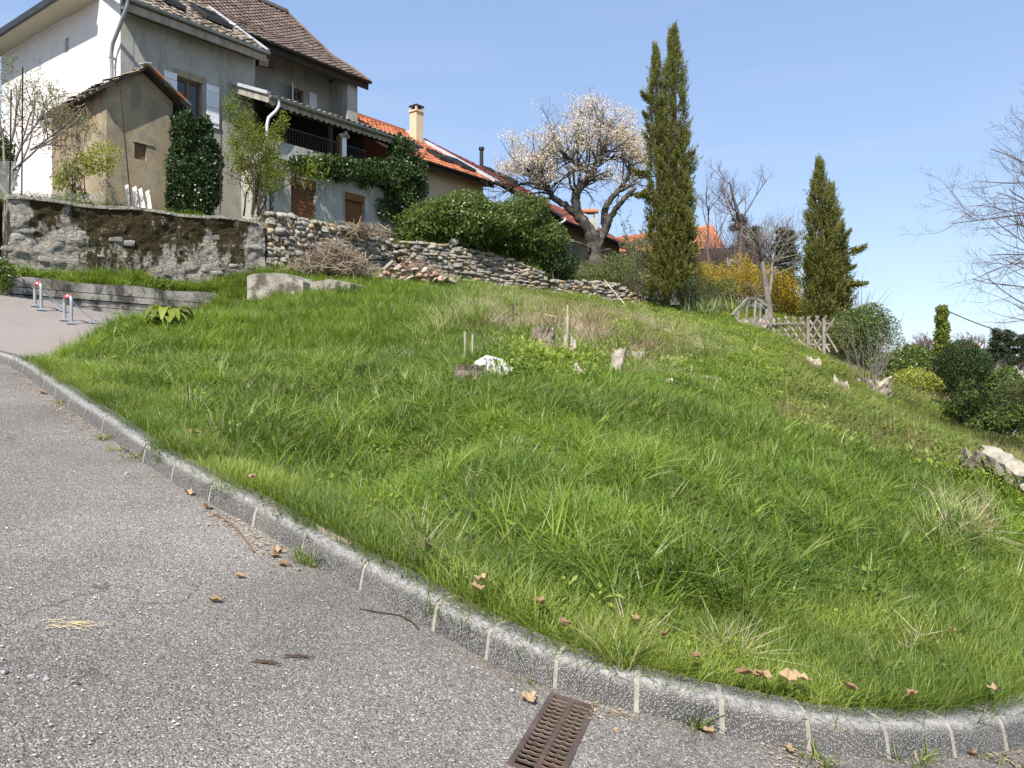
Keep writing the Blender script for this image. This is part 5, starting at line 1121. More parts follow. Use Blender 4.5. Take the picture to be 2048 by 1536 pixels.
# ------------------------------------------------------------------ cherry tree
TD = 33.
def limb(pxs, radii, dd=None, sub=4):
    pts = np.array([P(u, v, TD+(0 if dd is None else d)) for (u, v), d in zip(pxs, dd or [0]*len(pxs))])
    n = len(pts); t = np.linspace(0, n-1, (n-1)*sub+1); sm = np.stack([np.interp(t, range(n), pts[:, k]) for k in range(3)], 1)
    for _ in range(2): sm[1:-1] = sm[1:-1]*.5+(sm[:-2]+sm[2:])*.25
    sm[1:-1] += R.normal(size=(len(sm)-2, 3))*.02
    return sm, np.interp(t, range(n), radii)
cherry = root('blossoming_tree', P(1190, 535, TD), 'old cherry tree with dark twisted limbs and a wide crown of whitish blossom', 'tree')
limbs = [limb([(1192,545),(1190,515),(1188,490),(1184,466)], [.42,.33,.32,.34]),
 limb([(1184,470),(1168,446),(1155,428),(1150,400),(1156,378),(1172,362),(1184,346)], [.26,.24,.22,.2,.19,.17,.15], [0,-.1,-.2,-.3,-.3,-.3,-.3]),
 limb([(1184,348),(1165,334),(1146,322),(1130,308),(1115,300)], [.13,.11,.1,.08,.06], [-.3,-.6,-.9,-1.1,-1.4]),
 limb([(1184,346),(1195,328),(1201,314),(1208,300),(1212,280),(1219,255),(1222,238)], [.14,.12,.1,.09,.07,.06,.04], [-.3,-.2,0,.1,.2,.3,.4]),
 limb([(1198,330),(1218,318),(1235,310),(1256,324)], [.08,.06,.05,.03], [-.2,.5,.9,1.2]),
 limb([(1155,430),(1135,415),(1112,400),(1097,385),(1088,372),(1075,357),(1062,346),(1052,335)], [.17,.15,.13,.11,.1,.08,.07,.05], [-.2,-.3,-.4,-.5,-.6,-.8,-1,-1.2]),
 limb([(1090,374),(1068,366),(1042,367),(1024,376),(1006,385)], [.07,.06,.05,.04,.03], [-.6,-.4,-.2,0,.2]),
 limb([(1100,388),(1086,384),(1064,386),(1048,392)], [.05,.04,.03,.02], [-.5,.0,.3,.5]),
 limb([(1190,500),(1198,480),(1212,458),(1210,440),(1209,420),(1222,398),(1240,378),(1256,357),(1261,340),(1262,327)], [.24,.22,.19,.17,.15,.13,.12,.1,.08,.06], [0,.1,.2,.3,.4,.4,.5,.6,.7,.7]),
 limb([(1262,330),(1276,328),(1290,324),(1305,312)], [.05,.04,.03,.02], [.7,.9,1.1,1.3]),
 limb([(1210,460),(1219,438),(1232,418),(1246,400),(1258,386),(1272,376)], [.17,.14,.12,.11,.09,.07], [.2,.0,-.2,-.4,-.5,-.6]),
 limb([(1254,392),(1270,388),(1287,384),(1300,372)], [.07,.06,.05,.03], [-.5,-.4,-.3,-.2]),
 limb([(1180,496),(1168,490),(1150,483),(1136,484),(1122,477)], [.06,.05,.045,.04,.025], [-.3,-.5,-.7,-.9,-1]),
 limb([(1202,504),(1210,500),(1222,499)], [.05,.04,.03], [-.3,-.5,-.6]),
 limb([(1150,378),(1143,378),(1138,376)], [.05,.04,.03], [-.4,-.5,-.6]),
 limb([(1185,560),(1178,575)], [.12,.05], [-.2,-.4]), limb([(1200,560),(1206,575)], [.12,.05], [-.2,-.4])]
tm = MB()
for p, r in limbs: tm.tube(p, r, 9, caps=True)
tm.build('trunk', M['bark_cherry'], cherry, smooth=True)
segs = []; tips = []
def sproutn(idx, n, L0, spread=.9, lo=.2, up=.25, depth=2):
    p, r = limbs[idx]
    for k in range(n):
        i = int(random.uniform(lo, .999)*(len(p)-1)); d = norm(p[i+1]-p[i]); s = norm(np.cross(d, R.normal(size=3)))
        grow(p[i], norm(d*.45+s*spread+[0, 0, up]), L0*random.uniform(.6, 1.2), max(r[i]*.38, .022), depth, segs, .35, (3, 5), .6, .85, .12, 6, .35, tips)
sproutn(2, 20, 2.0, lo=.1); sproutn(3, 30, 1.9, lo=.1); sproutn(4, 18, 1.6); sproutn(5, 34, 1.6, lo=.3, up=.45); sproutn(6, 24, 1.4, up=.45); sproutn(7, 5, .8); sproutn(1, 8, 1.6, lo=.6, up=.4)
sproutn(9, 12, 1.3, up=.6); sproutn(8, 12, 1.4, lo=.6, up=.6)
segs2 = []; 
_s, _t = segs, tips
tubes('branches', segs, M['bark_cherry'], cherry, 5, 3)
bare = []; sg = segs; segs = bare; tt = tips; tips = None
def bare_grow(idx, n, L0, lo=.3):
    p, r = limbs[idx]
    for k in range(n):
        i = int(random.uniform(lo, .999)*(len(p)-1)); d = norm(p[i+1]-p[i]); s = norm(np.cross(d, R.normal(size=3)))
        grow(p[i], norm(d*.3+s+[0, 0, .1]), L0*random.uniform(.5, 1.2), .018, 1, bare, .4, (2, 4), .5, .85, .0, 6, .35, None)
bare_grow(8, 8, .7); bare_grow(10, 6, .6); bare_grow(5, 8, .8, .1); bare_grow(12, 7, .35, .2); bare_grow(1, 6, .8, .5)
tubes('bare_twigs', bare, M['bark_cherry'], cherry, 4, 3, kind='stuff')
tipa = np.array(tt); 
uu_, vv_ = pix(tipa[:, 0], tipa[:, 1], tipa[:, 2])
env = ((uu_-1150)/158)**2+((vv_-305)/112)**2 < 1.12
tipa = tipa[env & (vv_ < 375) & ~((uu_ < 1065) & (vv_ > 348)) & (fbm(uu_/26, vv_/26, 2) > .36)]
rep = max(1, int(31000/len(tipa))); c = np.repeat(tipa, rep, 0)+R.normal(size=(len(tipa)*rep, 3))*.10
s = R.uniform(.035, .07, len(c)); mb = MB(); mb.add(*leaf_quads(c, unit(len(c)), unit(len(c)), s, s*.9, .2, R.random(len(c))**.6)); mb.build('blossom', M['l_blossom'], cherry)
print('cherry tips', len(tipa))
# ------------------------------------------------------------------ cypresses
def plume(mb, p, d, L_, w, n, m=0):
    """feathery spray: small blades set along a curved axis"""
    t = R.random(n)**.8; bend = norm(d+np.array([0, 0, .55])); ax = p+np.outer(t, d)*L_*.6+np.outer(t*t, bend)*L_*.4
    sd = unit(n); off = sd*(w*(1-t*.8)*.5)[:, None]*R.random(n)[:, None]
    up = d*.8+bend*.5+sd*.75; sz = L_*.20*(1.25-t*.6)*R.uniform(.7, 1.2, n)
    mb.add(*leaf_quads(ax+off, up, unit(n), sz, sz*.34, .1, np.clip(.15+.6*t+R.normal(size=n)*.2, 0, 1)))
def cypress(name, label, cols, D, nspray, strays, seed=1):
    b = P(*cols[0][0], D); rt = root(name, b, label, 'cypress tree'); mb = MB(); core = MB()
    for (bu, bv), (tu, tv), wpx, share in cols:
        p0, p1 = P(bu, bv, D), P(tu, tv, D); Hh = p1[2]-p0[2]; rw_ = wpx/2/F*D
        prof_ = lambda t: rw_*np.interp(t, [0, .06, .2, .55, .8, .93, 1.], [.80, .95, 1., .88, .55, .28, .03])
        ts = np.linspace(0, .97, 14); pts = p0+(p1-p0)*ts[:, None]; core.tube(pts, prof_(ts)*.20, 9, caps=False)
        for k in range(int(nspray*share)):
            t = R.random()**.88*.99; a = R.uniform(0, 2*np.pi); r = prof_(t)*R.uniform(.55, .98)*(1+.16*math.sin(t*41+a*2)+.12*math.sin(a*3+t*17)); o = np.array([math.cos(a), math.sin(a), 0])
            p = p0+(p1-p0)*t+o*r*.80; d = norm(o*(.55 if t < .85 else .2)+np.array([0, 0, .85 if t < .9 else 1.6])+R.normal(size=3)*.22)
            plume(mb, p, d, (.62-.25*t)*R.uniform(.6, 1.25), .21, 40)
    for (bu, bv), (tu, tv), L_ in strays:
        p = P(bu, bv, D-.5); q = P(tu, tv, D-.8); d = norm(q-p); Lq = np.linalg.norm(q-p)
        for k in range(5): plume(mb, p+(q-p)*k*.12, norm(d+np.array([0, 0, .12])+R.normal(size=3)*.05), Lq*(1-k*.13), .34, 110)
        sgm = [(np.array([p-(q-p)*.3, p, p+(q-p)*.5, q]), np.array([.03, .025, .015, .006]), 1)]
        for s in sgm: core.tube(s[0], s[1], 4, caps=False)
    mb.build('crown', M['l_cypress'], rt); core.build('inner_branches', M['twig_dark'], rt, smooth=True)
    tk = MB(); tk.tube([P(cols[0][0][0], cols[0][0][1]+8, D), P(cols[0][0][0], cols[0][0][1]-90, D)], [.2, .12], 8); tk.build('trunk', M['bark_grey'], rt, smooth=True)
    return rt
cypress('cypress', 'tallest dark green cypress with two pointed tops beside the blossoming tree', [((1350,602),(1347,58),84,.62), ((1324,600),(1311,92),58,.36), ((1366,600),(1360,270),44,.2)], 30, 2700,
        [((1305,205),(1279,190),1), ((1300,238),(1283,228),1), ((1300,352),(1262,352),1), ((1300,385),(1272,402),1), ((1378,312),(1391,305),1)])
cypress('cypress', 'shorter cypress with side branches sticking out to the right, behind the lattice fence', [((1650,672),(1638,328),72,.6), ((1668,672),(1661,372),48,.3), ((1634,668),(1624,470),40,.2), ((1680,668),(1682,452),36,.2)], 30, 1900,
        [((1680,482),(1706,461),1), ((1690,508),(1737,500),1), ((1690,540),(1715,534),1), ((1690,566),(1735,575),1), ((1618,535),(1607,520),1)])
# ------------------------------------------------------------------ bushes (pixel base, distance, size)
shrub('round_bush', 905, 505, 27.2, 200, 122, 16000, .12, 'l_bush', 'big round evergreen bush on the left, overhanging the dry stone wall and cream house', 'bush', .55, .38, .5, .8, subs=((-.45,.40,.62),(.1,.5,.85),(.62,.42,.6),(-.75,.22,.4),(.0,.22,.7)), upb=.1)
shrub('round_bush', 1035, 525, 29.2, 172, 128, 17000, .10, 'l_bush', 'big round evergreen bush on the right, against the corner with the amber shutter', 'bush', .55, .38, .5, .8, subs=((-.5,.52,.65),(.1,.56,.85),(.55,.4,.62),(.2,.2,.7),(-.5,.2,.6)), upb=.1)
shrub('laurel_bush', 1118, 560, 29.6, 72, 56, 3600, .11, 'l_laurel', 'small dark glossy laurel bush at the left foot of the blossoming tree', 'bush', .4, .25, .5)
shrub('camellia_bush', 391, 428, 21.6, 104, 196, 15000, .10, 'l_laurel', 'tall very dark glossy camellia bush with white flowers between shed and house', 'bush', .55, .3, .4, .9, subs=((-.1,.2,.85),(.4,.3,.6),(-.35,.48,.62),(.25,.5,.6),(-.25,.74,.5),(-.5,.88,.32),(.15,.84,.36),(.5,.62,.3)), stems=0)
rt = bpy.data.objects['camellia_bush']; c = P(391, 392, 21.4); d = unit(24); d[:, 1] = -abs(d[:, 1]); c = c+d*np.array([.58, .55, .55])+[0, 0, -.1]; mb = MB()
for q in c:
    if q[2] < P(0, 345, 21.4)[2]:
        v, f, r = leaf_quads(np.repeat(q[None], 6, 0), unit(6), unit(6), .038, .038, .2); mb.add(v, f, r)
mb.build('flowers', M['l_white'], rt)
shrub('climbing_shrub', 512, 425, 23.0, 132, 222, 7600, .06, 'l_fresh', 'airy light green climbing shrub reaching up the front wall beside the downpipe', 'shrub', .5, .6, .95, .45, stems=9, subs=((-.75,.93,.26),(-.5,.82,.36),(-.2,.72,.34),(-.62,.62,.4),(.12,.64,.33),(.62,.68,.3),(.85,.82,.2),(.45,.54,.34),(-.4,.45,.45),(.35,.40,.42),(0,.3,.4),(.7,.34,.3),(-.1,.56,.35)), stemm='twig_dark')
shrub('vine_bush', 165, 408, 18.9, 128, 124, 3600, .065, 'l_lime', 'yellow green vine bush trained on dark stakes in front of the shed', 'vine', .55, .3, .6, .7, stems=5, subs=((.55,.74,.52),(.0,.66,.36),(-.45,.52,.34),(-.7,.36,.28),(-.3,.15,.35)), stemm='twig_dark')
# ivy
iv = root('ivy', H(7, -2.4, 8.4), 'dark ivy draping over the balcony and down the right end of the lower wall', 'ivy'); mb = MB()
for u, v, rx, rz, n in ((640,330,.6,.32,1100),(680,338,.9,.4,2300),(730,345,.9,.45,3000),(780,352,.8,.6,3600),(812,345,.7,.7,3400),(800,300,.45,.6,1800),(795,400,.65,.8,3200),(825,375,.5,.6,1800),(815,440,.4,.6,1400),(600,330,.4,.3,350),(770,420,.3,.4,450)):
    D = 24.0+(u-600)/220*4.0; cloud(mb, P(u, v, D), (rx, .35, rz), n, .10, .7, .35, .55, int(u))
mb.build('foliage', M['l_ivy'], iv)
sgv = []
for k in range(14): u = R.uniform(600, 820); D = 24.2+(u-600)/220*4.0; grow(P(u, 340, D), [R.normal(), 0, -.8], 1.1, .015, 1, sgv, .5, up=-.1)
tubes('stems', sgv, M['bark_grey'], iv)
shrub('fresh_ivy', 610, 372, 23.9, 88, 62, 1100, .075, 'l_fresh', 'sparse yellowish green creeper hanging beside the left roller shutter', 'creeper', .6, .5, .9, .4, stems=3)
# undergrowth at the cherry's foot and beyond
for a in ((1172,572,31,110,44,2800,.075,'l_bush2','low olive green shrub at the very foot of the blossoming tree trunk'),
          (1225,575,31.5,90,66,3000,.08,'l_bush2','olive shrub with pale leaf tips just right of the blossoming trunk'),
          (1262,594,31.2,80,88,3000,.07,'l_bush2','loose brown and green shrub between the trunk and the tall cypress'),
          (1300,600,30.8,56,110,2600,.06,'l_conifer','dark shaded yew pressed against the left side of the tall cypress')):
    shrub('low_shrub', a[0], a[1], a[2], a[3], a[4], a[5], a[6], a[7], a[8], 'shrub', .4, .35, .7, .7)
def whips(name, label, u, v, D, n, hpx, spread, m, lm=None, nl=0, ls=.05, cat='shrub', curve=.1, r=.012):
    b = P(u, v, D); rt = root(name, b, label, cat); sg = []; tp_ = []
    for k in range(n): grow(b+[R.normal()*.12, R.normal()*.12, -.1], [R.normal()*spread, R.normal()*spread, 1], hpx/F*D*R.uniform(.55, 1.05), r, 1, sg, .12, (2, 5), .35, .5, curve, 9, .3, tp_)
    tubes('stems', sg, M[m], rt, 5, 4)
    if lm:
        tp_ = np.array(tp_); c = tp_[R.integers(0, len(tp_), nl)]+R.normal(size=(nl, 3))*.03; mb = MB(); s = ls*R.uniform(.6, 1.2, nl)
        mb.add(*leaf_quads(c, unit(nl)+[0, 0, .5], unit(nl), s, s*.45)); mb.build('leaves', M[lm], rt)
    return rt
whips('upright_shrub', 'thin shrub with upright leafy shoots left of the tall cypress', 1272, 575, 33, 26, 150, .28, 'bark_grey', 'l_grayleaf', 1700, .09)
shrub('juniper_bush', 1398, 612, 29.5, 74, 62, 4200, .06, 'l_conifer', 'dark bluish juniper bush at the right foot of the tall cypress', 'bush', .3, .25, .5)
shrub('box_bush', 1448, 607, 30.5, 52, 52, 2600, .06, 'l_bush', 'small bright green round bush left of the wooden stair rail', 'bush', .5, .2, .5)
ir = root('iris_clump', P(1425, 625, 28), 'clump of long blue green sword leaves on the slope below the juniper', 'iris'); 
mb = MB(); n = 90; c = P(1425, 628, 28)+R.normal(size=(n, 3))*[.45, .3, .04]; mb.add(*leaf_quads(c, np.stack([R.normal(size=n)*.5+.2, R.normal(size=n)*.4, np.full(n, 1.)], 1), unit(n), R.uniform(.45, .8, n), .05, .1)); mb.build('leaves', M['l_grayleaf'], ir)
# forsythia
fs = root('forsythia_hedge', P(1500, 620, 32), 'wide tangle of forsythia in yellow flower behind the stair rail and lattice fence', 'hedge'); mb = MB(); sg = []
for u, v, rx, rz, n in ((1430,580,.9,1.0,3400),(1480,570,1.0,1.1,4200),(1530,585,1.0,1.0,3800),(1575,600,.8,.85,3400),(1405,560,.5,.7,1300),(1600,620,.5,.6,1600),(1560,560,.5,.5,1000)):
    cloud(mb, P(u, v, 33.5), (rx*1.15, .9, rz*1.1), int(n*2.2), .05, .8, .35, .7, int(u)); 
    for k in range(10): grow(P(u+R.normal()*16, v+38, 33.3), [R.normal()*.5, R.normal()*.3, 1], 1.7, .014, 1, sg, .3, (3, 5), .5, .7, .0)
mb.build('flowers', M['l_yellow'], fs); tubes('stems', sg, M['bark_purple'], fs, 4, 3)
# bare trees
def bare_tree(name, label, u, v, D, hpx, r, depth=4, lean=(0, 0), m='bark_grey', kids=(4, 6), spread=.8, up=.22, ratio=.6, cat='tree', tr=.35, crown_m=None, min_start=.3):
    b = P(u, v, D); rt = root(name, b, label, cat); Hh = hpx/F*D; sg = []
    grow(b+[0, 0, -.2], [lean[0], lean[1], 1], Hh*.62, r, depth, sg, .16, kids, ratio, spread, up, 9, .45, None, tr)
    tr_ = [s for s in sg if s[2] >= depth-0]; br = [s for s in sg if s[2] < depth]
    tubes('trunk', tr_, M[m], rt, 9, 9); tubes('crown', br, M[m], rt, 5, 3); return rt
bare_tree('bare_tree', 'slim leafless tree with red buds standing nearest the tall cypress on its right', 1425, 560, 36, 250, .07, 4, (-.15, 0), 'bark_purple', (4, 5))
bare_tree('bare_tree', 'tallest thin leafless tree between the two cypresses, upper twigs against the sky', 1482, 560, 37, 330, .09, 4, (-.08, 0), 'bark_purple', (4, 6), ratio=.56)
rt = root('pollard_tree', P(1535, 640, 30.5), 'grey leafless fruit tree with a forked trunk standing in the yellow forsythia', 'tree')
sg = []; pa = [P(1541,650,30.5), P(1536,600,30.5), P(1530,560,30.5), P(1524,520,30.5), P(1521,490,30.5)]; sg.append((np.array(pa), np.array([.17,.13,.11,.09,.08]), 3))
pb = [P(1538,590,30.5), P(1543,560,30.7), P(1544,520,30.9), P(1552,495,31)]; sg.append((np.array(pb), np.array([.08,.07,.06,.05]), 3))
for base, rr in ((P(1521,495,30.5), .07), (P(1524,520,30.5), .06), (P(1544,525,30.9), .06), (P(1551,498,31), .05)):
    for k in range(7): grow(base+R.normal(size=3)*.03, [R.normal()*.9, R.normal()*.6, .75], 1.7*R.uniform(.6, 1.1), rr*.55, 2, sg, .25, (3, 5), .6, .75, .16, 7)
for k in range(7): grow(P(1545+k, 550-k*6, 31), [1.2, R.normal()*.4, .25], 1.4, .03, 2, sg, .25, (2, 4), .6, .6, .2, 7)
tubes('trunk', [s for s in sg if s[2] == 3], M['bark_grey'], rt, 9); tubes('crown', [s for s in sg if s[2] < 3], M['bark_grey'], rt, 5, 3)
# brown leafless thickets, conifers, distant woods
for u, v, D, w_, h_, lb in ((1420,575,42,110,110,'brown leafless thicket under the far orange roof'), (1475,570,43,110,150,'grey leafless thicket behind the pollarded fruit tree, left part'), (1530,560,44,90,130,'leafless thicket behind the pollarded fruit tree, right part')):
    b = P(u, v, D); rt = root('thicket', b, lb, 'thicket'); sg = []
    for k in range(26): grow(b+[R.normal()*w_/3.2/F*D, R.normal()*1.2, 0], [R.normal()*.35, R.normal()*.3, 1], h_/F*D*R.uniform(.6, 1.), .03, 2, sg, .25, (4, 6), .5, .7, .15, 6)
    tubes('stems', sg, M['bark_purple'], rt, 4, 3)
def conifer(label, u, v, tv, D, wpx, n=9000, m='l_conifer'):
    b = P(u, v, D); rt = root('conifer', b, label, 'conifer'); h = (v-tv)/F*D; rw_ = wpx/2/F*D; mb = MB()
    tk = MB(); tk.tube([b-[0, 0, .2], b+[0, 0, h*.96]], [.18, .02], 7); tk.build('trunk', M['bark_grey'], rt, smooth=True)
    nb_ = int(h*9); per = n//nb_
    for k in range(nb_):
        t = .08+.9*(k/nb_); a = R.uniform(0, 6.28); L0 = rw_*(1-t)**.8*R.uniform(.75, 1.1)+.08; o = np.array([math.cos(a), math.sin(a), -.22]); s = R.random(per)**.7
        c = b+[0, 0, h*t]+np.outer(s, o)*L0+R.normal(size=(per, 3))*[.11, .11, .06]*(1+L0*.8); mb.add(*leaf_quads(c, o+unit(per)*.8, unit(per)+[0, 0, 1], .16, .05, .1))
    mb.build('crown', M[m], rt); return rt
conifer('pointed dark conifer rising behind the left bare tree', 1478, 560, 425, 46, 80)
conifer('small dark conifer just behind the middle thicket', 1505, 560, 450, 48, 70, 6000)
conifer('dark conifer behind the pollarded fruit tree, left of the second cypress', 1568, 640, 452, 36, 90, 12000)
whips('leafless_shrub', 'pale leafless shrub right of the second cypress', 1712, 660, 40, 26, 110, .35, 'bark_grey', curve=.05, r=.02)
# right-hand garden
shrub('loose_hedge', 1722, 715, 27, 124, 108, 15000, .075, 'l_bush', 'yellow green untidy hedge at the right end of the lattice fence', 'hedge', .5, .3, .6, .8, stems=4)
shrub('loose_hedge', 1668, 725, 26, 80, 90, 7000, .07, 'l_bush2', 'narrow olive hedge right under the second cypress', 'hedge', .5, .3, .6, .8, stems=6)
whips('budding_shrub', 'tall arching shrub of bare canes with tiny buds standing above the hedge', 1745, 765, 19, 26, 155, .42, 'bark_grey', 'l_grayleaf', 420, .035, curve=.02, r=.011)
shrub('mixed_hedge', 1815, 790, 24, 120, 104, 9500, .08, 'l_bush', 'broad mixed green hedge left of the ivy covered pole', 'hedge', .6, .22, .5, .8, subs=((-.45,.5,.65),(.3,.62,.7),(.1,.28,.8),(-.6,.25,.5)))
shrub('lime_shrub', 1835, 800, 22, 100, 66, 3400, .07, 'l_lime', 'low yellow green shrub spilling out in front of the mixed hedge', 'shrub', .5, .35, .7, .7)
shrub('clipped_hedge', 1930, 812, 22, 112, 122, 17000, .06, 'l_hedge', 'dense dark green clipped hedge block below the ivy covered pole', 'hedge', .4, .12, .3, .8, subs=((-.1,.62,.85),(-.3,.3,.8),(.25,.3,.85),(.35,.6,.65),(-.45,.62,.55)))
shrub('laurel_bush', 2012, 800, 21, 66, 66, 3600, .085, 'l_bush', 'round glossy laurel bush at the right of the dark clipped hedge', 'bush', .45, .18, .4)
shrub('brown_bush', 2035, 822, 18, 86, 62, 5200, .05, 'l_bush2', 'low rounded brownish bush at the far right edge', 'bush', .4, .14, .4)
whips('bamboo_clump', 'drooping narrow leaved bamboo in front of the dark clipped hedge', 1938, 835, 17.5, 40, 75, .55, 'bark_grey', 'l_bamboo', 4200, .09, 'bamboo', -.1)
whips('bamboo_clump', 'small narrow leaved bamboo at the right edge in front of the brown bush', 2015, 860, 15.5, 30, 62, .55, 'bark_grey', 'l_bamboo', 3200, .09, 'bamboo', -.1)
pole = root('ivy_pole', P(1885, 720, 30), 'utility pole thickly overgrown with yellowish ivy', 'pole')
MB().tube([P(1885, 800, 30), P(1885, 616, 30)], .11, 8).build('post', M['old_wood'], pole); mb = MB()
for k in range(13): v = 620+k*9; cloud(mb, P(1884+3*math.sin(k*2), v, 30), ((.13+.016*k), .3, .17), 300, .10, .6, .3, .5, k)
mb.build('ivy', M['l_fresh'], pole)
q0, q1 = P(1892, 620, 30), P(2250, 700, 26); t = np.linspace(0, 1, 24)[:, None]; cb = q0+(q1-q0)*t+[0, 0, 1]*(-1.1*4*t*(1-t)*.35)
MB().tube(cb, .022, 5).build('cable', M['dark'], label='black cable sagging from the ivy covered pole to the right', cat='cable')
for u, v, D, hpx, sc_, lb in ((1832,720,75,80,1,'far leafless tree left of the ivy covered pole'),(1862,720,80,74,1,'far leafless tree just left behind the ivy covered pole'),(1925,720,80,82,1,'far leafless tree right behind the ivy covered pole'),(1950,720,75,66,1,'far leafless tree over the brown far roof'),(1800,725,80,50,1,'lowest far leafless tree at the end of the hedge')):
    b = P(u, v, D); rt = root('far_tree', b, lb, 'tree'); sg = []
    for k in range(5): grow(b+[R.normal()*.3, 0, 0], [R.normal()*.45, R.normal()*.4, 1], hpx/F*D*.62, .13, 3, sg, .2, (4, 5), .6, .8, .12, 6)
    tubes('crown', sg, M['bark_purple'], rt, 4, 3)
for u, v, tv, D, w_, lb in ((1995,730,655,50,34,'dark spiky conifer, leftmost of the far group at the right'),(2018,735,658,50,46,'dark conifer in the middle of the far group at the right'),(2044,735,668,50,50,'dark conifer at the very edge of the far group at the right')): conifer(lb, u, v, tv, D, w_, 6000)
for u, v, D, w_, h_, lb in ((2010,760,46,110,40,'brown leafless bramble bank under the far conifers'),(1900,720,60,260,28,'strip of distant brown scrub below the far roof')):
    b = P(u, v, D); rt = root('scrub', b, lb, 'scrub'); sg = []
    for k in range(60): grow(b+[R.normal()*w_/3.2/F*D, R.normal()*1.5, 0], [R.normal()*.5, R.normal()*.3, .8], h_/F*D*R.uniform(.6, 1.), .03, 1, sg, .3, (4, 6), .5, .7, .1, 5)
    tubes('stems', sg, M['bark_purple'], rt, 4, 3)
# big leafless tree at the right edge (trunk stands outside the picture)
bt = root('large_bare_tree', P(2290, 850, 14), 'large leafless tree reaching thin twigs in from the right edge', 'tree'); sg = []
bb = P(2290, 850, 14); trk = np.array([bb, bb+[-.1,0,1.5], bb+[-.3,.1,3], bb+[-.35,.1,4.2], bb+[-.4,0,5.2], bb+[-.5,0,6.0]]); sg.append((trk, np.array([.16,.14,.12,.09,.06,.03]), 4))
for k in range(28):
    t = R.uniform(.15, .80); i = min(int(t*5), 4); p = trk[i]+(trk[i+1]-trk[i])*(t*5-i)
    grow(p, [-1.0+R.normal()*.25, R.normal()*.45, R.uniform(-.05, .6)], R.uniform(1.9, 3.3)*(1.08-.4*t), .022, 3, sg, .22, (3, 5), .58, .7, .12, 9, .35)
tubes('trunk', [s for s in sg if s[2] == 4], M['bark_grey'], bt, 9); tubes('branches', [s for s in sg if s[2] < 4], M['bark_purple'], bt, 5, 3)
# left edge tree and dry vine
lt = root('young_tree', P(30, 400, 17.9), 'budding tree with thin pale branches in front of the white wall at the left edge', 'tree'); sg = []; tp_ = []
for (u, v), L0, d in (((18,398),2.6,(.12,.1,1)),((18,398),2.2,(-.35,0,1)),((24,340),2.0,(.75,.1,.75)),((30,320),1.7,(.5,0,1)),((16,360),2.2,(.25,.1,1)),((10,330),1.8,(-.3,.1,1)),((60,300),1.5,(.9,.1,.55)),((20,290),1.6,(.3,.1,1))):
    grow(P(u, v, 17.9), d, L0, .03, 3, sg, .2, (4, 5), .55, .75, .12, 8, .35, tp_)
tubes('branches', [s for s in sg if s[2] < 2], M['bark_grey'], lt, 5, 3); tubes('trunk', [s for s in sg if s[2] >= 2], M['bark_grey'], lt, 7, 7)
tp_ = np.array(tp_); nl = 3000; c = tp_[R.integers(0, len(tp_), nl)]+R.normal(size=(nl, 3))*.03; s = .055*R.uniform(.6, 1.2, nl); mb = MB(); mb.add(*leaf_quads(c, unit(nl)+[0, 0, .3], unit(nl), s, s*.5)); mb.build('leaves', M['l_grayleaf'], lt)
shrub('roadside_plants', 2, 585, 15.7, 62, 70, 1500, .07, 'l_bush', 'green weeds at the left end of the low concrete wall', 'weeds', .4, .3, .8, .6, stems=0)
shrub('dark_ivy', 4, 400, 18.2, 52, 130, 2600, .08, 'l_bush', 'dark ivy clump behind the wire mesh at the left edge', 'ivy', .6, .3, .6, .7, stems=2)
dv = root('dry_vine', SH(-.1, 1.5, zE-.4), 'tangled dead vine with brown leaves hanging under the left eave of the shed', 'vine'); sg = []; tp_ = []
for k in range(34): grow(SH(-.1-R.random()*.15, R.uniform(.7, 3.5), zE-R.random()*.5), [R.normal()*.5-.2, R.normal()*.6, -R.uniform(.2, 1.2)], R.uniform(.6, 1.3), .012, 1, sg, .6, (3, 5), .55, .9, -.12, 8, .4, tp_)
tubes('stems', sg, M['twig'], dv, 4, 3); tp_ = np.array(tp_); nl = 700; c = tp_[R.integers(0, len(tp_), nl)]+R.normal(size=(nl, 3))*.04; mb = MB(); mb.add(*leaf_quads(c, unit(nl)+[0, 0, -.5], unit(nl), .08, .045)); mb.build('leaves', M['l_brown'], dv)

# ------------------------------------------------------------------ helpers for things standing on the slopes
def on(u, v, surf=None, lo=2.8, hi=60):
    surf = surf or zbank; D = np.geomspace(lo, hi, 700); x = (u-1024)/F*D; z = CAMZ-(v-768)/F*D; g = surf(x, D)
    k = np.argmax(z < g); d = D[k] if (z < g).any() else D[-1]; return np.array([(u-1024)/F*d, d, float(surf((u-1024)/F*d, d)[0])])
PXM = lambda p, px: px/F*p[1]
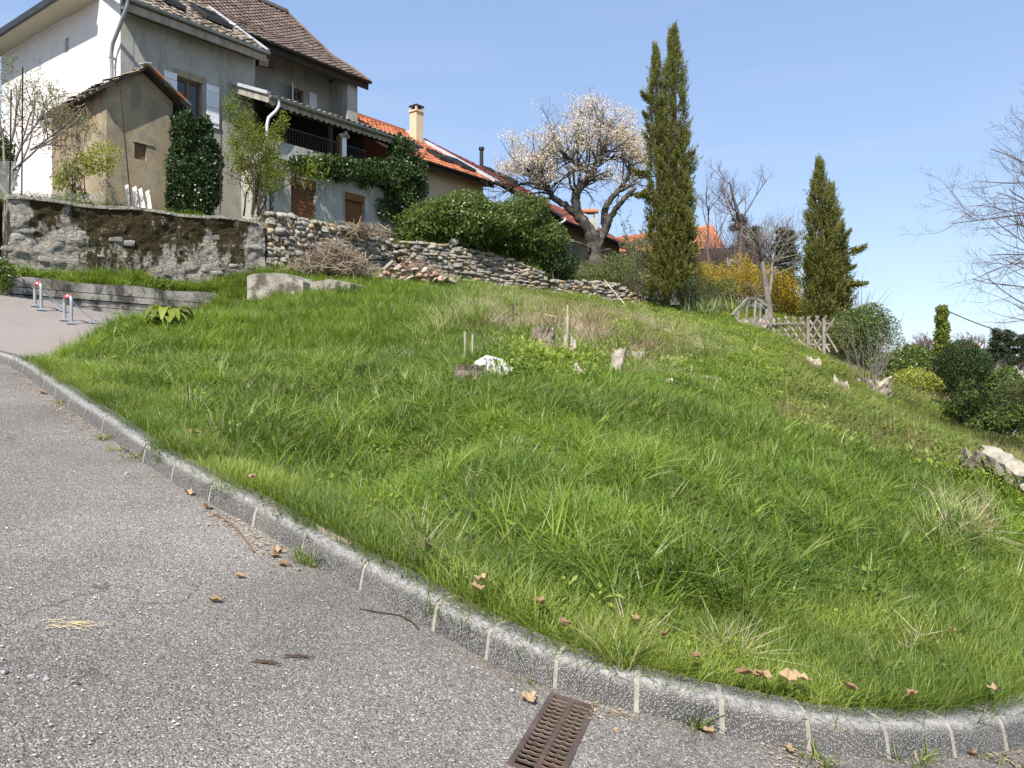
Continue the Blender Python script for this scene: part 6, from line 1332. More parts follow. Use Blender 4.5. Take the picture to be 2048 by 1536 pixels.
# ------------------------------------------------------------------ parking hoops
def hoop(fa, fb, fc, label):
    """two feet and the brace foot as pixels on the court"""
    a, b, c = on(*fa, zroad), on(*fb, zroad), on(*fc, zroad)
    d = norm((b-a)*[1, 1, 0]); mid = (a+b)/2; wd = .40; hgt = .47; rt = root('parking_hoop', mid, label, 'parking barrier', 'folding parking hoops on the court')
    n = np.array([d[1], -d[0], 0]); n = n if n@(c-mid) > 0 else -n; up = np.array([0, 0, 1.]); A = mid-d*wd/2; Bq = mid+d*wd/2; A[2], Bq[2] = float(zroad(A[0], A[1])[0]), float(zroad(Bq[0], Bq[1])[0])
    zt = max(A[2], Bq[2])+hgt-.03; arc = []
    for k in range(13):
        t = math.pi*k/12; arc.append(mid*[1, 1, 0]-d*wd/2*math.copysign(abs(math.cos(t))**.6, math.cos(t))+up*(zt-.13+.13*math.sin(t)**.7))
    pts = [A+up*.03, A+up*.2]+arc+[Bq+up*.2, Bq+up*.03]; pts = np.array(pts)
    MB().tube(pts, .029, 10).build('hoop_tube', M['galv'], rt, smooth=True)
    for k0, k1, m in ((6, 8, 'red'), (8, 9, 'band_white'), (9, 11, 'red')):
        seg = pts[k0:k1+1]; MB().tube(seg, .0315, 10, caps=False).build('reflective_band', M[m], rt, smooth=True)
    def foot(p):
        mb = MB(); s = .085; q = p+up*.002; mb.add([q+d*s*x+n*s*y for x, y in ((-1,-1),(1,-1),(1,1),(-1,1))]+[q+up*.05+d*.035*x+n*.035*y for x, y in ((-1,-1),(1,-1),(1,1),(-1,1))], [[0,1,5,4],[1,2,6,5],[2,3,7,6],[3,0,4,7],[4,5,6,7]]); mb.build('foot_plate', M['galv'], rt)
    foot(A); foot(Bq)
    cc = mid+n*.42+d*.08; cc[2] = float(zroad(cc[0], cc[1])[0]); foot(cc)
    MB().beam(cc+up*.05, mid+up*(zt-mid[2]-.05)+n*.02, .05, .022).build('brace', M['galv'], rt)
    MB().tube([cc+up*.06-d*.05, cc+up*.06+d*.05], .014, 8).build('hinge_pin', M['galv'], rt)
hoop((124, 640), (148, 650), (180, 647), 'galvanised parking hoop with red bands, the one nearer the grass')
hoop((67, 612), (85, 623), (111, 622), 'galvanised parking hoop with red bands, the one farther left by the concrete wall')
# ------------------------------------------------------------------ rusty fence posts, wire, boards
for (u0, v0), (u1, v1), D, lb in (((45,134),(43,400),17.55,'taller rusty steel fence post at the left end of the mossy wall'), ((22,178),(19,402),17.3,'shorter rusty steel fence post at the far left end of the mossy wall'),
        ((240,179),(263,416),19.35,'leaning rusty steel post in front of the shed'), ((443,236),(440,420),21.2,'straight brown steel post between the camellia and the climbing shrub')):
    p, q = P(u1, v1+6, D), P(u0, v0, D); o = MB(); o.beam(p, q, .034, .006); o.beam(p+[0, .012, 0], q+[0, .012, 0], .006, .026); o.build('steel_post', M['rust'], label=lb, cat='fence post')
def chain(name, label, p0, p1, h, cell, sag=0.):
    rt = root(name, p0, label, 'wire fence'); L0 = np.linalg.norm((p1-p0)[:2]); d = norm((p1-p0)*[1, 1, 0]); mb = MB(); n = int(L0/cell); 
    for k in range(-int(h/cell), n+1):
        for s in (1, -1):
            a = k*cell if s == 1 else k*cell+h; pts = []
            for t in np.linspace(0, 1, 5):
                x = a+s*t*h
                if 0 <= x <= L0: b = p0+(p1-p0)*(x/L0); pts.append(b+np.array([0, 0, t*h+sag*math.sin(x*9)*t])+np.array([d[1], -d[0], 0])*(sag*math.sin(x*5+t*3)))
            if len(pts) > 1: mb.tube(np.array(pts), .0032, 3, caps=False)
    mb.build('wire_mesh', M['wire'], rt, kind='stuff')
    if sag == 0: MB().tube([p0+[0, 0, h], p1+[0, 0, h]], .004, 4).build('top_wire', M['wire'], rt)
chain('chain_link_fence', 'upright chain link fence panel at the far left end of the wall', P(-60,398,16.9), P(44,398,17.6), .85, .055)
chain('chain_link_fence', 'low crumpled chain link mesh lying along the wall top before the vine bush', P(48,402,17.75), P(204,408,19.0), .24, .06, .035)
M['chalky'] = m_std('flaking_whitewash', (.36,.33,.29), (.58,.56,.52), 7, 40, .95, .4, .01, stain=((.2,.16,.12), (1,1,.4), 6, .55, .6))
bw = root('white_board', P(280, 416, 19.6), 'panel of four whitewashed boards leaning on the shed front', 'boards')
for k in range(4):
    a = P(262+k*13, 418+k*2, 19.5); b = P(254+k*13+(k % 2)*2, 370+k*4, 19.95+k*.1); MB().beam(a, b, .115, .02, (HU[0], HU[1], 0) if False else (0, 1, 0)).build('board', M['chalky'], bw)
# ------------------------------------------------------------------ fence and stair rail
fa_, fb_ = P(1488, 655, 26.6), P(1650, 655, 24.6)
ft = root('lattice_fence', fa_, 'weathered grey rustic lattice fence at the edge of the slope under the second cypress', 'fence')
for k, f in enumerate((.0, .38, .80, .985)):
    p = fa_+(fb_-fa_)*f; MB().beam(p-[0, 0, 1.1], p+[0, 0, .30], .09, .09, (1, 0, 0)).build('fence_post', M['fence_wood'], ft)
MB().beam(fa_+[-.3, -.06, .12], fb_+[.25, -.06, .13], .05, .05).build('rail', M['fence_wood'], ft)
MB().beam(fa_+[-.3, -.06, -.55], fb_+[.2, -.06, -.55], .05, .05).build('rail', M['fence_wood'], ft)
for k in range(12):
    for s, off in ((1, -.03), (-1, .03)):
        f = k/11.; x = fa_+(fb_-fa_)*f; d = norm(fb_-fa_)
        MB().beam(x+d*(-s*.42)+[0, off, -.78], x+d*(s*.30)+[0, off, .36+.04*R.normal()], .055, .025, (0, 1, 0)).build('picket', M['fence_wood'], ft)
sr = root('stair_rail', P(1480, 640, 27.5), 'grey wooden stair handrail with uprights, bent over its top, beside the forsythia', 'handrail')
g = [P(1465,632,26.8), P(1496,596,27.4), P(1514,598,27.8), P(1535,613,28.2)]
for a, b in zip(g[:-1], g[1:]): MB().beam(a, b, .07, .09).build('rail', M['fence_wood'], sr)
for u, vt, vb, D in ((1477,622,640,26.9),(1494,600,648,27.4),(1510,600,655,27.7),(1521,606,655,27.9),(1533,614,655,28.2)): MB().beam(P(u-2, vb, D), P(u, vt, D), .075, .05, (0, 1, 0)).build('upright', M['fence_wood'], sr)
for u in (1488, 1510, 1530):
    p = P(u, 648, 26.9); o = put_stone(None, p, .42, .3, .34, .3, name='boulder', meshes=[SV[0]]); adopt(o, None, {1488: 'left', 1510: 'middle', 1530: 'right'}[u]+' pale boulder at the foot of the stair rail', 'boulder')
# ------------------------------------------------------------------ stumps and dead wood
def stump(name, label, u, v, wpx, hpx, mat='bark_dead', lean=(0, 0), rag=.25, flare=1.3, cat='stump', D=None, sink=.12, roots=True):
    b = on(u, v) if D is None else P(u, v, D); r = PXM(b, wpx)/2; h = PXM(b, hpx); rt = root(name, b, label, cat); k = 28; rings = []; a = np.arange(k)*2*np.pi/k
    wob = sum(R.uniform(.04, .12)*np.sin(q*a+R.uniform(0, 6)) for q in (2, 3, 5, 7)); jag = (sum(np.sin(q*a+R.uniform(0, 6))*.5/q**.5 for q in (1, 2, 4, 7))+R.normal(size=k)*.25)*rag*h*.5
    lv = np.linspace(0, 1, 7); V = []
    for t in lv:
        rr = r*(flare-(flare-1)*min(1, t*1.8))*(1+wob*(1.3-t*.5)+R.normal(size=k)*.07); z = -sink+t*(h+sink)+(jag if t == 1 else jag*t*t*.5)
        V.append(np.stack([b[0]+rr*np.cos(a)+lean[0]*t*h, b[1]+rr*np.sin(a)+lean[1]*t*h, b[2]+z], 1))
    V = np.array(V); i = np.arange(6)[:, None]*k; j = np.arange(k)[None]; j2 = (j+1) % k
    MB().add(V.reshape(-1, 3), np.stack([i+j, i+j2, i+k+j2, i+k+j], -1).reshape(-1, 4)).build('trunk', M[mat], rt)
    c = V[-1].mean(0)+[0, 0, -.04*h]; cf = MB(); cf.add(np.vstack([V[-1]*.985+c*.015+[0, 0, -.004], c[None]]), [[q, (q+1) % k, k] for q in range(k)]); cf.build('cut_face', M['pale_wood'], rt)
    if roots:
        sg = []; 
        for q in range(5): ang = R.uniform(0, 6.28); grow(b+np.array([math.cos(ang), math.sin(ang), .15])*r*.9, [math.cos(ang), math.sin(ang), -.15], r*R.uniform(1., 2.), r*.16, 0, sg, .3)
        tubes('root', sg, M[mat], rt, 5, 5)
    return rt
stump('tree_stump', 'largest grey brown tree stump, cut flat, in the middle of the cleared strip', 1088, 702, 44, 44, flare=1.6)
stump('tree_stump', 'smooth pale brown cut stump to the right of the leaning log', 1272, 728, 34, 24, 'pale_wood', rag=.1)
stump('tree_stump', 'dark rotten stump under dry stalks left of the largest stump', 1000, 660, 44, 20, rag=.5)
stump('tree_stump', 'small brown stump at the top left of the cleared strip', 930, 642, 36, 14, rag=.4)
stump('tree_stump', 'broad low rotten stump with two thin stakes beside the white stone', 938, 772, 58, 40, rag=.3, flare=1.25)
stump('tree_stump', 'small dark stump remnant in the grass right of the cleared strip', 1332, 775, 28, 16, rag=.6)
stump('tree_stump', 'low broken stump at the ridge below the lattice fence', 1628, 745, 26, 26, 'pale_wood', rag=.6)
stump('tree_stump', 'knotty root stump with white ends on the ridge at the right', 1752, 800, 44, 36, 'bark_dead', rag=.8, lean=(.2, 0))
stump('tree_stump', 'grey splintered stump lying on the ridge between the slab and the grass', 1690, 795, 24, 30, 'pale_wood', rag=.9, lean=(-.3, 0))
stump('root_clump', 'torn brown root clump between the thin log and the big log', 1935, 962, 44, 50, 'bark_dead', rag=.9, lean=(.3, 0), cat='roots')
def log(name, label, p, q, r0, r1, mat='pale_wood', cat='log', ragged=True):
    p = np.array(p); q = np.array(q); n = 9; k = 12; t = np.linspace(0, 1, n); pts = p+(q-p)*t[:, None]+R.normal(size=(n, 3))*r0*.12; d = norm(q-p); x = norm(np.cross(d, [0, 0, 1])); y = np.cross(d, x); a = np.arange(k)*2*np.pi/k
    rt = root(name, p, label, cat); wob = 1+sum(R.uniform(.05, .14)*np.sin(m_*a+R.uniform(0, 6)) for m_ in (2, 3, 5))
    V = np.array([pts[i]+(r0+(r1-r0)*t[i])*((wob+R.normal(size=k)*.05)[:, None])*(x*np.cos(a)[:, None]+y*np.sin(a)[:, None])+(d*(R.normal(size=k)*r0*.5)[:, None] if ragged and i in (0, n-1) else 0) for i in range(n)])
    i = np.arange(n-1)[:, None]*k; j = np.arange(k)[None]; j2 = (j+1) % k
    MB().add(V.reshape(-1, 3), np.stack([i+j, i+j2, i+k+j2, i+k+j], -1).reshape(-1, 4)).build('log_body', M[mat], rt)
    for e in (0, -1): c = V[e].mean(0); MB().add(np.vstack([V[e], c[None]]), [[w_, (w_+1) % k, k] for w_ in range(k)]).build('end_face', M['pale_wood'], rt)
    return rt
def onlog(name, label, a, b, wa, wb_, lift=.6, **kw):
    p, q = on(*a), on(*b); ra, rb = PXM(p, wa)/2, PXM(q, wb_)/2; return log(name, label, p+[0, 0, ra*lift], q+[0, 0, rb*lift], ra, rb, **kw)
onlog('log', 'thick weathered pale log sloping down at the right edge', (1972, 968), (2062, 1018), 46, 44, 2.4)
onlog('log', 'thin pointed pale log just left of the torn root clump', (1882, 930), (1928, 955), 9, 24, 2.6)
p = on(1226, 762); log('log', 'short log standing tilted to the right among the weeds', p+[0, 0, -.05], p+np.array([PXM(p, 18), .12, PXM(p, 62)]), PXM(p, 19)/2, PXM(p, 22)/2)
for u, v, w_, h_, l_, lb in ((1146, 730, 13, 42, .0, 'thin splintered grey snag standing right of the largest stump'), (1130, 715, 8, 40, .05, 'narrow pale snag leaning against the splintered one'), (1166, 768, 20, 28, -.3, 'low broken snag below the splintered pair')):
    stump('snag', lb, u, v, w_, h_, 'pale_wood', (l_, 0), .9, 1.2, 'dead wood', roots=False)
for u, v, h_, w_, lb in ((930, 740, 36, .016, 'taller of two pale stakes stuck in the broad low stump'), (945, 740, 30, .012, 'shorter of two pale stakes stuck in the broad low stump'), (1135, 700, 58, .014, 'single pale stake standing behind the splintered snags')):
    p = on(u, v); MB().tube([p, p+[.0, 0, PXM(p, h_)+.25]], w_, 6).build('stake', M['pale_wood'], label=lb, cat='stake')
p = on(990, 762); o = put_stone(None, p+[0, 0, .12], .50, .32, .26, -.5, name='white_stone', meshes=stone_variants(1, [M['white_stone']])); o.rotation_euler = (.1, .42, -.2); adopt(o, None, 'large bright white stone lying in the grass beside the broad low stump', 'stone')
for u, v, s, lb in ((1339, 645, .24, 'round pale stone beside the weathered plank'), (1098, 632, .10, 'tiny white stone in the straw'), (907, 487, .30, 'white stone lying on top of the lower dry stone wall'), (1722, 780, .40, 'upright pale stone slab on the ridge at the right')):
    p = on(u, v) if v > 560 else P(u, v, 26.6); o = put_stone(None, p+[0, 0, s*.22], s*1.2, s, s*.85, R.uniform(0, 3), name='stone', meshes=stone_variants(1, [M['pale_wood'] if 'slab' in lb else M['white_stone']])); adopt(o, None, lb, 'stone')
p, q = on(1292, 648), on(1332, 655); MB().beam(p+[0, 0, .1], q+[0, 0, .1], .2, .05).build('plank', M['old_wood'], label='weathered grey plank lying in the straw near the round stone', cat='plank')
p, q = on(1405, 772), on(1438, 776); MB().beam(p+[0, 0, .14], q+[0, 0, .13], .09, .05).build('plank', M['pale_wood'], label='small pale board half buried in the grass right of the cleared strip', cat='plank')
def stick(name, label, pts, r, m='pale_wood'): MB().tube(np.array(pts), r, 5).build(name, M[m], smooth=True, label=label, cat='stick')
stick('stick', 'long peeled yellowish stick leaning on the knee high wall', [P(1209, 560, 29.3), P(1225, 580, 29.), P(1236, 592, 28.8), P(1252, 612, 28.5)], [.018, .022, .022, .02])
p = on(1120, 655); stick('stick', 'thin grey stick lying above the splintered snags', [p+[-.3, 0, .25], p+[.3, -.1, .12]], .014)
for (u, v), h_, ln, lb in (((997, 612), 48, .2, 'dark dead stem leaning left at the crest of the bank'), ((1501, 690), 28, 0, 'single dark dead stem on the weedy slope'), ((1026, 662), 38, 0, 'dead brown weed stem above the rotten stump')):
    p = on(u, v); stick('dead_stem', lb, [p, p+[ln*.4, 0, PXM(p, h_)*.6], p+[ln, 0, PXM(p, h_)+.15]], .012, 'twig_dark')
cl = MB()
for k in range(1500):
    u, v = 1200+R.normal()*120, 668+R.normal()*26+(R.random()-.5)*20
    if not (580 < v < 760): continue
    D = R.uniform(12, 19); x = (u-1024)/F*D; 
    cl.v.append(np.array([x, D])[None]); 
pts_ = np.concatenate(cl.v); sn_ = strawness(pts_[:, 0], pts_[:, 1]); pts_ = pts_[sn_ > .35]; zz_ = zbank(pts_[:, 0], pts_[:, 1]); cl = MB()
for (x, y), z in zip(pts_, zz_):
    a = R.uniform(0, 6.28); d = np.array([math.cos(a), math.sin(a), R.normal()*.25]); L0 = R.uniform(.04, .22); cl.beam(np.array([x, y, z+.04])-d*L0, np.array([x, y, z+.05])+d*L0, R.uniform(.01, .035), .012); cl.a[-1] = np.full(8, R.random())
cl.build('wood_chips', m_std('wood_debris', (.28,.21,.14), (.58,.49,.37), 9, 50, .95, .4, .01, attr=.4), kind='stuff', label='splinters and chopped wood debris on the bare cleared strip')
# deadwood: brush pile and rubble at the wall foot
def brush(name, label, u, v, D, wpx, hpx, n, m='twig'):
    b = P(u, v, D); rt = root(name, b, label, 'brush pile'); rx = PXM(b, wpx)/2; rz = PXM(b, hpx); mb = MB()
    for k in range(n):
        x = R.normal()*.42; c = b+[x*rx, R.normal()*.28, rz*R.random()*max(0, 1-abs(x)*.8)]; d = norm([R.normal(), R.normal()*.5, R.normal()*.45]); L0 = R.uniform(.25, .75); bend = R.normal(size=3)*.12
        mb.tube(np.array([c-d*L0/2, c+bend*L0, c+d*L0/2]), R.uniform(.004, .012), 4, caps=False); mb.a[-1] = np.full(len(mb.a[-1]), R.random())
    mb.build('twigs', M[m], rt, kind='stuff'); return rt
brush('brush_pile', 'big heap of dry pruned twigs at the foot of the tall dry stone wall', 668, 548, 20.9, 170, 62, 950)
brush('brush_pile', 'flatter spread of dry twigs right of the rubble pile', 838, 562, 23.2, 120, 34, 420)
brush('brush_pile', 'dry vine stems lying along the top of the tall dry stone wall', 720, 464, 23.6, 130, 10, 200)
rp2 = root('rubble_pile', P(820, 558, 22.5), 'pile of broken bricks, split wood and stones before the dry stone walls', 'rubble')
SB = stone_variants(6, [M['brick'], M['brick'], M['pale_wood']])
for k in range(95):
    u = R.uniform(742, 905); D = R.uniform(21.8, 23.3); h_ = max(0, 1-abs(u-815)/90); p = P(u, 562, D); p[2] += R.random()*h_*.62*R.random()**.3
    o = put_stone(rp2, p, R.uniform(.12, .34), R.uniform(.1, .18), R.uniform(.06, .13), R.uniform(0, 3), .5, random.choice(['brick_fragment']), SB)
for k, (a, b) in enumerate((((805,540),(825,548)),((795,548),(812,562)),((812,530),(820,538)),((785,522),(765,540)),((800,565),(826,552)))):
    MB().beam(P(*a, 22.0), P(*b, 21.8), .09, .05).build('split_wood', M['pale_wood'], rp2)
# ------------------------------------------------------------------ dock plant on the grass
def rosette(name, label, p, n, L0, wd, m, cat='plant', up=.6):
    rt = root(name, p, label, cat); mb = MB()
    for k in range(n):
        a = R.uniform(0, 6.28); o = np.array([math.cos(a), math.sin(a), 0]); sd = np.array([-o[1], o[0], 0]); L1 = L0*R.uniform(.6, 1.15); u0 = up*R.uniform(.5, 1.4); w1 = wd*R.uniform(.7, 1.2); ns_ = 6; rows = []
        for t in np.linspace(0, 1, ns_+1):
            c = p+o*(L1*t)*.8+np.array([0, 0, 1])*L1*(u0*t-u0*.9*t*t); w_ = w1*math.sin(math.pi*min(.97, .08+t*.9))**.7*.5; r_w = 1+.12*math.sin(t*17)
            rows += [c-sd*w_*r_w+[0, 0, w_*.35], c, c+sd*w_*r_w+[0, 0, w_*.35]]
        i = np.arange(ns_)[:, None]*3; j = np.arange(2)[None]; f = np.stack([i+j, i+j+1, i+j+4, i+j+3], -1).reshape(-1, 4); mb.add(np.array(rows), f, R.random())
    mb.build('leaves', M[m], rt, smooth=True); return rt
p = on(335, 672); rosette('dock_plant', 'big leaved dock plant standing in the grass near the concrete wall', p+[0, 0, .12], 26, .55, .17, 'l_fresh', up=1.9)
for u, v, s, lb in ((125, 812, .16, 'flat dandelion like weed at the kerb foot, farthest up the road'), (232, 905, .13, 'small leafy weed at the kerb foot, second from the top'), (262, 922, .14, 'yellowish leafy weed in the gutter, third from the top'), (1330, 1432, .06, 'tiny weed at the kerb just right of the drain')):
    p = on(u, v, zroad); rt = root('gutter_weed', p, lb, 'weed'); mb = MB(); nl = 46; a = R.uniform(0, 6.28, nl); rr = s*.55*np.sqrt(R.random(nl)); c = p+np.stack([rr*np.cos(a), rr*np.sin(a), R.random(nl)*s*.3+.004], 1)
    mb.add(*leaf_quads(c, np.stack([np.cos(a), np.sin(a), R.uniform(0, 1.2, nl)], 1), unit(nl)*.4+[0, 0, 1], s*.24*R.uniform(.5, 1.2, nl), s*.10, .2)); mb.build('leaves', M['l_fresh'], rt)
def gtuft(label, u, v, h, n, surf=zroad, dry=.0, r=.05):
    p = on(u, v, surf); o = tuft('grass_tuft', n, r, h, .006, .9, M['l_plain'], 5, .4, .7, dry); COL.objects.link(o); o.location = tuple(p); adopt(o, None, label, 'grass tuft')
M['l_plain'] = L_('tuft_blade', (.05,.11,.012), (.20,.27,.04), .35, .45, third=(.42,.36,.2))
for a in (('grass tuft with dry blades in the gutter below the worn kerb stone', 610, 1120, .13, 70, zroad, .25, .07), ('darker grass tuft growing close to the kerb just below the dry one', 628, 1132, .12, 50), ('grass tuft at the kerb foot right of the drain', 1392, 1452, .12, 60),
          ('small grass tuft at the kerb foot, between two mortar joints on the bend', 1610, 1502, .08, 40), ('thin grass tuft at the kerb foot by the last bend', 1640, 1528, .09, 34), ('bushy grass tuft at the kerb foot near the lower right corner', 1820, 1520, .10, 70, zroad, .1, .09), ('sparse grass tuft at the kerb foot in the lower right corner', 1975, 1512, .08, 40, zroad, 0, .09),
          ('small dark grass tuft at the kerb foot left of the drain', 1055, 1362, .05, 50), ('tiny grass tuft at the kerb foot beside the first wide mortar joint', 985, 1330, .045, 36), ('long yellowish grass tuft spilling over the kerb above the drain', 1235, 1345, .26, 90, lambda x, y: zbank(x, y), .2, .07), ('thin tuft of grass half way up the gutter', 205, 880, .10, 40)):
    gtuft(*a)
# ------------------------------------------------------------------ litter
def leaf_obj(label, u, v, s, surf=zroad, lift=.004, m='l_litter'):
    p = on(u, v, surf)+[0, 0, lift]; rt_a = R.uniform(0, 6.28); k = 13; a = np.arange(k)*2*np.pi/k; rr = s*.5*(.62+.38*np.abs(np.sin(a*2.5+.4)))*np.where(np.abs(a-3.14) < .4, .4, 1.)
    x = rr*np.cos(a)*1.5; y = rr*np.sin(a); z = (np.abs(y)*.8+R.normal(size=k)*s*.10)*1.0+abs(R.normal())*s*.1; c, s_ = math.cos(rt_a), math.sin(rt_a); z = z+.35*x*x/s
    V = np.stack([p[0]+x*c-y*s_, p[1]+x*s_+y*c, p[2]+PA*(x*c-y*s_)+PB*(x*s_+y*c)+np.abs(z)], 1); V = np.vstack([V, (p+[0, 0, .002])[None]])
    mb = MB().add(V, [[i, (i+1) % k, k] for i in range(k)], R.random()); mb.tube([V[6], V[6]-np.array([c, s_, -.1])*s*.5], .0012, 3, caps=False)
    return mb.build('dry_leaf', M[m], label=label, cat='leaf')
for u, v, s, lb in ((428, 1208, .05, 'pale dry leaf lying alone in the middle of the road'), (1058, 1405, .07, 'orange brown dry leaf touching the left corner of the drain'), (822, 1232, .07, 'rust coloured dry leaf against the kerb by the thin black twig'), (552, 1108, .06, 'orange dry leaf in the gutter left of the dry grass tuft'), (568, 1133, .06, 'reddish dry leaf in the gutter under the dry grass tuft'),
    (549, 1116, .055, 'yellow dry leaf in the gutter left of the dry grass tuft'), (415, 1018, .06, 'pale orange dry leaf near the kerb above the brown twig'), (378, 990, .07, 'yellow curled dry leaf near the kerb, upper road'), (84, 788, .08, 'tan dry leaf at the kerb foot near the upper left'), (480, 1157, .04, 'small faint dry leaf between the twigs and the lone leaf'),
    (1418, 1470, .05, 'tan dry leaf in the gutter right of the drain'), (1402, 1462, .045, 'brown dry leaf in the gutter under the tuft right of the drain'), (1940, 1512, .05, 'small brown dry leaf at the kerb near the lower right corner'), (1580, 1508, .045, 'pale brown dry leaf in the gutter below the bend')):
    leaf_obj(lb, u, v, s)
zg_ = lambda x, y: zbank(x, y)+.09
GLL = ['largest pinkish dry leaf caught in the grass, highest up the left bank', 'curled dry leaf at the grass edge, lower one of a close pair', 'curled dry leaf at the grass edge, upper one of a close pair', 'dry leaf in short grass above the kerb, right of the close pair',
 'dry leaf in short grass straight above the long yellowish tuft', 'dry leaf in grass to the right above the long yellowish tuft', 'dry leaf in short grass above the stone left of the drain', 'left dry leaf of two touching above the bend', 'right dry leaf of two touching above the bend', 'brown dry leaf just behind the kerb on the bend', 'broad dry leaf resting on the kerb top at the bend',
 'dry leaf in deep grass right of the two touching leaves', 'dry leaf in the middle of the lower slope, far from the kerb', 'small dry leaf in the left middle of the bank', 'dry leaf at the right side of the lower slope', 'dry leaf low at the right edge near the kerb', 'dry leaf behind the kerb left of the right edge leaf', 'tiny dry leaf in the grass up the lower left slope', 'small dry leaf above the mortar joints right of the drain', 'dry leaf lying in grass right of the kerb top stick', 'tiny dry leaf near the kerb on the upper left bank']
for k, (u, v, s) in enumerate(((388,875,.09),(955,1205,.07),(962,1172,.06),(1083,1218,.05),(1270,1250,.05),(1327,1283,.05),(1130,1274,.05),(1490,1383,.07),(1514,1385,.06),(1530,1418,.07),(1573,1432,.08),(1605,1372,.06),(1160,1108,.06),(748,1010,.05),(1905,1272,.05),(1990,1415,.06),(1822,1408,.05),(860,1102,.04),(1390,1325,.05),(1700,1390,.05),(505,985,.05))):
    leaf_obj(GLL[k], u, v, s, zg_, .02)
lit = MB()
n = 5200; s_i = R.uniform(dK[20], dK[-1]-8, n)
for s in s_i:
    p, nn_ = kframe(s); off = -abs(R.normal())*.16-.01; q = p+nn_*off
    if fbm(np.array([s*1.3]), np.array([2.]), 3)[0] < .5: continue
    z = 0; L0 = R.uniform(.003, .014); a = R.uniform(0, 6.28); d = np.array([math.cos(a), math.sin(a)]); w_ = L0*R.uniform(.15, .6); t = np.array([-d[1], d[0]])
    c = [q-d*L0-t*w_, q+d*L0-t*w_, q+d*L0+t*w_, q-d*L0+t*w_]; lit.add([[e[0], e[1], PA*e[0]+PB*e[1]+.005+R.random()*.006] for e in c], [[0, 1, 2, 3]], R.random())
lit.build('leaf_litter', M['l_straw_flat'] if 'l_straw_flat' in M else L_('litter_bits', (.16,.10,.06), (.48,.38,.26), .1, .9), kind='stuff', label='crumbs of dry leaves and bark collected along the kerb foot')
st = MB()
for k in range(34):
    c = on(150+R.normal()*24, 1252+R.normal()*5, zroad); a = R.normal()*.35+.1; d = np.array([math.cos(a), math.sin(a), 0]); L0 = R.uniform(.02, .07); st.tube([c-d*L0*.8+[0, 0, .006], c+[0, 0, .008+R.random()*.006], c+d*L0*.8+[0, 0, .006]], .0011, 3, caps=False)
st.build('straw_wisp', L_('yellow_straw', (.42,.35,.20), (.56,.48,.30), .1, .8), label='wisp of pale yellow straw on the lower left road', cat='straw', kind='stuff')
gv = MB()
uu2, vv2 = R.uniform(0, 1500, 1600), R.uniform(860, 1536, 1600); DD = CAMZ/(PB+PA*(uu2-1024)/F+(vv2-768)/F); xx2 = (uu2-1024)/F*DD
okg = pip(xx2, DD, roadpoly) & (dist_line(xx2, DD, edge) > .2); okg &= ~((np.hypot(xx2-gc3[0], DD-gc3[1]) < .45))
for x, y in zip(xx2[okg], DD[okg]):
    s = R.uniform(.003, .007)*(1 if R.random() < .97 else 1.6); b = np.array([x, y, PA*x+PB*y]); q = R.uniform(.6, 1.3, (6, 1)); V = b+np.array([[1,0,.2],[0,1,.2],[-1,0,.2],[0,-1,.2],[0,0,1.],[0,0,-.4]])*q*s
    gv.add(V, [[0,1,4],[1,2,4],[2,3,4],[3,0,4]], R.random())
gv.build('loose_grit', m_std('grit', (.20,.185,.165), (.5,.48,.44), 30, 90, .95, .2, .002, attr=.5), kind='stuff', label='loose chips of stone scattered on the road')
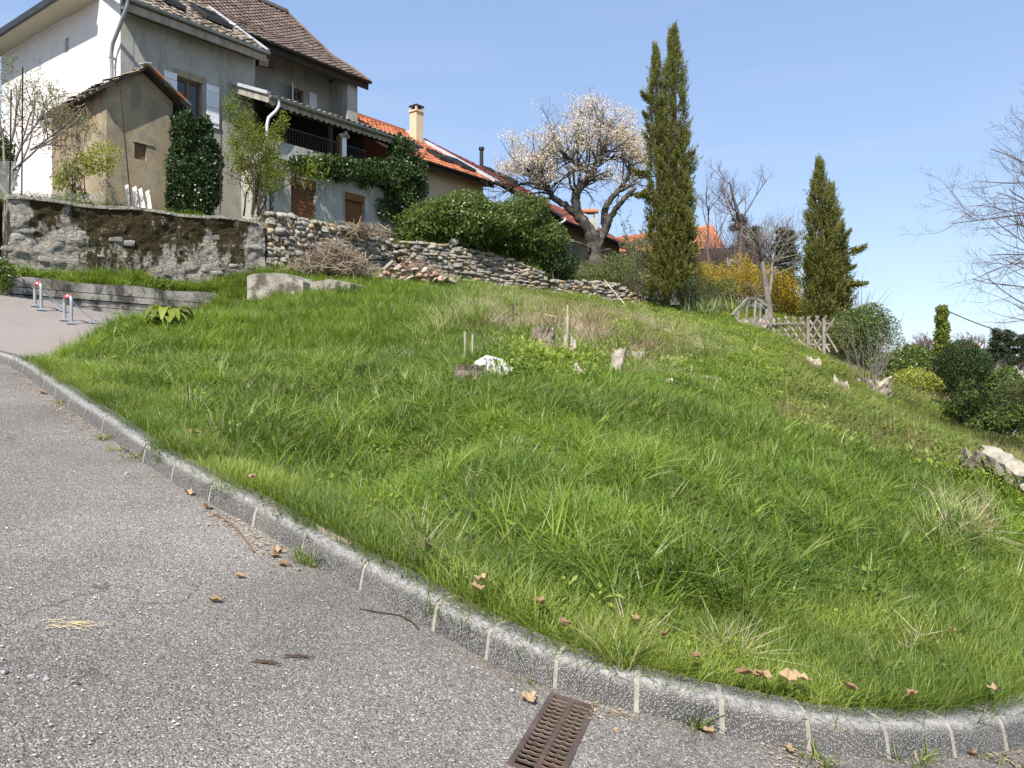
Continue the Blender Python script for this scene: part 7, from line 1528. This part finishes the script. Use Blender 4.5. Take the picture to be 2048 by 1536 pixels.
for u, v, s, lb in ((8, 1472, .022, 'pale pebble on the road at the lower left edge'), (62, 1522, .02, 'whitish pebble on the road near the bottom left corner'), (1024, 1386, .02, 'grey pebble on the road just left of the drain'), (253, 950, .025, 'flat white pebble on the road below the upper kerb'), (92, 1393, .02, 'small grey pebble on the lower left road')):
    o = put_stone(None, on(u, v, zroad)+[0, 0, s*.25], s, s*.8, s*.6, R.uniform(0, 3), name='pebble', meshes=stone_variants(1, [M['white_stone']])); adopt(o, None, lb, 'pebble')
def twig(label, px, r, m): stick('twig', label, [on(u, v, zroad)+[0, 0, r+.003+.006*(i % 2)] for i, (u, v) in enumerate(px)], r, m)
twig('long reddish brown twig lying near the kerb on the middle road', [(428,1030),(455,1048),(480,1070),(495,1092),(508,1108)], .006, 'wood_brown')
twig('thin black twig lying across the road toward the kerb', [(720,1222),(760,1230),(800,1234),(822,1248),(838,1262)], .004, 'twig_dark')
twig('dark upright looking twig at the bottom left of the road', [(150,1484),(154,1505),(158,1536)], .004, 'twig_dark')
for k, (u, v) in enumerate(((525, 1328), (592, 1318))):
    c = on(u, v, zroad); mb = MB()
    for q in range(16): a = R.normal()*.3-.15*k; d = np.array([math.cos(a), math.sin(a), 0]); e = c+R.normal(size=3)*[.02, .008, .002]+[0, 0, .008]; mb.tube([e-d*.035, e+d*.035], .0022, 4, caps=False)
    mb.build('bark_shred', M['twig_dark'], label=('left' if k == 0 else 'right')+' of two brown bark shreds lying close together on the road', cat='bark')
twig('pale cut stick lying on the kerb edge at the lower right', [(1660,1450),(1690,1446),(1715,1440)], .008, 'pale_wood')
bk_ = on(665, 1092, zbank); mb = MB(); 
s0_ = sT-1.18
for q in range(9):
    pq, nq = kframe(s0_+q*.045); z = PA*pq[0]+PB*pq[1]+.151; w_ = .034*math.sin(math.pi*(q+.6)/9.2)**.6
    a = pq+nq*(.115-w_); b = pq+nq*(.115+w_)
    mb.v.append(np.array([[a[0], a[1], z], [(a+b)[0]/2, (a+b)[1]/2, z+.014], [b[0], b[1], z]])); mb.a.append(np.full(3, .5)); mb.n += 3
mb.f.append(np.array([[3*i+j, 3*i+j+1, 3*i+j+4, 3*i+j+3] for i in range(8) for j in range(2)])); mb.build('bark_piece', M['bark_dead'], label='flat tan piece of bark lying on top of the kerb', cat='bark')
